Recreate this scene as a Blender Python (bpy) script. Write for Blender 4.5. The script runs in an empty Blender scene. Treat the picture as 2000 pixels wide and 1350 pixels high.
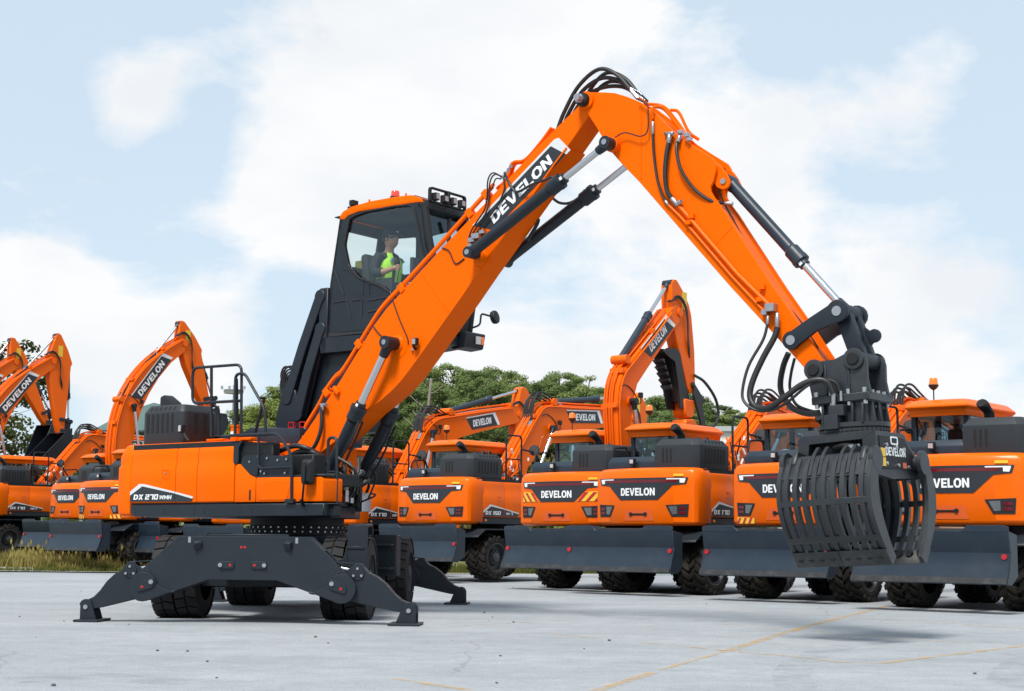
import bpy, bmesh, math, random
from mathutils import Vector, Matrix

sc = bpy.context.scene
COL = sc.collection
rnd = random.Random(7)

# ------------------------------------------------------------------ camera
CAM_H = 1.06
cam_data = bpy.data.cameras.new('camera')
cam_data.sensor_width = 36.0
cam_data.sensor_fit = 'HORIZONTAL'
cam_data.lens = 2976.0 / 2000.0 * 36.0
cam_data.clip_start = 0.1
cam_data.clip_end = 6000.0
camera = bpy.data.objects.new('camera', cam_data)
COL.objects.link(camera)
_p, _r = math.atan(375.0 / 2976.0), math.radians(0.5)
_fw = Vector((0, math.cos(_p), math.sin(_p)))
_up = Vector((0, -math.sin(_p), math.cos(_p)))
_rt = Vector((1, 0, 0))
_R = _rt * math.cos(_r) + _up * math.sin(_r)
_U = _up * math.cos(_r) - _rt * math.sin(_r)
_m = Matrix((( _R.x, _U.x, -_fw.x, 0), (_R.y, _U.y, -_fw.y, 0), (_R.z, _U.z, -_fw.z, CAM_H), (0, 0, 0, 1)))
camera.matrix_world = _m
sc.camera = camera

# ------------------------------------------------------------------ sky, sun, exposure
SUN_AZ = math.radians(-157.0)      # compass from +Y, clockwise seen from above is positive x
SUN_EL = math.radians(57.0)
sun_dir = Vector((math.sin(SUN_AZ) * math.cos(SUN_EL), math.cos(SUN_AZ) * math.cos(SUN_EL), math.sin(SUN_EL)))

world = bpy.data.worlds.new('World')
sc.world = world
world.use_nodes = True
wt = world.node_tree
wt.nodes.clear()


def wn(kind, **kw):
    n = wt.nodes.new(kind)
    for k, v in kw.items():
        setattr(n, k, v)
    return n


w_out = wn('ShaderNodeOutputWorld')
w_bg = wn('ShaderNodeBackground')
w_sky = wn('ShaderNodeTexSky', sky_type='NISHITA', sun_disc=False, sun_elevation=SUN_EL, sun_rotation=SUN_AZ,
           air_density=1.0, dust_density=0.6, ozone_density=1.0)
w_geo = wn('ShaderNodeTexCoord')
w_map = wn('ShaderNodeMapping')
w_map.inputs['Scale'].default_value = (1.0, 1.0, 1.75)
w_map.inputs['Location'].default_value = (0.36, 0.0, 0.13)
wt.links.new(w_geo.outputs['Generated'], w_map.inputs['Vector'])
w_n1 = wn('ShaderNodeTexNoise')
w_n1.inputs['Scale'].default_value = 6.2
w_n1.inputs['Detail'].default_value = 9.0
w_n1.inputs['Roughness'].default_value = 0.58
w_n1.inputs['Distortion'].default_value = 0.15
w_n2 = wn('ShaderNodeTexNoise')
w_n2.inputs['Scale'].default_value = 2.1
w_n2.inputs['Detail'].default_value = 3.0
wt.links.new(w_map.outputs[0], w_n1.inputs['Vector'])
wt.links.new(w_map.outputs[0], w_n2.inputs['Vector'])
w_a1 = wn('ShaderNodeMath', operation='MULTIPLY_ADD')
wt.links.new(w_n1.outputs['Fac'], w_a1.inputs[0])
w_a1.inputs[1].default_value = 1.7
w_a1.inputs[2].default_value = -0.87
w_add = wn('ShaderNodeMath', operation='MULTIPLY_ADD')
wt.links.new(w_n2.outputs['Fac'], w_add.inputs[0])
w_add.inputs[1].default_value = 0.8
wt.links.new(w_a1.outputs[0], w_add.inputs[2])
w_map3 = wn('ShaderNodeMapping')
w_map3.inputs['Location'].default_value = (1.7, 0.3, 0.9)
w_map3.inputs['Scale'].default_value = (1.0, 1.0, 2.0)
wt.links.new(w_geo.outputs['Generated'], w_map3.inputs['Vector'])
w_n3 = wn('ShaderNodeTexNoise')
w_n3.inputs['Scale'].default_value = 7.0
w_n3.inputs['Detail'].default_value = 7.0
w_n3.inputs['Roughness'].default_value = 0.5
wt.links.new(w_map3.outputs[0], w_n3.inputs['Vector'])
# cloud banks: where cumulus is heaped up in this sky (direction, reach, weight)
last = w_add.outputs[0]
for (cdir, reach, wgt) in (((-0.075, 0.955, 0.295), .17, .40), ((-0.10, 0.962, 0.235), .11, .34), ((-0.238, 0.931, 0.272), .052, .52), ((0.150, 0.959, 0.243), .080, .42), ((0.255, 0.921, 0.290), .085, .36), ((0.19, 0.93, 0.275), .05, .26),
                           ((-0.305, 0.945, 0.150), .070, .46), ((0.060, 0.945, 0.325), .13, .26), ((0.080, 0.976, 0.185), .13, .32), ((0.275, 0.953, 0.135), .12, .36), ((-0.255, 0.96, 0.112), .065, .46), ((-0.195, 0.97, 0.118), .060, .46), ((-0.02, 0.985, 0.12), .07, .30), ((0.10, 0.98, 0.10), .08, .28), ((0.20, 0.96, 0.09), .10, .26), ((-0.16, 0.97, 0.20), .05, .20)):
    vm_ = wn('ShaderNodeVectorMath', operation='DISTANCE')
    wt.links.new(w_geo.outputs['Generated'], vm_.inputs[0])
    vm_.inputs[1].default_value = cdir
    mr_ = wn('ShaderNodeMapRange', interpolation_type='SMOOTHSTEP')
    mr_.inputs['From Min'].default_value = 0.0
    mr_.inputs['From Max'].default_value = reach
    mr_.inputs['To Min'].default_value = wgt
    mr_.inputs['To Max'].default_value = 0.0
    wt.links.new(vm_.outputs['Value'], mr_.inputs['Value'])
    ad_ = wn('ShaderNodeMath', operation='ADD')
    wt.links.new(last, ad_.inputs[0])
    wt.links.new(mr_.outputs[0], ad_.inputs[1])
    last = ad_.outputs[0]
w_sum = last
w_ramp = wn('ShaderNodeValToRGB')
w_ramp.color_ramp.elements[0].position = 0.39
w_ramp.color_ramp.elements[0].color = (0.05, 0.05, 0.05, 1)
w_ramp.color_ramp.elements[1].position = 0.62
w_ramp.color_ramp.elements[1].color = (0.97, 0.97, 0.97, 1)
wt.links.new(w_sum, w_ramp.inputs['Fac'])
# cloud body: bright tops, slightly grey-blue bellies where the cloud is thickest
w_shade = wn('ShaderNodeValToRGB')
w_shade.color_ramp.elements[0].position = 0.44
w_shade.color_ramp.elements[0].color = (6.75, 6.8, 6.85, 1)
w_shade.color_ramp.elements[1].position = 0.68
w_shade.color_ramp.elements[1].color = (5.95, 6.15, 6.4, 1)
wt.links.new(w_n3.outputs['Fac'], w_shade.inputs['Fac'])
w_tint = wn('ShaderNodeMix', data_type='RGBA', blend_type='MIX')
w_tint.inputs['Factor'].default_value = 0.80
w_tint.inputs['B'].default_value = (4.75, 5.75, 6.6, 1)      # thin bright haze veil over the blue
wt.links.new(w_sky.outputs[0], w_tint.inputs['A'])
w_mix = wn('ShaderNodeMix', data_type='RGBA', blend_type='MIX')
wt.links.new(w_ramp.outputs[0], w_mix.inputs['Factor'])
wt.links.new(w_tint.outputs['Result'], w_mix.inputs['A'])
wt.links.new(w_shade.outputs[0], w_mix.inputs['B'])
wt.links.new(w_mix.outputs['Result'], w_bg.inputs['Color'])
w_bg.inputs['Strength'].default_value = 0.10
wt.links.new(w_bg.outputs[0], w_out.inputs['Surface'])

sun_data = bpy.data.lights.new('sun', 'SUN')
sun_data.energy = 3.1
sun_data.angle = math.radians(16)
sun_data.color = (1.0, 0.955, 0.89)
sun = bpy.data.objects.new('sun', sun_data)
COL.objects.link(sun)
sun.rotation_euler = (-sun_dir).to_track_quat('-Z', 'Y').to_euler()

sc.view_settings.view_transform = 'Standard'
sc.view_settings.look = 'None'
sc.view_settings.exposure = 0.55
sc.view_settings.gamma = 1.0
sc.view_settings.use_curve_mapping = False
sc.render.engine = 'CYCLES'
sc.cycles.use_denoising = True
sc.cycles.max_bounces = 8
sc.cycles.transparent_max_bounces = 24
sc.cycles.caustics_reflective = False
sc.cycles.caustics_refractive = False


# ------------------------------------------------------------------ materials
def mat(name, col, rough=0.5, metal=0.0, var=0.06, vscale=3.0, bump=0.0, bscale=60.0, coat=0.0, spec=0.5,
        emis=None, dirt=None, dirt_amt=0.0, dirt_scale=1.2, alpha=None, trans=None, fine=0.0):
    m = bpy.data.materials.new(name)
    m.use_nodes = True
    nt = m.node_tree
    b = nt.nodes['Principled BSDF']
    b.inputs['Base Color'].default_value = (*col, 1)
    b.inputs['Roughness'].default_value = rough
    b.inputs['Metallic'].default_value = metal
    b.inputs['Specular IOR Level'].default_value = spec
    b.inputs['Coat Weight'].default_value = coat
    b.inputs['Coat Roughness'].default_value = 0.12
    tc = nt.nodes.new('ShaderNodeTexCoord')
    if var > 0:
        n = nt.nodes.new('ShaderNodeTexNoise')
        n.inputs['Scale'].default_value = vscale
        n.inputs['Detail'].default_value = 6
        nt.links.new(tc.outputs['Object'], n.inputs['Vector'])
        mx = nt.nodes.new('ShaderNodeMix')
        mx.data_type = 'RGBA'
        mx.inputs['A'].default_value = (*[c * (1 - var) for c in col], 1)
        mx.inputs['B'].default_value = (*[min(1, c * (1 + var)) for c in col], 1)
        nt.links.new(n.outputs['Fac'], mx.inputs['Factor'])
        last = mx.outputs['Result']
        if dirt is not None:
            n2 = nt.nodes.new('ShaderNodeTexNoise')
            n2.inputs['Scale'].default_value = dirt_scale
            n2.inputs['Detail'].default_value = 8
            n2.inputs['Roughness'].default_value = 0.65
            nt.links.new(tc.outputs['Object'], n2.inputs['Vector'])
            rp = nt.nodes.new('ShaderNodeValToRGB')
            rp.color_ramp.elements[0].position = 0.45
            rp.color_ramp.elements[0].color = (0, 0, 0, 1)
            rp.color_ramp.elements[1].position = 0.75
            rp.color_ramp.elements[1].color = (dirt_amt, dirt_amt, dirt_amt, 1)
            nt.links.new(n2.outputs['Fac'], rp.inputs['Fac'])
            m2 = nt.nodes.new('ShaderNodeMix')
            m2.data_type = 'RGBA'
            nt.links.new(rp.outputs['Color'], m2.inputs['Factor'])
            nt.links.new(last, m2.inputs['A'])
            m2.inputs['B'].default_value = (*dirt, 1)
            last = m2.outputs['Result']
        nt.links.new(last, b.inputs['Base Color'])
        mr = nt.nodes.new('ShaderNodeMapRange')
        mr.inputs['To Min'].default_value = max(0.0, rough - 0.06)
        mr.inputs['To Max'].default_value = min(1.0, rough + 0.08)
        nt.links.new(n.outputs['Fac'], mr.inputs['Value'])
        nt.links.new(mr.outputs[0], b.inputs['Roughness'])
    if bump > 0:
        nb = nt.nodes.new('ShaderNodeTexNoise')
        nb.inputs['Scale'].default_value = bscale
        nb.inputs['Detail'].default_value = 4
        nt.links.new(tc.outputs['Object'], nb.inputs['Vector'])
        bp = nt.nodes.new('ShaderNodeBump')
        bp.inputs['Strength'].default_value = bump
        bp.inputs['Distance'].default_value = 0.01
        nt.links.new(nb.outputs['Fac'], bp.inputs['Height'])
        nt.links.new(bp.outputs[0], b.inputs['Normal'])
    if emis:
        b.inputs['Emission Color'].default_value = (*col, 1)
        b.inputs['Emission Strength'].default_value = emis
    return m


def glass_mat(name, tint, trans=0.75, rough=0.02):
    m = bpy.data.materials.new(name)
    m.use_nodes = True
    nt = m.node_tree
    nt.nodes.clear()
    out = nt.nodes.new('ShaderNodeOutputMaterial')
    tr = nt.nodes.new('ShaderNodeBsdfTransparent')
    tr.inputs['Color'].default_value = (*tint, 1)
    gl = nt.nodes.new('ShaderNodeBsdfGlossy')
    gl.inputs['Roughness'].default_value = rough
    gl.inputs['Color'].default_value = (0.9, 0.95, 1.0, 1)
    lw = nt.nodes.new('ShaderNodeLayerWeight')
    lw.inputs['Blend'].default_value = 0.5
    pw = nt.nodes.new('ShaderNodeMath')
    pw.operation = 'POWER'
    nt.links.new(lw.outputs['Facing'], pw.inputs[0])
    pw.inputs[1].default_value = 4.0
    fr = nt.nodes.new('ShaderNodeMath')
    fr.operation = 'MULTIPLY_ADD'
    nt.links.new(pw.outputs[0], fr.inputs[0])
    fr.inputs[1].default_value = 0.55
    fr.inputs[2].default_value = 0.035
    mx = nt.nodes.new('ShaderNodeMixShader')
    nt.links.new(fr.outputs[0], mx.inputs[0])
    nt.links.new(tr.outputs[0], mx.inputs[1])
    nt.links.new(gl.outputs[0], mx.inputs[2])
    nt.links.new(mx.outputs[0], out.inputs['Surface'])
    return m


ORANGE = mat('orange_paint', (0.86, 0.124, 0.0005), 0.36, var=0.035, vscale=1.3, coat=0.03, spec=0.04, bump=0.05, bscale=3.5, dirt=(0.80, 0.135, 0.004), dirt_amt=0.5, dirt_scale=0.9)
ORANGE2 = mat('orange_paint_parked', (0.83, 0.128, 0.002), 0.34, var=0.05, vscale=2.2, coat=0.16, spec=0.10, bump=0.02, bscale=25,
              dirt=(0.66, 0.135, 0.012), dirt_amt=0.3)
GREY = mat('charcoal_paint', (0.0078, 0.0135, 0.0210), 0.46, var=0.12, vscale=2.5, bump=0.08, bscale=160, spec=0.42,
           dirt=(0.021, 0.028, 0.035), dirt_amt=0.40, dirt_scale=1.6)
GREY_COARSE = mat('dark_textured_plastic', (0.007, 0.009, 0.011), 0.58, var=0.12, vscale=4, bump=0.35, bscale=220, spec=0.4)
BLUEGREY = mat('slate_grey_paint', (0.0125, 0.0245, 0.041), 0.38, var=0.12, vscale=1.8, bump=0.08, bscale=120, spec=0.45,
               dirt=(0.040, 0.046, 0.053), dirt_amt=0.45, dirt_scale=2.4)
COWL = mat('cowl_plastic', (0.020, 0.0245, 0.030), 0.50, var=0.10, vscale=3, bump=0.15, bscale=200, spec=0.42)
WORN = mat('worn_edge_steel', (0.020, 0.022, 0.024), 0.45, var=0.3, vscale=8, spec=0.5, dirt=(0.10, 0.10, 0.10), dirt_amt=0.45, dirt_scale=7.0)
GRAPPLE = mat('grapple_paint', (0.0165, 0.021, 0.026), 0.42, var=0.18, vscale=5, bump=0.12, bscale=90, spec=0.5,
              dirt=(0.05, 0.052, 0.055), dirt_amt=0.5, dirt_scale=4.0)
BLACK = mat('black_rubber_hose', (0.012, 0.012, 0.013), 0.45, var=0.1, spec=0.5)
TYRE = mat('tyre_rubber', (0.011, 0.011, 0.012), 0.72, var=0.25, vscale=6, bump=0.25, bscale=90, spec=0.35,
           dirt=(0.032, 0.03, 0.028), dirt_amt=0.4, dirt_scale=4)
TYRE_DUSTY = mat('dusty_tyre_rubber', (0.014, 0.0125, 0.011), 0.8, var=0.25, vscale=6, bump=0.25, bscale=90, spec=0.25,
                 dirt=(0.075, 0.062, 0.05), dirt_amt=0.55, dirt_scale=3)
RIM = mat('rim_paint', (0.030, 0.034, 0.040), 0.45, var=0.12, spec=0.5)
CHROME = mat('chrome_rod', (0.62, 0.63, 0.65), 0.16, metal=1.0, var=0.04, vscale=20)
STEEL = mat('zinc_steel', (0.42, 0.43, 0.45), 0.33, metal=0.9, var=0.15, vscale=30)
WHITE = mat('white_lettering', (0.80, 0.81, 0.82), 0.4, var=0.02)
SILVER = mat('silver_trim', (0.62, 0.64, 0.66), 0.35, var=0.03)
DECAL = mat('decal_charcoal', (0.016, 0.021, 0.028), 0.42, var=0.05, vscale=3)
RED = mat('red_reflector', (0.45, 0.012, 0.02), 0.25, var=0.08, vscale=10)
DARKRED = mat('red_lamp_lens', (0.13, 0.006, 0.012), 0.15, var=0.1, vscale=15)
YELLOW = mat('yellow_sticker', (0.78, 0.50, 0.03), 0.45, var=0.05)
AMBER = mat('amber_lens', (0.85, 0.20, 0.01), 0.18, var=0.05, coat=0.5)
LAMP = mat('lamp_lens', (0.55, 0.52, 0.52), 0.12, metal=0.4, var=0.25, vscale=60)
LAMP_PINK = mat('work_lamp_lens', (0.42, 0.33, 0.32), 0.15, metal=0.3, var=0.3, vscale=80)
DARK = mat('dark_opening', (0.006, 0.006, 0.007), 0.8, var=0.0)
GLASS = glass_mat('cab_glass', (0.93, 0.97, 0.965))
GLASS_DARK = glass_mat('tinted_glass', (0.72, 0.83, 0.87))
INTERIOR = mat('cab_interior', (0.020, 0.021, 0.023), 0.7, var=0.2, vscale=5)
SEAT = mat('seat_fabric', (0.035, 0.037, 0.04), 0.85, var=0.2, vscale=8)


# ------------------------------------------------------------------ mesh builder; coordinates are (u forward, v right, w up)
class MB:
    def __init__(self):
        self.bm = bmesh.new()

    def V(self, p):
        return self.bm.verts.new((p[0], -p[1], p[2]))

    def face(self, pts):
        return self.bm.faces.new([self.V(p) for p in pts])

    def prism(self, pts, a, b, plane='uw'):
        """extrude a 2-D outline from a to b along the axis missing from plane"""
        def mp(p, t):
            if plane == 'uw':
                return (p[0], t, p[1])
            if plane == 'vw':
                return (t, p[0], p[1])
            return (p[0], p[1], t)
        lo = [self.V(mp(p, a)) for p in pts]
        hi = [self.V(mp(p, b)) for p in pts]
        n = len(pts)
        self.bm.faces.new(lo)
        self.bm.faces.new(list(reversed(hi)))
        for i in range(n):
            j = (i + 1) % n
            self.bm.faces.new((lo[i], lo[j], hi[j], hi[i]))
        return self

    def ring(self, outer, inner, a, b, plane='uw'):
        """frame between two outlines with the same number of points"""
        n = len(outer)
        for i in range(n):
            j = (i + 1) % n
            self.prism([outer[i], outer[j], inner[j], inner[i]], a, b, plane)
        return self

    def box(self, u0, u1, v0, v1, w0, w1):
        return self.prism([(u0, w0), (u1, w0), (u1, w1), (u0, w1)], v0, v1)

    def loft(self, rings, caps=True, closed=True):
        vs = [[self.V(p) for p in r] for r in rings]
        n = len(vs[0])
        for k in range(len(vs) - 1):
            for i in range(n if closed else n - 1):
                j = (i + 1) % n
                self.bm.faces.new((vs[k][i], vs[k][j], vs[k + 1][j], vs[k + 1][i]))
        if caps and closed:
            self.bm.faces.new(list(reversed(vs[0])))
            self.bm.faces.new(vs[-1])
        return self

    def cyl(self, p0, p1, r0, r1=None, n=16, caps=True):
        r1 = r0 if r1 is None else r1
        p0, p1 = Vector(p0), Vector(p1)
        d = (p1 - p0).normalized()
        a = d.orthogonal().normalized()
        b = d.cross(a)
        rr = []
        for p, r in ((p0, r0), (p1, r1)):
            rr.append([p + (a * math.cos(t) + b * math.sin(t)) * r for t in [2 * math.pi * i / n for i in range(n)]])
        return self.loft(rr, caps)

    def stack(self, p0, p1, prof, n=16):
        """lathe along p0->p1; prof = [(t along in metres, radius)]"""
        p0, p1 = Vector(p0), Vector(p1)
        d = (p1 - p0).normalized()
        a = d.orthogonal().normalized()
        b = d.cross(a)
        rings = [[p0 + d * t + (a * math.cos(q) + b * math.sin(q)) * max(r, 1e-4) for q in [2 * math.pi * i / n for i in range(n)]]
                 for t, r in prof]
        return self.loft(rings, True)

    def tube(self, pts, r, n=8, sub=6, smooth=True):
        pts = [Vector(p) for p in pts]
        if smooth and len(pts) > 2:
            q = [pts[0] * 2 - pts[1]] + pts + [pts[-1] * 2 - pts[-2]]
            out = []
            for i in range(1, len(q) - 2):
                for k in range(sub):
                    t = k / sub
                    p0, p1, p2, p3 = q[i - 1], q[i], q[i + 1], q[i + 2]
                    out.append(0.5 * ((2 * p1) + (p2 - p0) * t + (2 * p0 - 5 * p1 + 4 * p2 - p3) * t * t + (3 * p1 - p0 - 3 * p2 + p3) * t ** 3))
            out.append(pts[-1])
            pts = out
        rings = []
        prev = None
        for i, p in enumerate(pts):
            d = (pts[min(i + 1, len(pts) - 1)] - pts[max(i - 1, 0)]).normalized()
            a = (prev - d * prev.dot(d)) if prev is not None else d.orthogonal()
            if a.length < 1e-5:
                a = d.orthogonal()
            a.normalize()
            prev = a
            b = d.cross(a)
            rings.append([p + (a * math.cos(t) + b * math.sin(t)) * r for t in [2 * math.pi * k / n for k in range(n)]])
        return self.loft(rings, True)

    def pipe(self, pts, r, n=8, bend=0.06):
        """bent metal tube: straight runs with rounded corners"""
        P = [Vector(p) for p in pts]
        out = [P[0]]
        for i in range(1, len(P) - 1):
            a, b, c = P[i - 1], P[i], P[i + 1]
            e = min(bend, (a - b).length * 0.45, (c - b).length * 0.45)
            s, t = b + (a - b).normalized() * e, b + (c - b).normalized() * e
            for k in range(5):
                q = k / 4
                out.append(s * (1 - q) ** 2 + b * 2 * q * (1 - q) + t * q * q)
        out.append(P[-1])
        return self.tube(out, r, n, smooth=False)

    def ball(self, c, r, n=12, m=8, scale=(1, 1, 1)):
        rings = []
        for k in range(m + 1):
            t = -math.pi / 2 + math.pi * k / m
            rr = max(math.cos(t), 0.02)
            rings.append([(c[0] + r * rr * math.cos(q) * scale[0], c[1] + r * rr * math.sin(q) * scale[1], c[2] + r * math.sin(t) * scale[2])
                          for q in [2 * math.pi * i / n for i in range(n)]])
        return self.loft(rings, True)

    def rbox(self, u0, u1, v0, v1, w0, w1, r=0.05, n=4):
        """box with vertical edges rounded in plan"""
        pl = rounded([(u0, v0), (u1, v0), (u1, v1), (u0, v1)], r, n)
        return self.prism(pl, w0, w1, 'uv')

    def mesh(self, name, bevel=0.0, seg=1, smooth=38):
        bm = self.bm
        bmesh.ops.recalc_face_normals(bm, faces=bm.faces[:])
        if bevel > 0:
            es = [e for e in bm.edges if len(e.link_faces) == 2 and e.calc_face_angle(0) > 0.5]
            bmesh.ops.bevel(bm, geom=es, offset=bevel, offset_type='OFFSET', segments=seg, profile=0.6, affect='EDGES', clamp_overlap=True)
        lim = math.radians(smooth)
        for f in bm.faces:
            f.smooth = True
        for e in bm.edges:
            if len(e.link_faces) != 2 or e.calc_face_angle(0) > lim:
                e.smooth = False
        me = bpy.data.meshes.new(name)
        bm.to_mesh(me)
        bm.free()
        return me

    def islands(self, tol=0.012):
        """groups of connected faces; groups whose boxes touch stay one piece"""
        bm = self.bm
        bm.verts.ensure_lookup_table()
        seen, comps = set(), []
        for v in bm.verts:
            if v in seen:
                continue
            st, comp = [v], []
            seen.add(v)
            while st:
                q = st.pop()
                comp.append(q)
                for e in q.link_edges:
                    o = e.other_vert(q)
                    if o not in seen:
                        seen.add(o)
                        st.append(o)
            comps.append(comp)
        return comps

    def build(self, name, material, parent=None, bevel=0.0, seg=1, smooth=38, rz=0.0, loc=(0, 0, 0), split=False, stuff=False):
        if split:
            comps = self.islands()
            objs = []
            for comp in comps:
                idx = {v: i for i, v in enumerate(comp)}
                faces = {f for v in comp for f in v.link_faces}
                m2 = MB()
                vs = [m2.bm.verts.new(v.co) for v in comp]
                for f in faces:
                    m2.bm.faces.new([vs[idx[v]] for v in f.verts])
                objs.append(m2.build(name, material, parent, bevel, seg, smooth, rz, loc))
            self.bm.free()
            return objs[0]
        me = self.mesh(name, bevel, seg, smooth)
        me.materials.append(material)
        o = link(name, me, parent, rz, loc)
        if stuff:
            o['kind'] = 'stuff'
        return o


def link(name, me, parent=None, rz=0.0, loc=(0, 0, 0)):
    o = bpy.data.objects.new(name, me)
    COL.objects.link(o)
    if parent is not None:
        o.parent = parent
    o.rotation_euler = (0, 0, rz)
    o.location = loc
    return o


def rounded(pts, r, n=4):
    out = []
    m = len(pts)
    for i in range(m):
        a, b, c = Vector(pts[i - 1]), Vector(pts[i]), Vector(pts[(i + 1) % m])
        e = min(r, (a - b).length * 0.48, (c - b).length * 0.48)
        s, t = b + (a - b).normalized() * e, b + (c - b).normalized() * e
        for k in range(n + 1):
            q = k / n
            p = s * (1 - q) ** 2 + b * 2 * q * (1 - q) + t * q * q
            out.append((p.x, p.y))
    return out


def circle(cx, cy, r, n=16, a0=0.0, a1=360.0):
    full = abs(a1 - a0) >= 359.9
    k = n if full else n + 1
    return [(cx + r * math.cos(math.radians(a0 + (a1 - a0) * i / n)), cy + r * math.sin(math.radians(a0 + (a1 - a0) * i / n))) for i in range(k)]


def empty(name, loc, rz=0.0, label=None, category=None, group=None):
    o = bpy.data.objects.new(name, None)
    COL.objects.link(o)
    o.location = loc
    o.rotation_euler = (0, 0, rz)
    o.empty_display_size = 0.3
    tag(o, label, category, group)
    return o


def tag(o, label=None, category=None, group=None, kind=None):
    if label:
        o['label'] = label
    if category:
        o['category'] = category
    if group:
        o['group'] = group
    if kind:
        o['kind'] = kind
    return o


# ------------------------------------------------------------------ block lettering
def _q(x0, y0, x1, y1):
    return [(x0, y0), (x1, y0), (x1, y1), (x0, y1)]


def _ring(o, i):
    return [[o[k], o[(k + 1) % len(o)], i[(k + 1) % len(i)], i[k]] for k in range(len(o))]


_T = 0.23
GLYPH = {
    'D': (0.80, _ring([(0, 0), (.52, 0), (.80, .26), (.80, .74), (.52, 1), (0, 1)], [(.25, .2), (.45, .2), (.55, .34), (.55, .66), (.45, .8), (.25, .8)])),
    'O': (0.90, _ring([(.26, 0), (.64, 0), (.90, .28), (.90, .72), (.64, 1), (.26, 1), (0, .72), (0, .28)], [(.34, .2), (.56, .2), (.65, .36), (.65, .64), (.56, .8), (.34, .8), (.25, .64), (.25, .36)])),
    'E': (0.70, [_q(0, 0, .25, 1), _q(.25, 0, .70, .2), _q(.25, .40, .64, .60), _q(.25, .8, .70, 1)]),
    'L': (0.66, [_q(0, 0, .25, 1), _q(.25, 0, .66, .21)]),
    'V': (0.92, [[(.33, 0), (.46, 0), (.46, .28), (.26, 1), (0, 1)], [(.46, 0), (.59, 0), (.92, 1), (.66, 1), (.46, .28)]]),
    'N': (0.82, [_q(0, 0, .24, 1), _q(.58, 0, .82, 1), [(.24, 1), (.24, .62), (.58, 0), (.58, .38)]]),
    'X': (0.80, [[(0, 0), (.26, 0), (.80, 1), (.54, 1)], [(.54, 0), (.80, 0), (.26, 1), (0, 1)]]),
    'W': (1.15, [[(.18, 0), (.36, 0), (.24, 1), (0, 1)], [(.18, 0), (.36, 0), (.66, 1), (.50, 1)], [(.78, 0), (.96, 0), (.66, 1), (.50, 1)], [(.78, 0), (.96, 0), (1.15, 1), (.91, 1)]]),
    'M': (1.05, [_q(0, 0, .22, 1), _q(.83, 0, 1.05, 1), [(.22, 1), (.22, .68), (.52, .1), (.52, .5)], [(.83, 1), (.83, .68), (.52, .1), (.52, .5)]]),
    'H': (0.80, [_q(0, 0, .23, 1), _q(.57, 0, .80, 1), _q(.23, .4, .57, .6)]),
    'R': (0.78, [_q(0, 0, .23, 1), _q(.23, .8, .78, 1), _q(.55, .55, .78, .8), _q(.23, .40, .78, .55), [(.42, .40), (.62, .40), (.80, 0), (.56, 0)]]),
    '0': (0.74, [_q(0, 0, .22, 1), _q(.52, 0, .74, 1), _q(.22, 0, .52, .2), _q(.22, .8, .52, 1)]),
    '1': (0.34, [_q(.10, 0, .34, 1), _q(0, .8, .10, 1)]),
    '2': (0.74, [_q(0, .8, .74, 1), _q(.52, .42, .74, .8), _q(0, .42, .52, .6), _q(0, 0, .22, .42), _q(.22, 0, .74, .2)]),
    '5': (0.74, [_q(0, .8, .74, 1), _q(0, .42, .22, .8), _q(.22, .42, .74, .6), _q(.52, 0, .74, .42), _q(0, 0, .52, .2)]),
    '7': (0.74, [_q(0, .8, .74, 1), _q(.50, 0, .74, .8)]),
    '-': (0.42, [_q(0, .38, .42, .58)]),
    ' ': (0.35, []),
}


def lettering(text, origin, ex, ey, h, gap=0.10, slant=0.0, width=None):
    """flat print: origin = lower left, ex/ey = unit directions in (u,v,w)"""
    mb = MB()
    O, ex, ey = Vector(origin), Vector(ex).normalized(), Vector(ey).normalized()
    total = sum(GLYPH[c][0] + gap for c in text) - gap
    sx = h if width is None else width / total
    x = 0.0
    for c in text:
        w, polys = GLYPH[c]
        for p in polys:
            mb.face([O + ex * ((x + a) * sx + slant * b * h) + ey * (b * h) for a, b in p])
        x += w + gap
    return mb


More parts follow.
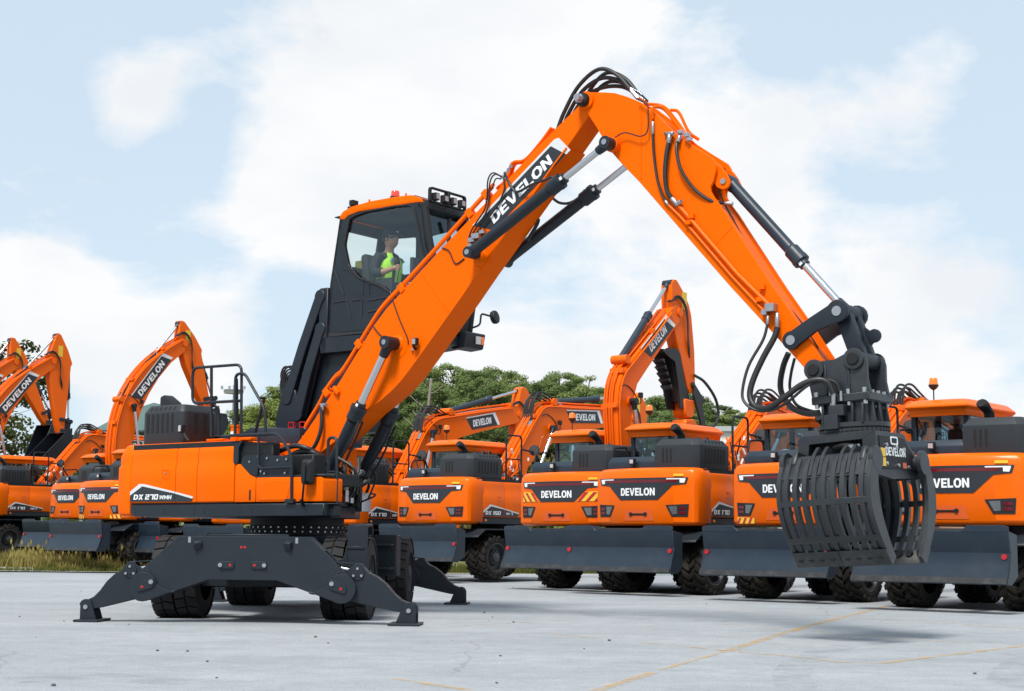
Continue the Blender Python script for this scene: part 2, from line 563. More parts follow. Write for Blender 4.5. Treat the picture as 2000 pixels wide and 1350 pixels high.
def cylinder_part(p_base, p_rod, gland_t, rb, rg, rr, v, parent, name, eye=0.0, half=0.10, matb=None, end_off=None):
    """hydraulic cylinder in the plane v: barrel (part) with gland, chrome rod and rod eye as sub-parts"""
    a, b = Vector((p_base[0], v, p_base[1])), Vector((p_rod[0], v, p_rod[1]))
    L = (b - a).length
    d = (b - a).normalized()
    g = L * gland_t
    mb = MB()
    mb.stack(a, b, [(0.02, rb * 0.6), (0.05, rb), (0.10, rb), (0.14, rb * 0.96), (g - 0.28, rb * 0.96), (g - 0.275, rb * 1.0), (g - 0.25, rg), (g - 0.12, rg), (g - 0.115, rg * 1.07), (g - 0.06, rg * 1.07), (g - 0.055, rg * 0.72), (g, rg * 0.70), (g + 0.005, rr * 1.05)], 20)
    mb.cyl(a + Vector((0, -half, 0)), a + Vector((0, half, 0)), rb * 0.95, n=18)
    for k in range(8):      # gland bolts
        pass
    barrel = mb.build(name, matb or GREY, parent, smooth=30)
    rod = MB().cyl(a + d * (g - 0.1), b - d * (rr * 1.6), rr, n=18).build('piston_rod', CHROME, barrel)
    e = MB()
    e.stack(b - d * rr * 4.2, b, [(0, rr * 1.05), (0.01, rr * 1.25), (rr * 3.0, rr * 1.5), (rr * 4.0, rr * 1.7)], 16)
    e.cyl(b + Vector((0, -half, 0)), b + Vector((0, half, 0)), rb * 0.98, n=18)
    e.build('rod_eye', matb or GREY, barrel, smooth=30)
    lab = MB()
    nn = Vector((0, 1, 0))
    lc = a + d * (g - 0.03)
    up = d.cross(nn)
    lab.face([lc + nn * (rg * .70 + .004) + up * (.012) - d * .02, lc + nn * (rg * .70 + .004) - up * .03 - d * .02, lc + nn * (rg * .70 + .004) - up * .03 + d * .02, lc + nn * (rg * .70 + .004) + up * .012 + d * .02])
    lab.build('label', WHITE, barrel)
    return barrel


# ================================================================== ground
def ground_material():
    m = bpy.data.materials.new('worn_asphalt')
    m.use_nodes = True
    nt = m.node_tree
    b = nt.nodes['Principled BSDF']
    tc = nt.nodes.new('ShaderNodeTexCoord')

    def noise(scale, detail=6, rough=.6, dist=0.0):
        n = nt.nodes.new('ShaderNodeTexNoise')
        n.inputs['Scale'].default_value = scale
        n.inputs['Detail'].default_value = detail
        n.inputs['Roughness'].default_value = rough
        n.inputs['Distortion'].default_value = dist
        nt.links.new(tc.outputs['Object'], n.inputs['Vector'])
        return n.outputs['Fac']

    def ramp(src, a, ca, b_, cb):
        r = nt.nodes.new('ShaderNodeValToRGB')
        r.color_ramp.elements[0].position = a
        r.color_ramp.elements[0].color = (*ca, 1)
        r.color_ramp.elements[1].position = b_
        r.color_ramp.elements[1].color = (*cb, 1)
        nt.links.new(src, r.inputs['Fac'])
        return r.outputs['Color']

    def mix(a, c, fac, mode='MIX'):
        x = nt.nodes.new('ShaderNodeMix')
        x.data_type = 'RGBA'
        x.blend_type = mode
        if isinstance(fac, float):
            x.inputs['Factor'].default_value = fac
        else:
            nt.links.new(fac, x.inputs['Factor'])
        for s, k in ((a, 'A'), (c, 'B')):
            if isinstance(s, tuple):
                x.inputs[k].default_value = (*s, 1)
            else:
                nt.links.new(s, x.inputs[k])
        return x.outputs['Result']
    base = ramp(noise(.35, 8, .65), .3, (.285, .312, .332), .7, (.382, .405, .422))
    grain = ramp(noise(55, 3, .7), .28, (.66, .66, .66), .72, (1.22, 1.22, 1.22))
    base = mix(base, grain, .9, 'MULTIPLY')
    mott = ramp(noise(3.2, 7, .72), .32, (.80, .80, .81), .72, (1.14, 1.13, 1.12))
    base = mix(base, mott, .6, 'MULTIPLY')
    mid = ramp(noise(16, 5, .75), .30, (.80, .80, .80), .70, (1.14, 1.14, 1.14))
    base = mix(base, mid, .5, 'MULTIPLY')
    mpn = nt.nodes.new('ShaderNodeMapping')
    mpn.inputs['Scale'].default_value = (.16, 1.1, 1)
    nt.links.new(tc.outputs['Object'], mpn.inputs['Vector'])
    stn = nt.nodes.new('ShaderNodeTexNoise')
    stn.inputs['Scale'].default_value = 1.6
    stn.inputs['Detail'].default_value = 6
    nt.links.new(mpn.outputs[0], stn.inputs['Vector'])
    streak = ramp(stn.outputs['Fac'], .38, (.84, .855, .87), .60, (1.05, 1.05, 1.05))
    base = mix(base, streak, .35, 'MULTIPLY')
    # dark specks of aggregate
    vo = nt.nodes.new('ShaderNodeTexVoronoi')
    vo.inputs['Scale'].default_value = 26
    nt.links.new(tc.outputs['Object'], vo.inputs['Vector'])
    sp = ramp(vo.outputs['Distance'], .05, (1, 1, 1), .13, (0, 0, 0))
    gate = ramp(noise(7, 4, .6), .55, (0, 0, 0), .68, (.8, .8, .8))
    g = mix(sp, gate, 1.0, 'MULTIPLY')
    base = mix(base, (.12, .12, .125), g)
    # hairline cracks
    v2 = nt.nodes.new('ShaderNodeTexVoronoi')
    v2.feature = 'DISTANCE_TO_EDGE'
    v2.inputs['Scale'].default_value = .23
    wv = nt.nodes.new('ShaderNodeTexNoise')
    wv.inputs['Scale'].default_value = 1.3
    wv.inputs['Detail'].default_value = 5
    nt.links.new(tc.outputs['Object'], wv.inputs['Vector'])
    vm = nt.nodes.new('ShaderNodeMix')
    vm.data_type = 'VECTOR'
    vm.inputs['Factor'].default_value = .25
    nt.links.new(tc.outputs['Object'], vm.inputs['A'])
    nt.links.new(wv.outputs['Color'], vm.inputs['B'])
    nt.links.new(vm.outputs['Result'], v2.inputs['Vector'])
    cr = ramp(v2.outputs['Distance'], .0008, (.5, .5, .5), .0028, (0, 0, 0))
    cg = ramp(noise(.5, 3, .5), .46, (0, 0, 0), .6, (1, 1, 1))
    cr = mix(cr, cg, 1.0, 'MULTIPLY')
    base = mix(base, (.13, .13, .13), cr)
    # faint dark tyre rubber patches
    st = ramp(noise(.9, 5, .55, .6), .60, (0, 0, 0), .78, (.35, .35, .35))
    base = mix(base, (.20, .205, .21), st)
    nt.links.new(base, b.inputs['Base Color'])
    b.inputs['Roughness'].default_value = .88
    b.inputs['Specular IOR Level'].default_value = .25
    bp = nt.nodes.new('ShaderNodeBump')
    bp.inputs['Strength'].default_value = .45
    bp.inputs['Distance'].default_value = .012
    nt.links.new(noise(70, 4, .7), bp.inputs['Height'])
    nt.links.new(bp.outputs[0], b.inputs['Normal'])
    return m


ASPHALT = ground_material()
mb = MB()
mb.face([(-900, -2500, -.004), (900, -2500, -.004), (900, 900, -.004), (-900, 900, -.004)])
FAR_GROUND = mat('dry_earth_and_grass', (.17, .17, .10), .95, var=.35, vscale=.3, dirt=(.30, .29, .25), dirt_amt=.7, dirt_scale=.15, spec=.1)
me = bpy.data.meshes.new('ground')
me.from_pydata([(-1250, -40, -.02), (1250, -40, -.02), (1250, 2060, -.02), (-1250, 2060, -.02)], [], [(0, 1, 2, 3)])
me.materials.append(FAR_GROUND)
tag(link('ground', me), kind='structure')
mb.bm.free()
me = bpy.data.meshes.new('asphalt_yard')
yd = [(-60, -20, 0), (60, -20, 0), (60, 47, 0), (4, 47, 0), (-1.5, 44.5, 0), (-7, 42.9, 0), (-14, 42.6, 0), (-20, 43.0, 0), (-60, 44, 0)]
me.from_pydata(yd, [], [tuple(range(len(yd)))])
me.materials.append(ASPHALT)
tag(link('asphalt_yard', me), kind='structure')


def paint_material():
    m = mat('worn_yellow_paint', (.62, .36, .07), .8, var=.15, vscale=8, spec=.2)
    nt = m.node_tree
    b = nt.nodes['Principled BSDF']
    tc = nt.nodes.new('ShaderNodeTexCoord')
    n = nt.nodes.new('ShaderNodeTexNoise')
    n.inputs['Scale'].default_value = 6
    n.inputs['Detail'].default_value = 9
    n.inputs['Roughness'].default_value = .75
    nt.links.new(tc.outputs['Object'], n.inputs['Vector'])
    r = nt.nodes.new('ShaderNodeValToRGB')
    r.color_ramp.elements[0].position = .42
    r.color_ramp.elements[0].color = (.0, .0, .0, 1)
    r.color_ramp.elements[1].position = .66
    r.color_ramp.elements[1].color = (.75, .75, .75, 1)
    nt.links.new(n.outputs['Fac'], r.inputs['Fac'])
    nt.links.new(r.outputs['Color'], b.inputs['Alpha'])
    return m


PAINT = paint_material()


def ground_line(name, pts, wd=.12, z=.004):
    vs, fs = [], []
    for i, p in enumerate(pts):
        a, b = Vector(pts[max(i - 1, 0)]), Vector(pts[min(i + 1, len(pts) - 1)])
        d = (b - a).normalized()
        n = Vector((-d.y, d.x)) * wd / 2
        vs += [(p[0] + n.x, p[1] + n.y, z), (p[0] - n.x, p[1] - n.y, z)]
        if i:
            k = 2 * i
            fs.append((k - 2, k - 1, k + 1, k))
    me = bpy.data.meshes.new(name)
    me.from_pydata(vs, [], fs)
    me.materials.append(PAINT)
    return tag(link(name, me), kind='structure')


ground_line('painted_line', [(2.05, 14.74), (2.8, 16.77), (3.72, 19.22), (6.22, 25.35)], .12)
ground_line('painted_line', [(0.61, 10.87), (1.15, 12.38)], .10)
ground_line('painted_line', [(1.23, 12.63), (2.05, 14.74)], .06, .0045)
ground_line('painted_line', [(2.89, 13.58), (3.23, 13.5), (5.36, 15.99)], .09)
ground_line('painted_line', [(1.34, 15.86), (1.71, 15.46), (2.08, 14.81), (2.64, 14.12), (2.89, 13.58)], .07, .0045)
ground_line('painted_line', [(-0.86, 11.66), (-0.57, 11.25), (-0.26, 10.83)], .08)
ground_line('painted_line', [(0.48, 17.15), (0.95, 16.44)], .06)
ground_line('painted_line', [(2.96, 22.61), (3.6, 23.36), (4.22, 22.53), (4.68, 21.6), (5.48, 20.55), (6.33, 18.86)], .07, .0045)
ground_line('painted_line', [(2.68, 19.51), (3.36, 18.32), (4.03, 17.28), (4.77, 16.29)], .06, .0045)
ground_line('painted_line', [(-0.14, 27.03), (0.98, 28.47), (3.01, 30.81)], .07, .0045)
ground_line('painted_line', [(-0.55, 18.57), (0.09, 19.34), (0.69, 19.9)], .05, .0045)


def tyre_mark_material():
    m = mat('tyre_rubber_mark', (.13, .14, .15), .9, var=.2, vscale=10, spec=.2)
    nt = m.node_tree
    b = nt.nodes['Principled BSDF']
    tc = nt.nodes.new('ShaderNodeTexCoord')
    n = nt.nodes.new('ShaderNodeTexNoise')
    n.inputs['Scale'].default_value = 3
    n.inputs['Detail'].default_value = 6
    nt.links.new(tc.outputs['Object'], n.inputs['Vector'])
    w = nt.nodes.new('ShaderNodeTexWave')
    w.bands_direction = 'Y'
    w.inputs['Scale'].default_value = 9
    w.inputs['Distortion'].default_value = 1.0
    nt.links.new(tc.outputs['Object'], w.inputs['Vector'])
    r = nt.nodes.new('ShaderNodeValToRGB')
    r.color_ramp.elements[0].position = .42
    r.color_ramp.elements[0].color = (0, 0, 0, 1)
    r.color_ramp.elements[1].position = .75
    r.color_ramp.elements[1].color = (.42, .42, .42, 1)
    nt.links.new(n.outputs['Fac'], r.inputs['Fac'])
    mu = nt.nodes.new('ShaderNodeMath')
    mu.operation = 'MULTIPLY'
    nt.links.new(r.outputs['Color'], mu.inputs[0])
    nt.links.new(w.outputs['Fac'], mu.inputs[1])
    nt.links.new(mu.outputs[0], b.inputs['Alpha'])
    return m


_pm, PAINT = PAINT, tyre_mark_material()
ground_line('tyre_mark', [(2.07, 11.18), (2.23, 12.31), (2.52, 13.48), (2.94, 14.72), (3.45, 15.67), (4.07, 16.52)], .30, .006)
ground_line('tyre_mark', [(3.79, 11.33), (3.82, 11.93), (4.25, 13.14), (4.69, 14.0)], .30, .006)
ground_line('tyre_mark', [(-0.12, 23.84), (0.77, 22.37), (1.72, 20.44), (2.81, 20.0)], .45, .006)
ground_line('tyre_mark', [(2.79, 17.38), (3.39, 16.93), (4.1, 16.21)], .5, .0065)
ground_line('tyre_mark', [(-3.61, 11.24), (-3.04, 11.62), (-2.25, 11.13)], .5, .006)
PAINT = _pm


# ================================================================== the material handler in front
HERO_YAW = math.radians(-37.0)
hero = empty('material_handler', (-3.02, 21.5, 0), HERO_YAW,
             'large orange material handler with raised cab and grapple standing on four stabilizer legs', 'material handler')
UCR = math.radians(86.0) - HERO_YAW
_d = Vector((0.0, 0.25, 0))
UCL = Matrix.Rotation(-HERO_YAW, 3, 'Z') @ _d          # undercarriage centre relative to the slew centre


def uc(mb, name, material, bevel=0.0, parent=None, **kw):
    if parent is None:
        return mb.build(name, material, hero, bevel, rz=UCR, loc=UCL, **kw)
    return mb.build(name, material, parent, bevel, **kw)


# ---- tyres: solid twin tyres with blocky tread
def block_tyre(r=0.525, wd=0.29, nb=22):
    mb = MB()
    prof = [(0.0, 0.30), (0.0, 0.36), (0.012, r * .80), (0.02, r * .93), (0.045, r * .955), (wd - .045, r * .955), (wd - .02, r * .93), (wd - .012, r * .80), (wd, .36), (wd, .30)]
    n = 44
    rings = [[(rr * math.cos(t), x - wd / 2, rr * math.sin(t)) for t in [2 * math.pi * i / n for i in range(n)]] for x, rr in prof]
    mb.loft(rings, False)
    for k in range(nb):
        a0 = 2 * math.pi * k / nb
        for s in (-1, 1):
            off = 0.5 * math.pi / nb * (1 if s > 0 else -1)
            c0, c1 = a0 + off + 0.05 * s, a0 + off + 2 * math.pi / nb * 0.82 + 0.05 * s
            m0, m1 = c0 - 0.06, c1 - 0.06
            pts = []
            for (x, aa, bb) in ((0.012, m0, m1), (wd / 2 - .006, c0, c1)):
                pts.append((x * s, aa, bb))
            lo, hi = r * .945, r
            (x0, a00, a01), (x1, a10, a11) = pts
            q = []
            for R_ in (lo, hi):
                q.append([(R_ * math.cos(a00), x0, R_ * math.sin(a00)), (R_ * math.cos(a01), x0, R_ * math.sin(a01)), (R_ * math.cos(a11), x1, R_ * math.sin(a11)), (R_ * math.cos(a10), x1, R_ * math.sin(a10))])
            mb.loft(q)
    return mb.mesh('tyre', 0, smooth=30)


def chevron_tyre(r=0.525, wd=0.27, nb=18):
    mb = MB()
    prof = [(0.0, 0.30), (0.0, 0.35), (-0.012, r * .74), (0.012, r * .90), (0.05, r * .93), (wd - .05, r * .93), (wd - .012, r * .90), (wd + .012, r * .74), (wd, .35), (wd, .30)]
    n = 40
    rings = [[(rr * math.cos(t), x - wd / 2, rr * math.sin(t)) for t in [2 * math.pi * i / n for i in range(n)]] for x, rr in prof]
    mb.loft(rings, False)
    for k in range(nb):
        for s in (-1, 1):
            a0 = 2 * math.pi * (k + (0.5 if s > 0 else 0)) / nb
            w_ = 2 * math.pi / nb * 0.52
            q = []
            for R0, R1 in ((r * .91, r * .80), (r, r * .93)):
                q.append([(R0 * math.cos(a0), 0.005 * s, R0 * math.sin(a0)), (R0 * math.cos(a0 + w_), 0.005 * s, R0 * math.sin(a0 + w_)),
                          (R0 * math.cos(a0 + w_ + .16), (wd / 2 - .02) * s, R0 * math.sin(a0 + w_ + .16)), (R1 * math.cos(a0 + w_ + .2), (wd / 2 + .012) * s, R1 * math.sin(a0 + w_ + .2)),
                          (R1 * math.cos(a0 + .2), (wd / 2 + .012) * s, R1 * math.sin(a0 + .2)), (R0 * math.cos(a0 + .16), (wd / 2 - .02) * s, R0 * math.sin(a0 + .16))])
            mb.loft(q)
    return mb.mesh('tyre', 0, smooth=30)


def rim_mesh(wd=0.27):
    mb = MB()
    n = 28
    # dished disc seen from outside (+v): lip, well, disc, hub
    prof = [(wd / 2, .345), (wd / 2 + .008, .33), (wd / 2 - .01, .31), (wd / 2 - .10, .285), (wd / 2 - .12, .20), (wd / 2 - .07, .17), (wd / 2 - .06, .11), (wd / 2 - .01, .105), (wd / 2 + .01, .06), (wd / 2 + .012, .002)]
    rings = [[(rr * math.cos(t), x, rr * math.sin(t)) for t in [2 * math.pi * i / n for i in range(n)]] for x, rr in prof]
    mb.loft(rings, False)
    for k in range(10):
        t = 2 * math.pi * k / 10
        mb.cyl((.145 * math.cos(t), wd / 2 - .08, .145 * math.sin(t)), (.145 * math.cos(t), wd / 2 - .035, .145 * math.sin(t)), .014, n=6)
    return mb.mesh('rim', 0, smooth=30)


BLOCK_TYRE = block_tyre()
BLOCK_TYRE.materials.append(TYRE)
CHEV_TYRE = chevron_tyre()
CHEV_TYRE.materials.append(TYRE_DUSTY)
RIM_ME = rim_mesh()
RIM_ME.materials.append(RIM)


def wheel(parent, u, side, v_out, tyre_me, wd, loc=(0, 0, 0), rz=0.0, gap=0.30):
    """twin wheel: an axle hub mesh with two tyres and the outer rim; side = +1 right, -1 left"""
    M = Matrix.Translation(loc) @ Matrix.Rotation(rz, 4, 'Z')
    hub = MB().cyl((0, (-.5 * side), 0), (0, .0, 0), .12, n=12).build('wheel', RIM, parent)
    hub.matrix_local = M @ Matrix.Translation((u, -v_out * side, .525)) @ Matrix.Rotation(rnd.uniform(0, 6), 4, 'Y')
    for k, dv in enumerate((0, -gap)):
        t = link('tyre', tyre_me, hub)
        t.location = (0, -dv * side, 0)
        t.rotation_euler = (0, rnd.uniform(0, 6), 0)
    r_ = link('rim', RIM_ME, hub)
    r_.rotation_euler = (0, 0, 0 if side > 0 else math.pi)
    return hub


for u_ in (-1.85, 1.85):
    for s_ in (-1, 1):
        wheel(hero, u_, s_, 1.235, BLOCK_TYRE, .29, UCL, UCR, 0.305)

# ---- undercarriage frame
mb = MB()
mb.prism([(-2.95, .62), (-2.6, .52), (2.6, .52), (2.95, .62), (2.95, 1.0), (1.0, 1.05), (-1.0, 1.05), (-2.95, 1.0)], -.48, .48)
mb.box(-2.05, -1.65, -.95, .95, .40, .62)
mb.box(1.65, 2.05, -.95, .95, .40, .62)
mb.box(-.9, .9, -.62, .62, .60, 1.07)
uc(mb, 'undercarriage_frame', GREY, .015)
mb = MB()
mb.stack((0, 0, 1.04), (0, 0, 1.5), [(0, .72), (.03, .72), (.035, .67), (.10, .67), (.105, .70), (.15, .70), (.155, .66), (.30, .66)], 48)
ringo = uc(mb, 'slew_ring', GREY_COARSE)
mb = MB()
for k in range(40):
    t = 2 * math.pi * k / 40
    for r_, z_ in ((.685, 1.115), (.712, 1.175)):
        mb.cyl(((r_ - .03) * math.cos(t), (r_ - .03) * math.sin(t), z_), ((r_ + .012) * math.cos(t), (r_ + .012) * math.sin(t), z_), .013, n=6)
uc(mb, 'ring_bolts', STEEL, parent=ringo, stuff=True)

# ---- stabilizer beams, legs, pads
BEAM = [(-.80, 1.045), (.80, 1.045), (.97, .90), (1.22, .66), (1.36, .60)] + circle(1.22, .43, .175, 10, 60, -110) + [(1.0, .30), (.42, .52), (-.42, .52), (-1.0, .30)] + circle(-1.22, .43, .175, 10, -70, -240) + [(-1.36, .60), (-1.22, .66), (-.97, .90)]
BEAM = [(-.80, 1.045), (.80, 1.045), (.98, .885), (1.30, .585)] + circle(1.215, .43, .175, 10, 50, -115) + [(.42, .52), (-.42, .52)] + circle(-1.215, .43, .175, 10, 295, 130) + [(-1.30, .585), (-.98, .885)]
LEG = [(1.10, .50), (1.22, .62), (1.33, .695)] + circle(1.40, .665, .07, 6, 110, 20) + [(1.52, .625), (1.63, .575), (1.74, .49), (1.84, .375), (1.93, .30), (2.02, .265)] + circle(2.03, .175, .085, 8, 85, -60) + [(1.95, .155), (1.86, .165), (1.30, .285), (1.15, .31)]


def stabilizer(u_front, sgn):
    """sgn -1: the end towards the viewer; +1: far end. plates on both faces of the beam"""
    mb = MB()
    for a_, b_ in ((0, .035), (.27, .305)):
        mb.prism(BEAM, u_front - sgn * a_, u_front - sgn * b_, 'vw')
    mb.prism([(-.78, 1.02), (.78, 1.02), (.78, .55), (-.78, .55)], u_front - sgn * .04, u_front - sgn * .27, 'vw')
    # top lids over the sloping shoulders
    for s in (-1, 1):
        mb.prism([(.80 * s, 1.035), (.98 * s, .875), (.97 * s, .86), (.79 * s, 1.02)], u_front - sgn * .04, u_front - sgn * .27, 'vw')
        mb.prism([(.98 * s, .875), (1.24 * s, .632), (1.23 * s, .615), (.97 * s, .86)], u_front - sgn * .04, u_front - sgn * .12, 'vw')
    beam = uc(mb, 'stabilizer_beam', GREY, .006)
    if sgn < 0:
        mb = MB()
        for s in (-1, 1):       # lugs, keeper plates
            mb.cyl((u_front + .01, s * .57, .955), (u_front - .05, s * .545, .925), .062, n=4)
            mb.prism(rounded([(s * .10, .655), (s * .30, .655), (s * .30, .745), (s * .10, .745)], .045, 4), u_front, u_front - .022, 'vw')
            pl = circle(1.215 * s, .43, .075, 10, 90, 270) + circle(1.10 * s, .475, .055, 10, -90, 90)
            mb.prism(rounded([(1.28 * s, .36), (1.28 * s, .48), (1.06 * s, .55), (1.06 * s, .43)], .05, 4), u_front - .036, u_front - .056, 'vw')
        uc(mb, 'keeper_plate', GREY, .004, parent=beam, split=True)
        mb = MB()
        for s in (-1, 1):
            mb.cyl((u_front - .02, s * .27, .70), (u_front - .036, s * .27, .70), .026, n=10)
            mb.cyl((u_front - .05, s * 1.105, .49), (u_front - .072, s * 1.105, .49), .028, n=10)
            mb.prism([(s * .66 - .02, .965), (s * .66 + .012, .965), (s * .66 + .012, 1.035), (s * .66 - .02, 1.035)], u_front - .002, u_front - .004, 'vw')
        uc(mb, 'bolts', STEEL, parent=beam, stuff=True)
        mb = MB()
        for s in (-1, 1):
            mb.cyl((u_front - .02, s * .15, .70), (u_front - .027, s * .15, .70), .017, n=10)
            mb.cyl((u_front - .05, s * 1.215, .43), (u_front - .060, s * 1.215, .43), .017, n=10)
            mb.cyl((u_front - .002, s * .022, .915), (u_front - .005, s * .022, .915), .016, n=8)
        uc(mb, 'grease_caps', RED, parent=beam, stuff=True)
        mb = MB()      # weld beads round the hinge bosses
        for s in (-1, 1):
            mb.tube([(u_front, s * (1.20 - .02), .63), (u_front, s * 1.12, .55), (u_front, s * 1.06, .47), (u_front, s * .98, .40), (u_front, s * .88, .37), (u_front, s * .82, .385)], .016, 6)
            mb.prism(circle(1.215 * s, .43, .178, 20), u_front, u_front - .035, 'vw')
            mb.prism([(1.14 * s, .60), (1.05 * s, .46), (.86 * s, .375), (1.12 * s, .28), (1.25 * s, .28)], u_front, u_front - .034, 'vw')
        uc(mb, 'hinge_boss', GREY, .004, parent=beam, split=True)
    for s in (-1, 1):
        _kf = 1.0 if s > 0 else .82
        def LX(v):
            return v if v < 1.45 else 1.45 + (v - 1.45) * _kf
        mb = MB()
        pts = [(LX(v) * s, w) for v, w in LEG]
        mb.prism(pts, u_front - sgn * .05, u_front - sgn * .085, 'vw')
        mb.prism(pts, u_front - sgn * .21, u_front - sgn * .245, 'vw')
        rim_ = [(LX(v) * s, w) for v, w in LEG[8:17]]
        for (a, b) in zip(rim_, rim_[1:]):
            mb.prism([a, b, (b[0], b[1] - .025), (a[0], a[1] - .025)], u_front - sgn * .085, u_front - sgn * .21, 'vw')
        lo = [(LX(1.86) * s, .175), (1.30 * s, .292), (1.30 * s, .315), (LX(1.86) * s, .198)]
        mb.prism(lo, u_front - sgn * .085, u_front - sgn * .21, 'vw')
        leg = uc(mb, 'stabilizer_leg', GREY, .005)
        mb = MB()
        mb.cyl((u_front - sgn * .048, 1.40 * s, .615), (u_front - sgn * .036, 1.40 * s, .615), .082, n=18)
        mb.cyl((u_front - sgn * .03, 1.40 * s, .615), (u_front - sgn * .27, 1.40 * s, .615), .045, n=14)
        uc(mb, 'pin_flange', GREY, .003, parent=leg)
        mb = MB()
        for a_ in (90, 210, 330):
            mb.cyl((u_front - sgn * .036, 1.40 * s + .056 * math.cos(math.radians(a_)), .615 + .056 * math.sin(math.radians(a_))), (u_front - sgn * .018, 1.40 * s + .056 * math.cos(math.radians(a_)), .615 + .056 * math.sin(math.radians(a_))), .016, n=8)
        mb.cyl((u_front - sgn * .02, LX(2.03) * s, .178), (u_front - sgn * .002, LX(2.03) * s, .178), .028, n=12)
        uc(mb, 'bolts', STEEL, parent=leg, stuff=True)
        # pad: base plate and two cheek plates
        mb = MB()
        mb.prism([(LX(1.80) * s, .0), (LX(2.16) * s, .0), (LX(2.17) * s, .03), (LX(1.79) * s, .03)], u_front + .10 * sgn, u_front - .40 * sgn, 'vw')
        ch = [(LX(1.87) * s, .03), (LX(2.115) * s, .03), (LX(2.115) * s, .19)] + [(LX(2.03) * s + s * .085 * math.cos(math.radians(t)), .19 + .085 * math.sin(math.radians(t))) for t in (15, 45, 75, 105, 135)]
        mb.prism(ch, u_front - sgn * .02, u_front - sgn * .048, 'vw')
        mb.prism(ch, u_front - sgn * .25, u_front - sgn * .278, 'vw')
        uc(mb, 'stabilizer_pad', GREY, .004)
        # ram: barrel hidden in the beam, chrome rod, guard plate
        mb = MB()
        mb.cyl((u_front - sgn * .147, .45 * s, .80), (u_front - sgn * .147, 1.05 * s, .70), .055, n=12)
        barrel = uc(mb, 'stabilizer_ram', GREY)
        uc(MB().cyl((u_front - sgn * .147, 1.0 * s, .705), (u_front - sgn * .147, 1.32 * s, .64), .036, n=14), 'piston_rod', CHROME, parent=barrel)
        uc(MB().cyl((u_front - sgn * .147, 1.28 * s, .645), (u_front - sgn * .147, 1.40 * s, .615), .05, n=12), 'rod_eye', GREY, parent=barrel)
        mb = MB()
        mb.prism([(.80 * s, .775), (1.36 * s, .735), (1.37 * s, .69), (1.355 * s, .69), (1.345 * s, .722), (.80 * s, .762)], u_front - sgn * .09, u_front - sgn * .21, 'vw')
        uc(mb, 'ram_guard', GREY, .003)


stabilizer(-3.12, -1)
stabilizer(3.12, 1)

# ---- steps and boxes between the right wheels (and mirrored on the left)
for s in (-1, 1):
    if s > 0:
        mb = MB()
        mb.box(-2.46, -2.42, 1.16 * s, 1.41 * s, .66, 1.20)
        mb.prism([(-2.46, 1.20), (-2.05, 1.22), (-1.98, 1.10), (-2.0, 1.08), (-2.07, 1.185), (-2.42, 1.17)], 1.16 * s, 1.41 * s)
        mb.box(-2.475, -2.44, 1.15 * s, 1.38 * s, .90, .935)
        mb.prism([(.62 * s, .62), (1.40 * s, .62), (1.40 * s, .70), (1.16 * s, .95), (1.10 * s, .78), (.80 * s, .70), (.62 * s, .70)], -2.44, -2.41, 'vw')
        mb.prism([(-2.90, .60), (-2.42, .60), (-2.42, .64), (-2.90, .64)], .45 * s, .95 * s)
        uc(mb, 'fender_plate', GREY, .006)
    mb = MB()
    mb.box(.15, .75, .75 * s, 1.02 * s, .55, 1.08)
    mb.prism([(1.02 * s, .50), (1.36 * s, .50), (1.38 * s, 1.085), (1.02 * s, 1.085)], .32, .36, 'vw')
    mb.box(.36, .75, 1.355 * s, 1.375 * s, .50, 1.08)
    mb.box(-.6, .30, .60 * s, .95 * s, .62, .98)
    uc(mb, 'tool_box', GREY, .008)
    for z_ in (.60, .93):
        mb = MB()
        mb.box(.05, .32, 1.03 * s, 1.34 * s, z_, z_ + .025)
        uc(mb, 'step', GREY, .004)
mb = MB()
mb.rbox(-2.35, -1.95, -.40, -.05, 1.0, 1.06, .03)
mb.box(-2.88, -2.83, -.5, .5, 1.0, 1.075)
uc(mb, 'frame_cover', GREY, .01, split=True)

# ------------------------------------------------------------------ house (upper structure)
mb = MB()
sk = [(-2.07, 1.30), (1.70, 1.30), (1.70, 1.475), (-2.07, 1.475)]
mb.prism([(-2.07, 1.475), (-2.07, 1.36), (-1.98, 1.305), (1.30, 1.305), (1.72, 1.31), (1.72, 1.475)], .9, 1.215)
mb.prism([(-2.07, 1.475), (-2.07, 1.36), (-1.98, 1.305), (.10, 1.31), (.10, 1.475)], -1.215, -.9)
mb.prism([(-2.0, .95), (1.62, .95), (1.10, .50), (.70, -.45), (.36, -.95), (-2.0, -.95)], 1.30, 1.46, 'uv')
skirt = mb.build('deck_frame', GREY, hero, .012)
mb = MB()
for u_ in (-1.96, -1.35, -.72, -.52, .18, .40):
    for w_ in (1.36, 1.41):
        mb.cyl((u_, 1.21, w_), (u_, 1.219, w_), .011, n=8)
mb.build('rivets', GREY_COARSE, skirt, stuff=True)


def side_panel(u0, u1, name='side_door', parent=hero, material=None):
    """house side door with fold line and rounded shoulder"""
    prof = [(1.200, 1.495), (1.214, 1.51), (1.222, 1.80), (1.222, 2.00), (1.205, 2.035), (1.207, 2.16), (1.195, 2.23), (1.16, 2.295), (1.10, 2.335), (.9, 2.345), (.9, 2.31), (1.08, 2.30), (1.14, 2.26), (1.17, 2.2), (1.18, 2.05), (1.18, 1.495)]
    mb = MB()
    mb.prism(prof, u0 + .006, u1 - .006, 'vw')
    return mb.build(name, material or ORANGE, parent, .005, 2, smooth=45)


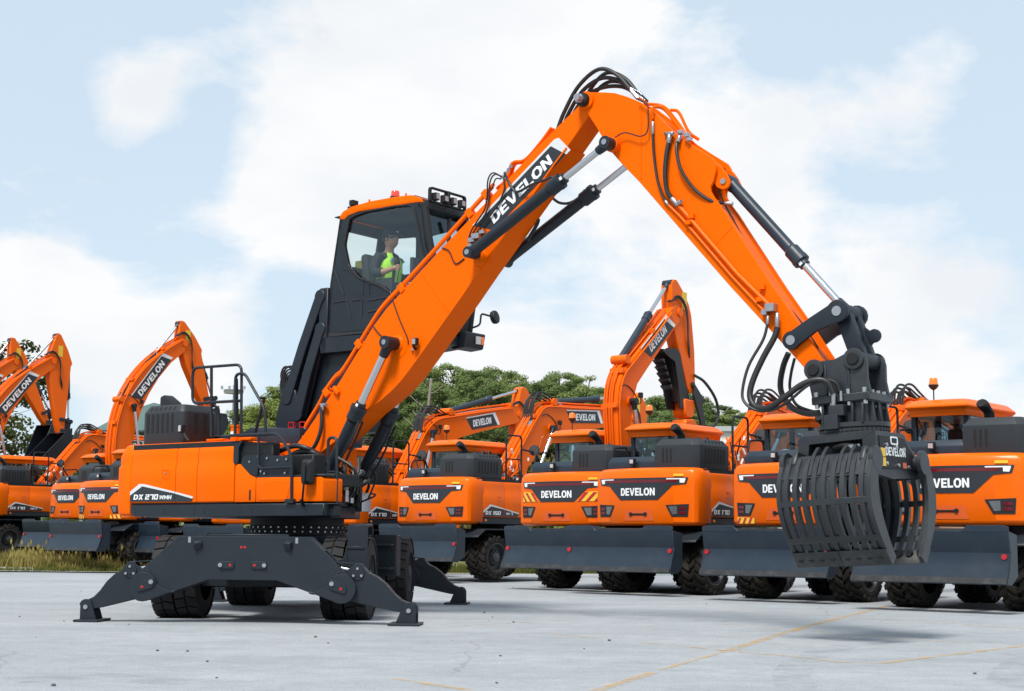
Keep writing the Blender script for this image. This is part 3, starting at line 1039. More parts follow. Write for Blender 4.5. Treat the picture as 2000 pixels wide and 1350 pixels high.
cw_prof = [(-2.08, 0), (-2.30, .006), (-2.38, .03), (-2.43, .10), (-2.47, .35), (-2.51, .8), (-2.53, 1.22)]
rings = []
for w_, ins in ((1.315, .05), (1.35, .012), (1.50, 0), (2.00, 0), (2.035, .018), (2.16, .018), (2.25, .045), (2.31, .09), (2.34, .16)):
    half = [(u_ + ins * (1 if k > 1 else 0), 1.222 - d_ - ins) for k, (u_, d_) in enumerate(cw_prof)]
    rings.append([(u_, v_, w_) for u_, v_ in half] + [(u_, -v_, w_) for u_, v_ in reversed(half)])
cw = MB().loft(rings).build('counterweight', ORANGE, hero, .01, 2, smooth=50)
# dark seam strips behind the panel gaps
MB().box(-2.08, .06, .7, 1.185, 1.48, 2.32).build('inner_body', GREY_COARSE, hero)
pA = side_panel(-2.08, -1.12)
pB = side_panel(-1.12, -.68)
pC = side_panel(-.68, .06)
MB().box(-2.08, .06, -1.2, .9, 1.48, 2.335).build('hood_deck', ORANGE, hero, .02)
# latch on the first door
mb = MB()
mb.ring([(-1.41, 1.83), (-1.25, 1.83), (-1.25, 1.96), (-1.41, 1.96)], [(-1.395, 1.845), (-1.265, 1.845), (-1.265, 1.945), (-1.395, 1.945)], 1.222, 1.227)
mb.box(-1.375, -1.285, 1.222, 1.225, 1.855, 1.935)
latch = mb.build('latch', ORANGE, pA)
MB().cyl((-1.325, 1.22, 1.91), (-1.325, 1.235, 1.91), .014, n=10).build('latch_button', STEEL, latch)
# model decal: silver chevron and charcoal field with the type name
dec = MB().prism([(-2.065, 1.518), (-2.07, 1.605), (-1.811, 1.732), (-1.122, 1.625), (-1.115, 1.512)], 1.223, 1.2275).build('type_decal', DECAL, pA)
MB().prism([(-2.07, 1.605), (-2.073, 1.66), (-1.879, 1.766), (-1.779, 1.764), (-1.123, 1.649), (-1.122, 1.625), (-1.811, 1.732)], 1.223, 1.2278).build('chevron', SILVER, dec)
dec2 = MB().prism([(-1.107, 1.512), (-1.113, 1.623), (-0.765, 1.552), (-0.784, 1.509)], 1.223, 1.2275).build('type_decal', DECAL, pB)
MB().prism([(-1.113, 1.623), (-1.114, 1.648), (-0.746, 1.579), (-0.745, 1.558), (-0.765, 1.552)], 1.223, 1.2278).build('chevron', SILVER, dec2)
lettering('DX', (-1.99, 1.2305, 1.545), (1, 0, 0), (0, 0, 1), .072, .10, .18, .20).build('lettering', WHITE, dec)
lettering('270', (-1.74, 1.2305, 1.545), (1, 0, 0), (0, 0, 1), .072, .10, .18, .27).build('lettering', WHITE, dec)
lettering('WMH', (-1.44, 1.2305, 1.545), (1, 0, 0), (0, 0, 1), .056, .10, .22, .25).build('lettering', WHITE, dec)
MB().face([(-1.875, 1.2312, 1.545), (-1.835, 1.2312, 1.545), (-1.845, 1.2312, 1.58), (-1.86, 1.2312, 1.58)])

# front right box with the black recess above it
mb = MB()
mb.prism([(.066, 1.495), (.066, 1.995), (.115, 2.01), (.20, 1.965), (.335, 1.86), (.40, 1.832), (.468, 1.825), (.468, 1.495)], 1.0, 1.218)
pD = mb.build('side_door', ORANGE, hero, .018, 2)
mb = MB()
mb.prism([(.35, 1.52), (.385, 1.52), (.385, 1.66), (.35, 1.66)], 1.216, 1.222)
mb.build('door_handle', GREY_COARSE, pD, .005)
mb = MB()
mb.prism([(.476, 1.495), (.476, 1.825), (1.66, 1.81), (1.70, 1.78), (1.70, 1.495)], .85, 1.218)
pE = mb.build('front_box', ORANGE, hero, .018, 2)
mb = MB()
mb.prism([(.56, 1.52), (.58, 1.74), (.74, 1.775), (1.14, 1.765), (1.06, 1.52)], 1.217, 1.2235)
mb.build('raised_panel', ORANGE, pE, .006)
MB().cyl((1.37, 1.215, 1.745), (1.37, 1.225, 1.745), .014, n=10).build('door_button', STEEL, pE)
mb = MB()
mb.prism([(.075, 2.02), (.075, 2.25), (.13, 2.295), (.72, 2.285), (.72, 1.85), (.42, 1.85), (.30, 1.90)], 1.02, 1.17)
mb.box(.72, 1.30, .75, 1.0, 1.83, 2.12)
mb.box(.1, 1.68, .5, 1.0, 1.70, 1.86)
blk = mb.build('black_recess_panel', GREY_COARSE, hero, .015)
mb = MB()
mb.prism(rounded([(.03, 2.02), (.03, 2.28), (.19, 2.305), (.13, 2.22), (.13, 2.03), (.10, 1.99)], .03), 1.14, 1.225)
mb.build('edge_trim', GREY, blk, .008)
mb = MB()
mb.prism([(.22, 1.90), (.15, 2.02), (.20, 2.12), (.44, 2.125), (.48, 2.08), (.48, 1.84), (.38, 1.84)], 1.17, 1.20)
mb.prism([(.50, 2.12), (1.06, 2.09), (1.10, 2.0), (1.10, 1.835), (.50, 1.835)], 1.12, 1.195)
mb.box(.47, .495, 1.17, 1.21, 1.85, 2.12)
mb.box(.45, 1.7, 1.0, 1.215, 1.812, 1.842)
mb.build('cover_plate', GREY, blk, .006, split=True)
mb = MB()
for (x, y) in ((490, 898), (501, 882), (520, 884), (529, 893), (553, 899), (538, 923), (502, 924), (483, 905), (549, 880)):
    pass
for (u_, w_) in ((.33, 2.03), (.55, 1.90), (.66, 2.07), (.86, 2.04), (1.02, 2.05), (.62, 1.87), (1.0, 1.87)):
    mb.cyl((u_, 1.19, w_), (u_, 1.214, w_), .016, n=8)
mb.build('bolts', STEEL, blk, stuff=True)
mb = MB()
mb.tube([(.72, .9, 2.08), (.95, .9, 2.16), (1.15, .85, 2.15), (1.3, .7, 2.0)], .04, 10)
mb.tube([(.62, .95, 2.18), (.9, .95, 2.24), (1.1, .9, 2.20), (1.2, .7, 2.1)], .035, 10)
mb.build('air_hose', BLACK, hero, split=True)

# headlight block in the deck's front right corner
mb = MB()
mb.prism(rounded([(1.26, 1.305), (1.80, 1.305), (1.80, 1.455), (1.26, 1.455)], .02), .98, 1.10)
mb.box(1.10, 1.82, .95, 1.14, 1.455, 1.475)
hb = mb.build('headlight_block', GREY, hero, .01)
MB().prism(rounded([(1.385, 1.325), (1.565, 1.325), (1.565, 1.44), (1.385, 1.44)], .02), 1.10, 1.112).build('headlight', LAMP, hb, .004)
MB().prism(rounded([(1.305, 1.325), (1.365, 1.325), (1.365, 1.44), (1.305, 1.44)], .012), 1.10, 1.114).build('turn_signal', AMBER, hb, .004)
mb = MB()
for w_ in (1.335, 1.375, 1.415):
    mb.prism([(1.64, w_), (1.76, w_), (1.76, w_ + .02), (1.64, w_ + .02)], 1.10, 1.104)
mb.build('louvre_slot', DARK, hb, split=True)

# ---- cowl, exhaust, hood
mb = MB()
pl = rounded([(-2.22, .28), (-1.33, .28), (-1.33, .95), (-2.22, .95)], .12, 5)
rings = [[(u_, v_, 2.345) for u_, v_ in pl], [(u_, v_, 2.80) for u_, v_ in pl]]
cx, cy = -1.775, .615
rings.append([(cx + (u_ - cx) * .86, cy + (v_ - cy) * .82, 2.905) for u_, v_ in pl])
cowl = MB().loft(rings).build('engine_cowl', COWL, hero, .012, 2, smooth=40)
mb = MB()
for k in range(6):
    u_ = -2.10 + k * .105
    if k < 6:
        mb.prism(rounded([(u_, 2.50), (u_ + .052, 2.50), (u_ + .052, 2.775), (u_, 2.775)], .014), .94, .953)
for k in range(2):
    v_ = .52 + k * .16
    mb.prism(rounded([(v_, 2.50), (v_ + .06, 2.50), (v_ + .06, 2.775), (v_, 2.775)], .014), -1.34, -1.327, 'vw')
for k in range(6):
    u_ = -2.02 + k * .095
    a, b = .932, .905
    mb.prism([(u_, 0), (u_ + .045, 0), (u_ + .045, 1), (u_, 1)], 0, .0001)
mb2 = MB()
for k in range(6):
    u_ = -2.10 + k * .105
    mb2.prism(rounded([(u_, 2.50), (u_ + .052, 2.50), (u_ + .052, 2.775), (u_, 2.775)], .014), .94, .953)
    t0, t1 = .25, .75
    for_w = [2.80 + .105 * t for t in (t0, t1)]
    for_v = [.95 - .0603 * t + .004 for t in (t0, t1)]
    uu = -2.06 + k * .098
    mb2.face([(uu, for_v[0], for_w[0]), (uu + .045, for_v[0], for_w[0]), (uu + .055, for_v[1], for_w[1]), (uu + .01, for_v[1], for_w[1])])
for k in range(2):
    v_ = .50 + k * .17
    mb2.prism(rounded([(v_, 2.50), (v_ + .065, 2.50), (v_ + .065, 2.775), (v_, 2.775)], .014), -1.34, -1.327, 'vw')
mb.bm.free()
mb2.build('vent_slot', DARK, cowl, split=True)
mb = MB()
mb.rbox(-2.3, -.9, -1.1, .2, 2.335, 2.50, .1)
mb.prism([(-1.0, 2.335), (.2, 2.335), (.2, 2.55), (-.8, 2.60), (-1.0, 2.5)], -1.15, .15)
mb.build('hood_cover', BLUEGREY, hero, .03, 2)
mb = MB()
mb.prism([(-2.52, 2.40), (-2.20, 2.40), (-2.18, 2.93), (-2.26, 3.02), (-2.44, 3.13), (-2.52, 3.10)], .18, .38)
mb.build('exhaust_stack', GREY_COARSE, hero, .03, 2)
mb = MB()
mb.cyl((-.17, 1.0, 2.34), (-.17, 1.0, 2.52), .075, n=16)
mb.cyl((-.17, 1.0, 2.52), (-.17, 1.0, 2.55), .082, n=16)
filt = mb.build('filter_canister', ORANGE, hero, .006)
MB().prism([(-.20, 2.40), (-.13, 2.40), (-.13, 2.46), (-.20, 2.46)], 1.073, 1.077).build('label', WHITE, filt)
mb = MB()
mb.box(-.66, -.34, .95, 1.1, 2.34, 2.37)
mb.box(.0, .25, 1.0, 1.12, 2.33, 2.37)
mb.build('mount_plate', ORANGE, hero, .006, split=True)
# work lamp beside the cowl
mb = MB()
mb.box(-1.30, -1.22, .98, 1.06, 2.48, 2.60)
mb.tube([(-1.25, 1.0, 2.49), (-1.18, 1.02, 2.43), (-1.10, 1.02, 2.36)], .02, 8)
wl = mb.build('work_lamp', GREY_COARSE, hero, .01)
MB().prism(rounded([(-1.285, 2.50), (-1.235, 2.50), (-1.235, 2.585), (-1.285, 2.585)], .01), 1.06, 1.065).build('lens', LAMP, wl)

# ---- handrails
R_ = .021
mb = MB()
mb.pipe([(-0.552, 1.1, 2.401), (-0.599, 1.1, 3.371)], R_)
mb.pipe([(-0.575, 1.1, 2.875), (-0.962, 1.1, 2.871), (-0.989, 1.1, 3.376), (0.005, 1.1, 3.366), (0.039, 1.1, 2.381)], R_, bend=.11)
mb.pipe([(-0.575, 1.1, 2.875), (0.017, 1.1, 2.869)], R_)
mb.pipe([(-0.507, 1, 2.405), (-0.537, 1, 2.81), (-0.618, 1.05, 2.845)], R_ * .9, bend=.12)
mb.build('handrail', GREY, hero)
mb = MB()
mb.pipe([(-0.028, 1.15, 2.381), (-0.056, 1.15, 3.232), (0.124, 1.15, 3.235), (0.539, 1.15, 2.724), (0.559, 1.15, 2.368)], R_, bend=.12)
mb.pipe([(-0.41, 0.75, 2.438), (-0.304, 0.9, 3.204)], R_)
mb.pipe([(-0.117, 0.7, 2.445), (0.026, 0.7, 2.885), (0.158, 0.8, 2.927), (0.383, 1.1, 2.886)], R_, bend=.08)
mb.build('handrail', GREY, hero)
mb = MB()
mb.pipe([(-0.026, 1.235, 2.39), (0.89, 1.235, 2.386), (1.146, 1.235, 2.098), (1.163, 1.235, 1.509)], R_, bend=.12)
mb.pipe([(0.517, 1.235, 2.372), (0.533, 1.235, 1.971), (0.573, 1.235, 1.937), (1.142, 1.235, 1.945)], R_ * .8, bend=.07)
mb.prism([(1.06, 1.475), (1.22, 1.475), (1.22, 1.53), (1.06, 1.53)], 1.17, 1.26)
mb.build('handrail', GREY, hero, 0)
mb = MB()
mb.pipe([(1.543, 0.95, 1.467), (1.515, 0.95, 2.329), (1.67, 0.95, 2.324), (1.688, 0.95, 1.466)], R_, bend=.10)
mb.pipe([(1.534, 0.95, 1.734), (1.68, 0.95, 1.732)], R_ * .7)
mb.pipe([(1.529, 0.95, 1.883), (1.675, 0.95, 1.88)], R_ * .7)
mb.build('handrail', GREY, hero)
mb = MB()
mb.pipe([(0.581, -0.55, 1.844), (0.651, -0.6, 1.888), (0.782, -0.65, 1.852), (0.749, -0.7, 1.76), (0.564, -0.75, 1.511)], R_, bend=.08)
mb.build('handrail', GREY, hero)
# mirror on the deck corner
mb = MB()
pl = rounded([(1.42, 1.71), (1.60, 1.71), (1.60, 2.03), (1.42, 2.03)], .035, 4)
mb.loft([[(p[0], 1.27, p[1]) for p in pl], [(p[0], 1.32, p[1]) for p in pl], [(1.51 + (p[0] - 1.51) * .7, 1.36, 1.87 + (p[1] - 1.87) * .75) for p in pl]])
mb.pipe([(1.52, 1.37, 1.95), (1.52, 1.38, 1.72), (1.42, 1.30, 1.50), (1.38, 1.23, 1.46)], .014, bend=.1)
mb.cyl((1.36, 1.22, 1.44), (1.36, 1.26, 1.52), .025, n=8)
mb.build('deck_mirror', GREY_COARSE, hero)

# ------------------------------------------------------------------ boom
BT = [(0.088, 2.239), (0.359, 2.502), (0.737, 2.905), (0.972, 3.165), (1.569, 3.88), (1.799, 4.102), (2.209, 4.412), (2.757, 4.83), (3.491, 5.354), (4.381, 6.014), (4.733, 6.255), (5.003, 6.432)]
BB = [(5.08, 6.231), (4.747, 5.88), (4.561, 5.698), (3.378, 4.462), (3.088, 4.145), (2.408, 3.438), (2.235, 3.262), (2.082, 3.116), (1.909, 2.987), (1.734, 2.879), (1.475, 2.739), (1.009, 2.405), (0.531, 2.15), (0.13, 1.922), (-.02, 1.84), (-.05, 2.0)]
mb = MB()
mb.prism(BT + BB, -.185, .185)
boom = mb.build('boom', ORANGE, hero, .006, 1, smooth=28)
mb = MB()      # wider foot with its pivot boss
mb.prism([(-.12, 1.80), (.10, 1.78), (.42, 2.06), (.60, 2.20), (.22, 2.30), (-.02, 2.16)], -.30, .30)
mb.cyl((-.02, -.36, 1.92), (-.02, .36, 1.92), .12, n=20)
mb.build('boom_foot', ORANGE, boom, .01)
mb = MB()      # flange lips along the lower and upper edges
for lst in (BB[1:14],):
    for a, b in zip(lst, lst[1:]):
        mb.prism([a, b, (b[0] + .012, b[1] - .016), (a[0] + .012, a[1] - .016)], -.205, .205)
mb.build('lower_flange', ORANGE, boom)
mb = MB()      # weld seams and bosses
def seam(mbx, pa, pb, v, r=.009):
    mbx.tube([(pa[0], v, pa[1]), (pb[0], v, pb[1])], r, 6, smooth=False)
seam(mb, (2.403, 4.541), (2.886, 3.967), .186)
seam(mb, (0.284, 2.433), (0.501, 2.165), .186)
seam(mb, (0.342, 2.474), (0.559, 2.191), .186)
for w_, a_ in ((.0, 0),):
    pass
mb.cyl((2.0, .185, 3.60), (2.0, .215, 3.60), .13, .10, n=24)
mb.cyl((2.0, .185, 3.60), (2.0, .190, 3.60), .19, n=28)
mb.cyl((3.40, .185, 4.62), (3.40, .215, 4.62), .12, .10, n=24)
mb.cyl((3.40, .185, 4.62), (3.40, .190, 4.62), .17, n=28)
mb.build('pivot_boss', ORANGE, boom, split=True)
# brand panel on the boom
d_ = Vector((.808, 0, .589)); n_ = Vector((-.589, 0, .808))
A_ = Vector((3.30, .1885, 5.055))
mb = MB()
L_ = 1.50
def bp(s_, t_, off=0.0):
    p = A_ + d_ * s_ + n_ * t_
    return (p.x, p.z)
mb.prism([bp(.0, 0), bp(.20, -.255), bp(1.60, -.255), bp(1.49, 0)], .1862, .1895)
plate = mb.build('brand_panel', DECAL, boom)
MB().prism([bp(1.49, 0), bp(1.60, -.255), bp(1.68, -.255), bp(1.64, .0), bp(1.58, .03), bp(-.02, .03), bp(.0, 0)], .1862, .190).build('panel_edge', SILVER, plate)
o3 = A_ + d_ * .25 - n_ * .198
lettering('DEVELON', (o3.x, .1925, o3.z), (d_.x, 0, d_.z), (n_.x, 0, n_.z), .140, .07, .10, 1.14).build('lettering', WHITE, plate)

# boom cylinders
for v_ in (.335, -.335):
    cylinder_part((.66, 1.44), (2.0, 3.605), .64, .088, .108, .05, v_, hero, 'boom_cylinder', half=.11)
mb = MB()
mb.cyl((2.0, -.40, 3.605), (2.0, .40, 3.605), .05, n=14)
mb.cyl((.66, -.46, 1.44), (.66, .46, 1.44), .06, n=14)
mb.cyl((3.385, -.43, 4.665), (3.385, .43, 4.665), .045, n=14)
mb.build('pivot_pin', GREY, hero, split=True)
mb = MB()
for (u_, w_) in ((2.0, 3.605), (3.385, 4.665), (5.475, 5.785)):
    mb.cyl((u_, .425, w_), (u_, .455, w_), .036, n=14)
mb.build('pin_cap', STEEL, hero, split=True)
for v_ in (.36, -.36):
    cylinder_part((3.385, 4.665), (5.475, 5.785), .70, .078, .097, .042, v_, hero, 'arm_cylinder', half=.085)
# small hoses on the boom cylinders
mb = MB()
for v_ in (.335, -.335):
    mb.tube([(1.50, v_ + .02, 2.60), (1.42, v_ + .06, 2.35), (1.10, v_ + .06, 1.95), (.95, v_ + .02, 1.75)], .018, 6)
    mb.tube([(1.47, v_ - .09, 2.58), (1.25, v_ - .10, 2.2), (1.0, v_ - .08, 1.8)], .016, 6)
mb.build('cylinder_pipe', GREY, hero, split=True)

# steel tubes along the boom top
mb = MB()
for dv, dw in ((.11, .095), (.172, .045)):
    pts = [(0.351, 2.509), (0.587, 2.791), (0.726, 2.997), (0.895, 3.165), (1.054, 3.276), (1.546, 3.86), (1.78, 4.1), (2.209, 4.415), (3.199, 5.178), (3.614, 5.496)]
    mb.tube([(p[0] - dw * .7, dv, p[1] + dw) for p in pts], .024, 8, sub=4)
pts = [(3.614, 5.496), (3.778, 5.608), (3.858, 5.798), (4.062, 5.815), (4.301, 5.999), (4.475, 6.171)]
for dv in (.03, .09):
    mb.tube([(p[0] - .03, dv, p[1] + .03) for p in pts], .022, 8, sub=5)
tubes = mb.build('hydraulic_tube', ORANGE, boom, split=True)
mb = MB()
for p in ((0.756, 2.982), (1.338, 3.609), (2.094, 4.315), (3.241, 5.193), (3.507, 5.409)):
    mb.prism([(p[0] - .115, p[1] + .06), (p[0] - .045, p[1] + .12), (p[0] + .04, p[1] + .02), (p[0] - .03, p[1] - .04)], .08, .20)
p = (0.899, 3.045)
mb.prism([(p[0] - .03, p[1] + .02), (p[0] + .07, p[1] - .08), (p[0] + .10, p[1] - .03), (p[0] + .01, p[1] + .06)], .12, .24)
mb.build('tube_clamp', ORANGE, boom, .008, split=True)
# ribbed hose from the deck to the tubes
mb = MB()
mb.tube([(0.693, 0.24, 2.811), (0.721, 0.26, 2.569), (0.679, 0.28, 2.373), (0.577, 0.3, 2.22), (0.404, 0.3, 2.133), (0.206, 0.28, 2.139), (0.003, 0.2, 2.212)], .028, 8)
mb.build('boom_hose', BLACK, boom)
mb = MB()
mb.cyl((0.702, 0.22, 2.855), (0.695, 0.24, 2.747), .032, n=10)
mb.cyl((0.624, 0.18, 2.854), (0.799, 0.26, 2.84), .026, n=8)
for p in ((0.944, 3.148), (0.502, 2.688), (0.534, 2.637), (0.437, 2.598), (3.671, 5.636), (3.777, 5.722), (3.728, 5.682), (3.818, 5.763)):
    mb.cyl((p[0] - .05, .02, p[1] + .06), (p[0] + .01, .12, p[1] + .02), .024, n=8)
mb.build('hose_fittings', STEEL, boom, stuff=True)
# thin electric leads on the boom side
mb = MB()
def lead(pts, v, r=.0085):
    mb.tube([(p[0], v, p[1]) for p in pts], r, 6)
lead([(2.766, 4.824), (2.88, 4.771), (2.96, 4.627), (3.02, 4.587), (3.139, 4.642)], .196)
lead([(1.925, 4.184), (2.049, 3.924), (2.189, 3.673), (2.209, 3.59)], .194)
lead([(1.574, 3.878), (1.669, 3.78), (1.763, 3.704)], .196)
lead([(5.501, 5.87), (5.655, 5.91), (5.873, 5.832), (5.973, 5.885), (5.981, 6.091), (5.967, 6.2), (5.83, 6.303)], .262)
mb.build('electric_lead', BLACK, boom, split=True)
mb = MB()
p = (2.384, 3.601)
mb.rbox(p[0] - .04, p[0] + .04, .23, .29, p[1] - .05, p[1] + .05, .01)
mb.cyl((p[0] - .05, .19, p[1] - .09), (p[0] - .03, .26, p[1] - .05), .022, n=8)
wl = mb.build('work_lamp', GREY_COARSE, boom, .008)
MB().prism([(p[0] - .025, p[1] - .035), (p[0] + .028, p[1] - .035), (p[0] + .028, p[1] + .038), (p[0] - .025, p[1] + .038)], .291, .297).build('lens', LAMP_PINK, wl)
mb = MB()
mb.cyl((2.269, 0.185, 3.512), (2.3, 0.22, 3.507), .016, n=10)
for q in ((769, 588), (796, 655), (888, 484)):
    pass
mb.build('boom_bolt', STEEL, boom)

# ------------------------------------------------------------------ arm
AT = [(5.002, 6.365), (4.979, 6.441), (5.025, 6.511), (5.101, 6.519), (5.313, 6.484), (5.47, 6.448), (5.647, 6.372), (5.833, 6.274), (6.074, 6.073), (6.243, 5.896), (6.368, 5.765), (6.552, 5.63), (6.725, 5.508), (6.812, 5.447), (6.852, 5.381), (6.862, 5.307), (6.83, 5.178), (6.789, 5.108), (6.789, 5.05), (6.829, 4.979), (6.948, 4.819), (7.082, 4.609), (7.542, 3.906), (7.933, 3.345), (8.159, 2.998), (8.139, 2.909), (8.068, 2.857)]
AB = [(7.969, 2.897), (7.503, 3.409), (7.036, 3.912), (6.238, 4.817), (5.82, 5.293), (5.569, 5.552), (5.392, 5.752), (5.302, 5.9), (5.201, 6.061), (5.087, 6.228)]
mb = MB()
out = AT + AB
mb.prism(out, .162, .205)
mb.prism(out, -.205, -.162)
arm = mb.build('arm', ORANGE, hero, .006, smooth=28)
mb = MB()       # top, bottom and inner plates of the box
low = [(6.811, 4.968), (6.931, 4.809), (7.065, 4.601), (7.526, 3.894), (7.918, 3.333), (8.126, 2.997)]
for a, b in zip(low, low[1:]):
    mb.prism([a, b, (b[0] - .03, b[1] - .02), (a[0] - .03, a[1] - .02)], -.163, .163)
bl = [(7.954, 2.912), (7.019, 3.93), (6.22, 4.841), (5.801, 5.317), (5.406, 5.76)]
for a, b in zip(bl, bl[1:]):
    mb.prism([a, b, (b[0] + .02, b[1] + .03), (a[0] + .02, a[1] + .03)], -.163, .163)
tl = [(5.48, 6.421), (5.814, 6.243), (6.055, 6.046), (6.225, 5.868), (6.35, 5.737), (6.534, 5.604), (6.795, 5.395)]
for a, b in zip(tl, tl[1:]):
    mb.prism([a, b, (b[0] - .02, b[1] - .04), (a[0] - .02, a[1] - .04)], -.163, .163)
mb.build('cover_plates', ORANGE, arm)
mb = MB()       # bucket cylinder brackets, pivot bosses
br = [(6.812, 5.399), (6.906, 5.331), (6.978, 5.23), (7.018, 5.14), (6.99, 5.077), (6.917, 5.063), (6.836, 5.104), (6.79, 5.195)]
for v_ in (.115, -.145):
    mb.prism(rounded(br, .03, 3), v_, v_ + .035)
mb.cyl((5.475, -.30, 5.785), (5.475, .30, 5.785), .09, .09, n=20)
mb.cyl((5.05, -.235, 6.42), (5.05, .235, 6.42), .115, n=22)
mb.build('bracket', ORANGE, arm, .006, split=True)
mb = MB()
seam(mb, (5.851, 6.236), (5.849, 5.324), .206)
seam(mb, (7.078, 4.601), (6.728, 4.311), .206, .004)
mb.build('weld_seam', ORANGE, arm, split=True)
mb = MB()
mb.cyl((5.035, .23, 6.425), (5.035, .30, 6.425), .085, n=20)
mb.build('pin_seal', GREY_COARSE, arm)
mb = MB()
mb.cyl((5.035, .30, 6.425), (5.035, .35, 6.425), .062, n=6)
mb.cyl((5.035, .35, 6.425), (5.035, .40, 6.425), .045, n=12)
c = (6.929, 5.16)
mb.cyl((c[0], .148, c[1]), (c[0], .165, c[1]), .034, n=14)
mb.build('pin_nut', STEEL, arm, split=True)
mb = MB()       # tubes on the arm side
for pts, r_ in (([(6.221, 4.972), (6.408, 4.783), (7.049, 4.042), (7.458, 3.603)], .014), ([(6.354, 4.955), (6.511, 4.777), (7.141, 4.045), (7.541, 3.648)], .024)):
    mb.tube([(p[0], .228, p[1]) for p in pts], r_, 8, smooth=False)
for p in ((6.546, 4.773), (6.504, 4.705), (7.449, 3.858), (7.415, 3.722)):
    mb.rbox(p[0] - .03, p[0] + .04, .205, .26, p[1] - .02, p[1] + .03, .01)
mb.tube([(6.021, 0.22, 6.033), (6.034, 0.24, 6.133), (6.058, 0.22, 6.172), (6.127, 0.1, 6.144), (6.308, 0.05, 5.882), (6.383, 0, 5.8)], .02, 8)
mb.tube([(5.837, 0.12, 6.27), (6.079, 0.08, 6.207), (6.209, 0, 6.035), (6.337, -0.02, 5.849), (6.403, -0.05, 5.783)], .02, 8)
mb.tube([(6.078, -0.1, 6.206), (6.192, -0.1, 6.155), (6.325, -0.1, 5.9), (6.436, -0.15, 5.793)], .02, 8)
mb.build('arm_tube', ORANGE, arm, split=True)
mb = MB()
mb.tube([(6.027, 0.23, 5.842), (6.044, 0.235, 5.601), (6.095, 0.24, 5.282), (6.176, 0.235, 5.057), (6.221, 0.23, 4.972)], .017, 8)
mb.tube([(6.259, 0.24, 5.723), (6.235, 0.26, 5.568), (6.219, 0.27, 5.321), (6.24, 0.26, 5.123), (6.318, 0.24, 4.994)], .028, 8)
mb.tube([(6.375, 0.2, 5.758), (6.368, 0.26, 5.61), (6.435, 0.27, 5.352), (6.588, 0.24, 5.106), (6.801, 0.2, 4.934), (6.913, 0.1, 4.914)], .020, 8)
mb.tube([(6.841, 0.1, 5.087), (6.882, 0.08, 4.952), (6.989, 0.06, 4.743), (7.114, 0.05, 4.508), (7.433, 0.05, 3.966), (7.837, 0.05, 3.456), (8.035, 0.05, 3.156)], .010, 6)
mb.build('arm_hose', BLACK, arm, split=True)
mb = MB()
mb.cyl((6.024, 0.225, 5.994), (6.027, 0.23, 5.842), .021, n=10)
mb.cyl((6.266, 0.24, 5.79), (6.255, 0.245, 5.692), .031, n=10)
mb.cyl((6.191, 0.22, 5.825), (6.328, 0.26, 5.795), .026, n=8)
mb.cyl((6.397, 0.2, 5.816), (6.384, 0.25, 5.684), .026, n=10)
mb.cyl((6.195, 0.232, 5.012), (6.242, 0.23, 4.951), .019, n=8)
mb.cyl((6.294, 0.245, 5.027), (6.377, 0.235, 4.927), .03, n=8)
mb.cyl((6.308, 0.2, 4.948), (6.427, 0.26, 4.965), .03, n=6)
mb.cyl((6.906, 0.1, 4.915), (7.01, 0.07, 4.901), .024, n=8)
for (x, y, s) in ((1504, 597, .05), (1510, 605, .045), (1490, 606, .035), (1494, 612, .03)):
    pass
for p, s in (((7.583, 3.619), .06), ((7.494, 3.574), .04), ((6.412, 5.809), .03), ((6.502, 5.757), .035), ((6.529, 5.703), .03)):
    mb.rbox(p[0] - s, p[0] + s * .8, .20, .20 + s * 2, p[1] - s * .8, p[1] + s * .7, .01)
mb.cyl((7.655, 0.27, 3.547), (7.658, 0.28, 3.386), .026, n=10)
mb.cyl((7.541, 0.27, 3.528), (7.539, 0.28, 3.429), .018, n=10)
mb.build('arm_fitting', STEEL, arm, .004, split=True)
mb = MB()       # ribbed hoses to the grapple
mb.tube([(7.658, 0.28, 3.386), (7.629, 0.3, 3.271), (7.519, 0.36, 3.045), (7.421, 0.42, 2.79), (7.403, 0.45, 2.618), (7.487, 0.48, 2.499), (7.647, 0.5, 2.48), (7.832, 0.5, 2.577), (8.027, 0.46, 2.714), (8.188, 0.42, 2.764), (8.299, 0.38, 2.729), (8.353, 0.36, 2.607)], .034, 10)
mb.tube([(7.539, 0.28, 3.429), (7.5, 0.32, 3.25), (7.373, 0.42, 2.963), (7.325, 0.48, 2.676), (7.373, 0.5, 2.542), (7.522, 0.5, 2.457), (7.708, 0.5, 2.46), (7.893, 0.5, 2.541), (8.087, 0.46, 2.695), (8.229, 0.38, 2.766), (8.369, 0.34, 2.728), (8.421, 0.33, 2.617)], .017, 8)
mb.tube([(7.509, -0.28, 3.168), (7.423, -0.32, 3.03), (7.361, -0.36, 2.831), (7.397, -0.36, 2.682), (7.553, -0.3, 2.536), (7.735, -0.25, 2.467), (7.915, -0.2, 2.456)], .034, 10)
mb.tube([(7.585, -0.28, 3.104), (7.518, -0.32, 2.936), (7.482, -0.36, 2.766), (7.576, -0.32, 2.583), (7.798, -0.25, 2.493), (7.915, -0.2, 2.485)], .018, 8)
gh = mb.build('grapple_hose', BLACK, arm, split=True)
mb = MB()
mb.cyl((8.353, 0.36, 2.618), (8.345, 0.35, 2.465), .026, n=10)
mb.cyl((8.422, 0.33, 2.639), (8.425, 0.33, 2.534), .017, n=10)
mb.build('hose_end', STEEL, gh, split=True)

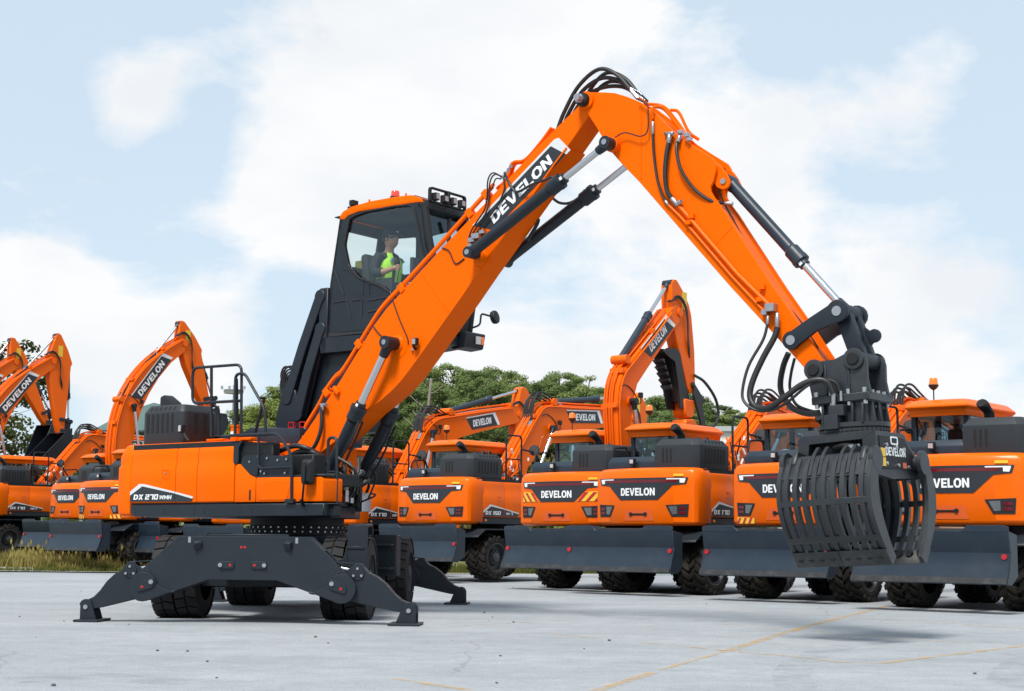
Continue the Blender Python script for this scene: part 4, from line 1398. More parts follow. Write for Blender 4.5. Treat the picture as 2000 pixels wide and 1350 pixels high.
# bucket cylinder, links
cylinder_part((6.921, 5.192), (8.371, 3.527), .655, .075, .092, .045, 0.0, hero, 'bucket_cylinder', half=.10, matb=BLUEGREY)
l0, l1 = Vector((7.815, 3.235)), Vector((8.366, 3.514))
def link_bar(p0, p1, r0, r1, v0, v1, waist):
    d = (Vector(p1) - Vector(p0)).normalized()
    n = Vector((-d.y, d.x))
    a0 = math.degrees(math.atan2(d.y, d.x))
    pts = circle(p0[0], p0[1], r0, 10, a0 + 60, a0 + 300)
    m = (Vector(p0) + Vector(p1)) / 2
    pts += [tuple(m - n * waist + n * .02)]
    pts += circle(p1[0], p1[1], r1, 10, a0 - 120, a0 + 120)
    pts += [tuple(m + n * waist + n * .02)]
    return MB().prism(pts, v0, v1)
for v_ in (.215, -.275):
    lk = link_bar(l0, l1, .105, .125, v_, v_ + .06, .085).build('side_link', GREY, hero, .012, 2)
mb = MB()
mb.cyl((l0.x, -.30, l0.y), (l0.x, .285, l0.y), .055, n=14)
mb.cyl((l1.x, -.32, l1.y), (l1.x, .285, l1.y), .055, n=14)
mb.build('link_pin', STEEL, hero, split=True)
k0, k1 = Vector((l1.x, l1.y)), Vector((8.555, 2.983))
mb = MB()
for v_ in (.06, -.16):
    d = (k1 - k0).normalized(); n = Vector((-d.y, d.x))
    mb.prism([tuple(k0 + n * .09), tuple(k0 - n * .09), tuple(k1 - n * .085), tuple(k1 + n * .085)], v_, v_ + .10)
mb.cyl((k0.x, -.22, k0.y), (k0.x, .20, k0.y), .10, n=20)
mb.cyl((k1.x, -.23, k1.y), (k1.x, .23, k1.y), .095, n=20)
m_ = (k0 + k1) / 2
mb.prism([tuple(k0 * .6 + k1 * .4 + n * .06), tuple(k0 * .6 + k1 * .4 - n * .06), tuple(k0 * .45 + k1 * .55 - n * .06), tuple(k0 * .45 + k1 * .55 + n * .06)], -.07, .07)
q = m_ + Vector((.16, .02))
mb.prism(circle(q.x, q.y, .075, 10, -100, 130) + [tuple(m_ + Vector((.03, .14))), tuple(m_ + Vector((.05, -.16)))], -.15, -.10)
mb.build('guide_link', GREY, hero, .012, 2)
MB().cyl((k1.x, .18, k1.y), (k1.x, .19, k1.y), .01).build('grease_cap', RED, hero)

# ------------------------------------------------------------------ grapple
GZ = 0.0
b0, b1 = Vector((8.095, 2.889)), Vector((8.555, 2.983))
BR = [(7.996, 2.907), (8.017, 2.95), (8.06, 2.978), (8.173, 2.983), (8.322, 2.992), (8.456, 3.05), (8.504, 3.072), (8.569, 3.078), (8.664, 3.037), (8.693, 2.956), (8.695, 2.774), (8.717, 2.668), (8.738, 2.607), (8.054, 2.591), (8.013, 2.79)]
mb = MB()
for v_ in (.215, -.27):
    mb.prism(BR, v_, v_ + .055)
for c_ in (b0, b1):
    mb.cyl((c_.x, .27, c_.y), (c_.x, .305, c_.y), .115, n=24)
    mb.cyl((c_.x, -.27, c_.y), (c_.x, -.30, c_.y), .115, n=24)
grapple = mb.build('grapple', GRAPPLE, hero, .01, 2)
tag(grapple, 'charcoal two-shell sorting grapple hanging from the arm tip')
mb = MB()
for c_ in (b0, b1):
    mb.cyl((c_.x, .303, c_.y), (c_.x, .325, c_.y), .075, .06, n=20)
    mb.cyl((c_.x, -.28, c_.y), (c_.x, .28, c_.y), .07, n=16)
mb.build('bracket_pin', DARK, grapple, split=True)
PU0, PU1 = (8.066, 2.581)[0], (8.709, 2.62)[0]
WT = (8.4, 2.608)[1]
mb = MB()
mb.box(PU0, PU1 + .02, -.31, .31, WT - .085, WT)
mb.box(PU0 + .02, PU1, -.29, .29, WT - .095, WT - .05)
gx = (PU0 + PU1) / 2 + .015
for u_ in (PU0 + .15, PU0 + .42):
    mb.box(u_, u_ + .03, .26, .285, WT, WT + .34)
mb.build('bracket_plate', GRAPPLE, grapple, .008)
mb = MB()
for u_ in (PU0 + .05, PU0 + .22, PU0 + .42, PU1 - .04):
    for v_ in (.275, -.275):
        mb.cyl((u_, v_, WT), (u_, v_, WT + .05), .03, n=6)
        mb.cyl((u_, v_, WT - .085), (u_, v_, WT - .125), .026, n=6)
for v_ in (-.15, .0, .15):
    mb.cyl((PU1 - .01, v_, WT), (PU1 - .01, v_, WT + .03), .024, n=6)
for v_ in (-.16, .05):
    for w_ in (-.14, -.33):
        mb.cyl((PU1 - .04, v_, WT + w_), (PU1 - .018, v_, WT + w_), .017, n=6)
mb.build('bracket_bolts', STEEL, grapple, stuff=True)
mb = MB()       # rotator housing with gussets
pl = rounded([(PU0 + .07, -.25), (PU1 - .03, -.25), (PU1 - .03, .25), (PU0 + .07, .25)], .10, 4)
mb.prism(pl, WT - .36, WT - .085, 'uv')
for u_ in (PU0 + .10, PU0 + .28, PU0 + .44, PU1 - .09):
    mb.prism([(.24, WT - .085), (.29, WT - .085), (.32, WT - .33), (.24, WT - .33)], u_, u_ + .03, 'vw')
    mb.prism([(-.24, WT - .085), (-.29, WT - .085), (-.32, WT - .33), (-.24, WT - .33)], u_, u_ + .03, 'vw')
for v_ in (-.2, .0, .17):
    mb.prism([(PU1 - .04, WT - .085), (PU1 + .0, WT - .085), (PU1 + .03, WT - .33), (PU1 - .04, WT - .33)], v_, v_ + .03)
mb.rbox(PU0 + .23, PU0 + .40, .29, .40, WT - .24, WT - .12, .02)
mb.rbox(PU0 + .18, PU0 + .34, .28, .43, WT - .38, WT - .22, .02)
rot = mb.build('rotator', GRAPPLE, grapple, .008)
mb = MB()
mb.stack((gx, 0, WT - .43), (gx, 0, WT), [(0, .36), (.03, .36), (.032, .37), (.055, .37), (.057, .34), (.07, .34), (.072, .385), (.12, .385)], 40)
for k in range(44):
    t = 2 * math.pi * k / 44
    mb.cyl((gx + .362 * math.cos(t), .362 * math.sin(t), WT - .372), (gx + .362 * math.cos(t), .362 * math.sin(t), WT - .408), .016, n=6)
mb.build('turntable', GRAPPLE, grapple)
# main housing (yoke) of the grapple
ZH = WT - .425
ZB = (8.781, 1.745)[1]
mb = MB()
v0, v1 = -.36, .36
yoke = [(v1, ZH), (v0, ZH), (v0 - .34, ZB + .16), (v0 - .36, ZB + .05), (v0 - .22, ZB - .03), (.0, ZB - .06), (v1 + .05, ZB - .02), (v1 + .10, ZB + .02), (v1 + .05, ZB + .16), (v1, ZB + .3)]
mb.prism(yoke, gx + .33, gx + .40, 'vw')
mb.prism(yoke, gx - .45, gx - .38, 'vw')
mb.box(gx - .40, gx + .36, v0 - .02, v1 + .02, ZH - .05, ZH + .005)
mb.prism([(v0, ZH), (v0 - .03, ZH - .02), (v0 - .33, ZB + .2), (v0 - .30, ZB + .2)], gx - .4, gx + .35, 'vw')
# near side cover above the jaws with its window
fo = [(gx - .47, ZH), (gx + .40, ZH), (gx + .41, ZH - .30), (gx - .60, ZH - .30), (gx - .60, ZH - .22)]
mb.ring([(gx - .47, ZH), (gx + .402, ZH), (gx + .402, ZH - .31), (gx - .52, ZH - .31)], [(gx - .36, ZH - .09), (gx + .25, ZH - .08), (gx + .25, ZH - .24), (gx - .38, ZH - .24)], v1, v1 + .03)
mb.box(gx - .62, gx - .40, v1 - .06, v1 + .05, ZH - .33, ZH - .27)
mb.box(gx + .23, gx + .41, v1, v1 + .10, ZH - .30, ZH - .25)
yk = mb.build('yoke', GRAPPLE, grapple, .008)
mb = MB()
mb.box(gx - .36, gx + .3, -.25, .25, ZB - .02, ZH - .05)
mb.tube([(gx - .1, .33, ZH - .14), (gx + .05, .36, ZH - .13), (gx + .2, .34, ZH - .16)], .03, 8)
mb.build('inner_hoses', DARK, yk, stuff=True)
MB().rbox(gx + .08, gx + .22, .33, .40, ZH - .20, ZH - .13, .01).build('valve_block', STEEL, yk, .004, stuff=True)
ux = gx + .4012
cv = MB().prism([(.31, ZH - .05), (v0 + .04, ZH - .05), (v0 - .26, ZB + .17), (v0 - .2, ZB + .06), (v1 - .05, ZB + .04), (.31, ZB + .25)], ux, ux + .012, 'vw').build('cover_panel', GREY_COARSE, yk, .003)
ex, ey = (0, -1, 0), (0, 0, 1)
lettering('DEVELON', (ux + .016, .19, ZH - .255), ex, ey, .092, .07, .0, .52).build('lettering', WHITE, cv)
MB().prism([(-.25, ZH - .375), (-.34, ZH - .375), (-.34, ZH - .315), (-.25, ZH - .315)], ux + .0125, ux + .016, 'vw').build('sticker', mat('orange_sticker', (.6, .13, .06), .4, var=.05), cv)
mb = MB()
mb.prism([(.31, ZH - .27), (.20, ZH - .27), (.20, ZH - .18), (.31, ZH - .18)], ux + .0125, ux + .016, 'vw')
mb.prism([(.31, ZH - .37), (.20, ZH - .37), (.20, ZH - .28), (.31, ZH - .28)], ux + .0125, ux + .016, 'vw')
mb.build('warning_label', YELLOW, cv, split=True)
lb = MB()
lb.ring(rounded([(.04, ZH - .135), (-.15, ZH - .135), (-.15, ZH - .045), (.04, ZH - .045)], .03), rounded([(.02, ZH - .118), (-.13, ZH - .118), (-.13, ZH - .062), (.02, ZH - .062)], .02), ux + .0125, ux + .017, 'vw')
lb.build('type_plate', WHITE, cv)
mb = MB()
for (v_, w_) in ((.16, ZH - .14), (-.10, ZH - .155), (-.30, ZH - .17), (.18, ZB + .10), (-.12, ZB + .09), (-.40, ZB + .08)):
    mb.cyl((ux + .01, v_, w_), (ux + .028, v_, w_), .02, n=8)
mb.build('cover_bolts', STEEL, cv, stuff=True)

# jaws: profile in (v, w); near jaw hinge at v=+0.56, far jaw hinge at v=-0.72
def jaw(vh, sgn, wh, u0, u1, name_label):
    """sgn +1 bulges towards +v (near), -1 towards -v; u0..u1 length along the hinge"""
    H_ = wh
    def pt(ang_t, inset=0.0):
        # curved shell from hinge (t=0) to cutting edge (t=1)
        t = ang_t
        vv = vh + sgn * (.02 + .20 * math.sin(math.pi * min(1, t * 1.05) ** .9) - .24 * t ** 2.2)
        ww = H_ + .05 - 1.13 * t
        return (vv - sgn * inset, ww)
    N = 16
    outer = [pt(k / N) for k in range(N + 1)]
    inner = [pt(k / N, .055 + .02 * math.sin(math.pi * k / N)) for k in range(N + 1)]
    wide = [pt(k / N, .16 + .07 * math.sin(math.pi * k / N) if k < N else .05) for k in range(N + 1)]
    root = MB()
    # end plates: crescents
    for (ua, ub) in ((u1 - .05, u1), (u0, u0 + .05)):
        root.prism(outer + list(reversed(wide)), ua, ub, 'vw')
        c = (vh - sgn * .06, H_)
        root.prism(circle(c[0], c[1], .135, 18), ua - .002, ub + .002, 'vw')
    root.cyl((u0, vh - sgn * .06, H_), (u1, vh - sgn * .06, H_), .08, n=18)
    j = root.build('jaw_shell', GRAPPLE, grapple, .006)
    tag(j, name_label)
    # curved tines between the end plates
    nt_ = 9
    for k in range(nt_):
        uu = u0 + (u1 - u0) * (k + 1) / (nt_ + 1)
        MB().prism(outer[:-2] + list(reversed(inner[:-2])), uu - .027, uu + .027, 'vw').build('tine', GRAPPLE, j, .004)
    mb = MB()
    # cross rails
    for k in (1, 5, 10):
        if k == 1:
            o1, o2 = pt(.0, .012), pt(.19, .012)
            i1, i2 = pt(.0, .05), pt(.19, .05)
        else:
            t = (.42, .76)[0 if k == 5 else 1]
            o1, o2 = pt(t - .028, .0), pt(t + .028, .0)
            i1, i2 = pt(t - .028, .045), pt(t + .028, .045)
        mb.prism([o1, o2, i2, i1], u0 + .03, u1 - .03, 'vw')
    # solid panels at the outer tine bays and in the middle
    for (fa, fb) in ((.0, .105), (.40, .50), (.50, .59), (.895, 1.0)):
        cs = [pt(q / N, .02) for q in range(3, N - 1)] + [pt(q / N, .032) for q in range(N - 2, 2, -1)]
        MB().prism(cs, u0 + .03 + (u1 - u0 - .06) * fa, u0 + .03 + (u1 - u0 - .06) * fb, 'vw').build('shell_plate', GRAPPLE, j, .002)
    mb.build('cross_rail', GRAPPLE, j, .003, split=True)
    # cutting edge, two plates with bolts
    um = (u0 + u1) / 2
    for (ua, ub) in ((u0, um - .003), (um + .003, u1)):
        e = MB()
        e.prism([pt(.865, -.018), pt(1.0, -.004), pt(1.0, .012), pt(.865, .03)], ua, ub, 'vw')
        ce = e.build('cutting_edge', WORN, j, .003)
        bt = MB()
        for q in range(4):
            uu = ua + (ub - ua) * (q + .6) / 4.3
            c = Vector((pt(.93, -.012)[0], pt(.93)[1]))
            bt.cyl((uu, c.x, c.y), (uu, c.x + sgn * .008, c.y), .032, n=12)
            c2 = Vector((pt(.90, .03)[0], pt(.90)[1]))
            bt.cyl((uu, c2.x, c2.y), (uu, c2.x - sgn * .03, c2.y), .045, .03, n=12)
        bt.build('edge_bolts', GREY_COARSE, ce, stuff=True)
    # lugs on top of the hinge tube
    mb = MB()
    for k in (3, 4, 6, 7):
        uu = u0 + (u1 - u0) * (k + .5) / 10.0
        mb.prism([pt(.17, .0), pt(.02, .0), (vh - sgn * .02, H_ + .10), (vh - sgn * .12, H_ + .17), (vh - sgn * .20, H_ + .14), (vh - sgn * .2, H_ - .05)], uu - .02, uu + .02, 'vw')
    mb.build('jaw_lug', GRAPPLE, j, .005, split=True)
    return j


WJ = (8.903, 1.874)[1]
JU0, JU1 = (7.846, 1.854)[0], (8.903, 1.895)[0]
jaw(.66, 1, WJ, JU0, JU1, 'near jaw shell of curved steel tines')
jaw(-.66, -1, WJ, JU0 + .02, JU1 + .02, 'far jaw shell seen from its inside')
mb = MB()
for s in (-1, 1):
    mb.prism([(s * .30, ZB + .22), (s * .62, WJ + .14), (s * .72, WJ), (s * .62, WJ - .13), (s * .28, ZB)], JU1 - .16, JU1 - .10, 'vw')
    mb.prism([(s * .30, ZB + .22), (s * .62, WJ + .14), (s * .72, WJ), (s * .62, WJ - .13), (s * .28, ZB)], JU0 + .12, JU0 + .18, 'vw')
mb.build('hinge_arm', GRAPPLE, grapple, .01, split=True)

# the grapple hangs a few degrees out of level: turn everything below the bracket plates about the flange
_T = Matrix.Translation((gx, 0, WT)) @ Matrix.Rotation(math.radians(-3.2), 4, 'Y') @ Matrix.Translation((-gx, 0, -WT))
def _tilt(o):
    for c_ in o.children:
        if not c_.name.startswith('bracket_pin'):
            c_.data.transform(_T)
        _tilt(c_)
_tilt(grapple)

# ------------------------------------------------------------------ raised cab
CV0, CV1 = -.42, -1.38            # right and left side of the cab
SIDE = [(.135, 3.955), (1.98, 3.90), (2.10, 4.70), (1.97, 5.10), (1.885, 5.58), (1.82, 5.68), (.335, 5.66), (.165, 4.67)]
WIN = rounded([(.425, 5.22), (.52, 4.90), (.74, 4.70), (1.11, 4.565), (1.33, 4.44), (1.52, 4.16), (1.95, 4.14), (1.99, 4.72), (1.87, 5.10), (1.775, 5.50), (1.70, 5.645), (1.4, 5.665), (.80, 5.655), (.52, 5.60)], .06, 3)
def cab_ring(v_a, v_b, win, outer):
    """side wall with an opening: fan between the window outline and the outer outline"""
    mb = MB()
    n = len(win)
    cx_ = sum(p[0] for p in win) / n
    cy_ = sum(p[1] for p in win) / n
    def hit(p):
        dx, dy = p[0] - cx_, p[1] - cy_
        best = 1e9
        for i in range(len(outer)):
            x1, y1 = outer[i]; x2, y2 = outer[(i + 1) % len(outer)]
            den = dx * (y2 - y1) - dy * (x2 - x1)
            if abs(den) < 1e-9:
                continue
            t = ((x1 - cx_) * (y2 - y1) - (y1 - cy_) * (x2 - x1)) / den
            s = ((x1 - cx_) * dy - (y1 - cy_) * dx) / den
            if t > 0 and -1e-6 <= s <= 1 + 1e-6:
                best = min(best, t)
        return (cx_ + dx * best, cy_ + dy * best)
    # window points plus extra points towards the outer corners
    angs = []
    for i, p in enumerate(win):
        angs.append((math.atan2(p[1] - cy_, p[0] - cx_), p))
    for c in outer:
        a = math.atan2(c[1] - cy_, c[0] - cx_)
        # intersection of the corner ray with the window outline
        dx, dy = math.cos(a), math.sin(a)
        for i in range(n):
            x1, y1 = win[i]; x2, y2 = win[(i + 1) % n]
            den = dx * (y2 - y1) - dy * (x2 - x1)
            if abs(den) < 1e-9:
                continue
            t = ((x1 - cx_) * (y2 - y1) - (y1 - cy_) * (x2 - x1)) / den
            s = ((x1 - cx_) * dy - (y1 - cy_) * dx) / den
            if t > 0 and 0 <= s < 1:
                angs.append((a, (cx_ + dx * t, cy_ + dy * t)))
                break
    angs.sort(key=lambda q: q[0])
    pts = [angs[0]]
    for q in angs[1:]:
        if q[0] - pts[-1][0] > 1e-4:
            pts.append(q)
    ins = [q[1] for q in pts]
    outs = [hit(q) for q in ins]
    m = len(ins)
    vi = {}
    for lab, lst in (('i', ins), ('o', outs)):
        for t_ in (v_a, v_b):
            vi[lab, t_] = [mb.V((p[0], t_, p[1])) for p in lst]
    for i in range(m):
        j_ = (i + 1) % m
        for t_ in (v_a, v_b):
            mb.bm.faces.new((vi['i', t_][i], vi['i', t_][j_], vi['o', t_][j_], vi['o', t_][i]))
        mb.bm.faces.new((vi['i', v_a][i], vi['i', v_a][j_], vi['i', v_b][j_], vi['i', v_b][i]))
        mb.bm.faces.new((vi['o', v_a][i], vi['o', v_a][j_], vi['o', v_b][j_], vi['o', v_b][i]))
    return mb


cab = cab_ring(CV0, CV0 - .05, WIN, SIDE).build('cab', GREY, hero, 0, smooth=30)
mb = cab_ring(CV1, CV1 + .05, rounded([(.36, 5.25), (.45, 4.66), (1.0, 4.62), (1.0, 5.42), (.45, 5.45)], .05, 3), [(.135, 3.955), (1.08, 3.93), (1.08, 5.67), (.335, 5.66), (.165, 4.67)])
cab_ring_l = mb.build('left_wall', INTERIOR, cab, 0)
mb = cab_ring(CV1, CV1 + .05, rounded([(1.20, 5.40), (1.20, 4.3), (1.95, 4.25), (2.0, 4.72), (1.86, 5.12), (1.76, 5.45)], .06, 3), [(1.08, 3.93), (1.98, 3.90), (2.10, 4.70), (1.97, 5.10), (1.885, 5.58), (1.82, 5.68), (1.08, 5.67)])
mb.build('door', INTERIOR, cab, 0)
mb = MB()      # floor, rear wall with window, cross members, pillars
mb.box(.14, 1.98, CV1, CV0, 3.90, 3.96)
mb.prism([(.135, 3.95), (.18, 3.95), (.21, 4.67), (.165, 4.67)], CV1, CV0)
for (va, vb) in ((CV0 - .14, CV0), (CV1, CV1 + .12)):
    mb.prism([(.165, 4.67), (.21, 4.67), (.385, 5.66), (.335, 5.66)], va, vb)
mb.prism([(.30, 5.45), (.36, 5.45), (.40, 5.66), (.335, 5.66)], CV1, CV0)
mb.prism([(1.98, 3.90), (2.02, 3.90), (2.10, 4.30), (2.05, 4.30)], CV1, CV0)
mb.box(1.80, 1.88, CV1, CV0, 5.58, 5.66)
mb.box(.36, 1.86, CV1 + .02, CV0 - .03, 5.60, 5.66)
mb.build('cab_shell', INTERIOR, cab, .004)
mb = MB()      # front pillars
for v_ in (CV0 - .07, CV1 + .01):
    mb.prism([(2.00, 3.92), (2.05, 3.92), (2.165, 4.70), (2.04, 5.12), (1.95, 5.60), (1.86, 5.68), (1.85, 5.60), (1.93, 5.08), (2.07, 4.70)], v_, v_ + .07)
mb.build('front_pillar', GREY_COARSE, cab, .012, 2, split=True)
mb = MB()
for a, b in zip([(1.86, 5.62), (1.955, 5.10), (2.085, 4.70), (2.02, 4.25)], [(1.955, 5.10), (2.085, 4.70), (2.02, 4.25)]):
    mb.prism([a, b, (b[0] - .008, b[1]), (a[0] - .008, a[1])], CV1 + .05, CV0 - .06)
mb.build('windscreen', GLASS_DARK, cab)
MB().prism(WIN, CV0 - .022, CV0 - .028).build('side_window', GLASS, cab)
MB().prism(rounded([(.36, 5.25), (.45, 4.66), (1.0, 4.62), (1.0, 5.42), (.45, 5.45)], .05, 3), CV1 + .02, CV1 + .026).build('rear_side_window', GLASS, cab)
MB().prism(rounded([(1.20, 5.40), (1.20, 4.3), (1.95, 4.25), (2.0, 4.72), (1.86, 5.12), (1.76, 5.45)], .06, 3), CV1 + .02, CV1 + .026).build('door_window', GLASS, cab)
mb = MB()
mb.prism([(.19, 4.69), (.195, 4.69), (.345, 5.46), (.34, 5.46)], CV1 + .12, CV0 - .14)
mb.build('rear_window', GLASS, cab)
mb = MB()
mb.box(1.95, 2.0, -.92, -.89, 4.3, 5.5)
mb.build('wiper_bar', INTERIOR, cab)
# window rubber
mb = MB()
mb.tube([(p[0], CV0 + .004, p[1]) for p in WIN] + [(WIN[0][0], CV0 + .004, WIN[0][1])], .016, 6, smooth=False)
mb.build('window_seal', BLACK, cab)
# pressed panel ribs on the lower side
mb = MB()
def rib(*pts):
    mb.tube([(p[0], CV0 + .002, p[1]) for p in pts], .011, 6, smooth=False)
rib((0.262, 4.856), (0.445, 4.481)); rib((0.413, 4.863), (0.514, 4.853), (0.806, 4.662), (0.812, 4.448))
rib((0.247, 4.394), (0.497, 4.402), (0.594, 4.158)); rib((0.607, 4.393), (0.794, 4.391), (0.801, 4.156))
rib((0.929, 4.452), (0.925, 4.607), (1.207, 4.537), (1.276, 4.472)); rib((0.922, 4.365), (1.307, 4.382)); rib((0.917, 4.198), (1.139, 4.216))
mb.build('pressed_rib', COWL, cab, split=True)
mb = MB()      # roof
rp = [(.325, 5.60), (.33, 5.665), (.40, 5.72), (.55, 5.765), (.9, 5.80), (1.4, 5.805), (1.68, 5.79), (1.85, 5.73), (1.90, 5.655), (1.80, 5.665), (.70, 5.67), (.50, 5.635), (.42, 5.585)]
mb.prism(rp, CV1 - .02, CV0 + .012)
roof = mb.build('cab_roof', ORANGE, cab, .03, 2, smooth=50)
mb = MB()
mb.prism([(1.72, 5.79), (1.90, 5.70), (1.97, 5.58), (1.93, 5.56), (1.84, 5.68), (1.68, 5.77)], CV1, CV0 - .02)
mb.build('roof_visor', GREY_COARSE, roof, .01)
# beacon, rear camera, small rear vent
mb = MB()
mb.cyl((1.12, -.72, 5.79), (1.12, -.72, 5.89), .085, .075, n=18)
bc = mb.build('beacon_base', GREY_COARSE, roof)
MB().stack((1.12, -.72, 5.89), (1.12, -.72, 6.05), [(0, .065), (.07, .06), (.085, .05), (.09, .0)], 18).build('beacon_lens', mat('red_beacon_lens', (.75, .06, .03), .15, var=.05, coat=.5), bc)
mb = MB()
mb.rbox(.48, .56, -.56, -.44, 5.79, 5.87, .01)
mb.box(.42, .60, -.53, -.47, 5.75, 5.79)
mb.prism([(.18, 5.66), (.33, 5.67), (.33, 5.60), (.28, 5.63), (.20, 5.645)], -.62, -.45)
mb.build('roof_camera', GREY_COARSE, roof, .006, split=True)
mb = MB()
for u_ in (.86, 1.55):
    mb.cyl((u_, -.46, 5.78), (u_, -.46, 5.835), .014, n=8)
mb.build('roof_bolt', ORANGE, roof, split=True)
# light bar with four lamps over the windscreen
mb = MB()
LB0, LB1 = -.46, -1.26
ou = rounded([(LB0, 5.66), (LB1, 5.66), (LB1, 5.88), (LB0, 5.88)], .05, 3)
iu = rounded([(LB0 - .03, 5.68), (LB1 + .03, 5.68), (LB1 + .03, 5.855), (LB0 - .03, 5.855)], .04, 3)
mb.ring(ou, iu, 1.95, 2.0, 'vw')
mb.box(1.93, 2.01, -.885, -.835, 5.66, 5.88)
bar = mb.build('light_bar', GREY_COARSE, roof, .004)
for k in range(4):
    v_ = -.57 - .19 * k
    m2 = MB()
    m2.rbox(1.96, 2.04, v_ - .048, v_ + .048, 5.70, 5.80, .012)
    m2.cyl((1.98, v_, 5.66), (1.98, v_, 5.71), .015, n=8)
    m2.prism(rounded([(v_ - .038, 5.71), (v_ + .038, 5.71), (v_ + .038, 5.79), (v_ - .038, 5.79)], .012), 2.04, 2.045, 'vw')
    m2.build('bar_lamp', GREY_COARSE, bar, .004)
mb = MB()
for k in range(4):
    v_ = -.57 - .19 * k
    mb.prism(rounded([(v_ - .034, 5.715), (v_ + .034, 5.715), (v_ + .034, 5.785), (v_ - .034, 5.785)], .01), 2.0455, 2.050, 'vw')
mb.build('lens', LAMP_PINK, bar, split=True)
# platform under the cab, lift arms, tower
mb = MB()
mb.prism([(.03, 3.90), (2.0, 3.86), (2.0, 3.72), (1.2, 3.66), (.05, 3.66)], CV1 - .02, CV0 + .03)
mb.prism([(-.02, 4.62), (.15, 4.62), (.15, 3.66), (.03, 3.66), (-.02, 4.0)], CV1, CV1 + .08)
mb.prism([(-.02, 4.62), (.15, 4.62), (.15, 3.66), (.03, 3.66), (-.02, 4.0)], CV0 - .05, CV0 + .03)
mb.build('cab_platform', GREY, hero, .012)
mb = MB()
for v_ in (CV0 - .02, CV1 - .02):
    for (a, b, r0) in (((-.62, 3.05), (.0, 4.50), .10), ((-.40, 2.80), (.02, 4.02), .10)):
        mb2_ = link_bar(a, b, r0, r0, v_, v_ + .07, .085)
        me_ = mb2_.mesh('tmp')
        mb.bm.from_mesh(me_)
        bpy.data.meshes.remove(me_)
mb.prism([(-.50, 2.75), (-.38, 2.75), (.06, 3.95), (-.05, 3.98)], CV1 + .06, CV0 - .03)
mb.prism([(-.22, 2.55), (.55, 2.55), (.95, 3.68), (.15, 3.68)], CV1 + .1, CV0 - .10)
mb.prism([(-0.332, 3.465), (0.046, 4.467), (0.215, 3.967), (0.882, 3.881), (0.144, 3.007), (-0.3, 2.566), (-0.634, 2.578), (-0.55, 3.153)], -.62, -.54)
mb.prism([(-.60, 2.75), (-.58, 3.05), (-.02, 4.45), (.06, 4.0), (-.30, 2.75)], -.50, -.455)
mb.build('lift_arms', GREY, hero, .008)
mb = MB()
for v_ in (CV0 - .03, CV1 - .02):
    mb.prism(rounded([(-.86, 2.30), (-.42, 2.30), (-.36, 2.75), (-.45, 3.15), (-.58, 3.25), (-.72, 3.2), (-.84, 2.8)], .06, 3), v_, v_ + .06)
mb.box(-.85, -.2, CV1, CV0, 2.3, 2.5)
mb.build('lift_tower', GREY, hero, .01)
mb = MB()
mb.cyl((-.42, -.36, 2.2), (-.42, -.36, 2.62), .035, n=12)
mb.cyl((-.20, -.36, 2.2), (-.20, -.36, 2.62), .03, n=12)
mb.cyl((-0.323, -0.6, 2.775), (-0.271, -0.6, 3.373), .045, n=14)
mb.build('lift_rod', CHROME, hero, split=True)
mb = MB()
for u_ in (-.43, -.21):
    mb.ring([(u_ - .06, 2.60), (u_ + .06, 2.60), (u_ + .06, 2.69), (u_ - .06, 2.69)], [(u_ - .045, 2.615), (u_ + .045, 2.615), (u_ + .045, 2.675), (u_ - .045, 2.675)], -.33, -.30)
mb.build('red_clip', RED, hero, split=True)
mb = MB()
for k in range(5):
    o_ = k * .03
    mb.tube([(-0.43, -0.5, 3.297), (-0.626, -0.5, 3.482), (-0.797, -0.5, 3.53), (-0.867, -0.5, 3.397), (-0.785, -0.5, 3.203), (-0.762, -0.5, 2.899)] if k == 0 else
            [(-.36 + o_, -.42 - o_, 3.36), (-.56 + o_ * .5, -.42 - o_, 3.56 - o_ * 1.6), (-.76 + o_, -.45, 3.52 - o_), (-.86 + o_ * 1.3, -.45, 3.25), (-.78 + o_, -.45, 2.95), (-.76 + o_ * .5, -.45, 2.7)], .015, 6)
mb.build('lift_hose', BLACK, hero, split=True)
# lamp unit and mirror at the cab's front left corner
mb = MB()
mb.prism(rounded([(1.86, 3.68), (2.10, 3.70), (2.14, 3.92), (1.86, 3.92)], .03), CV1 - .18, CV1 + .25)
lu = mb.build('cab_lamp_unit', GREY, hero, .01)
mb = MB().prism([(CV1 - .13, 3.76), (CV1 - .08, 3.76), (CV1 - .08, 3.87), (CV1 - .13, 3.87)], 2.13, 2.15, 'vw').build('turn_signal', AMBER, lu)
mb = MB().prism([(CV1 - .06, 3.76), (CV1 + .04, 3.76), (CV1 + .04, 3.87), (CV1 - .06, 3.87)], 2.13, 2.148, 'vw').build('headlight', LAMP, lu)
mb = MB()
mb.pipe([(1.98, CV1 - .03, 4.0), (2.08, CV1 - .12, 4.05), (2.08, CV1 - .14, 4.22), (2.10, CV1 - .38, 4.20)], .014, bend=.05)
mb.stack((2.06, CV1 - .42, 4.19), (2.16, CV1 - .44, 4.21), [(0, .02), (.01, .09), (.05, .10), (.08, .09), (.085, .0)], 18)
mb.build('cab_mirror', GREY_COARSE, hero)
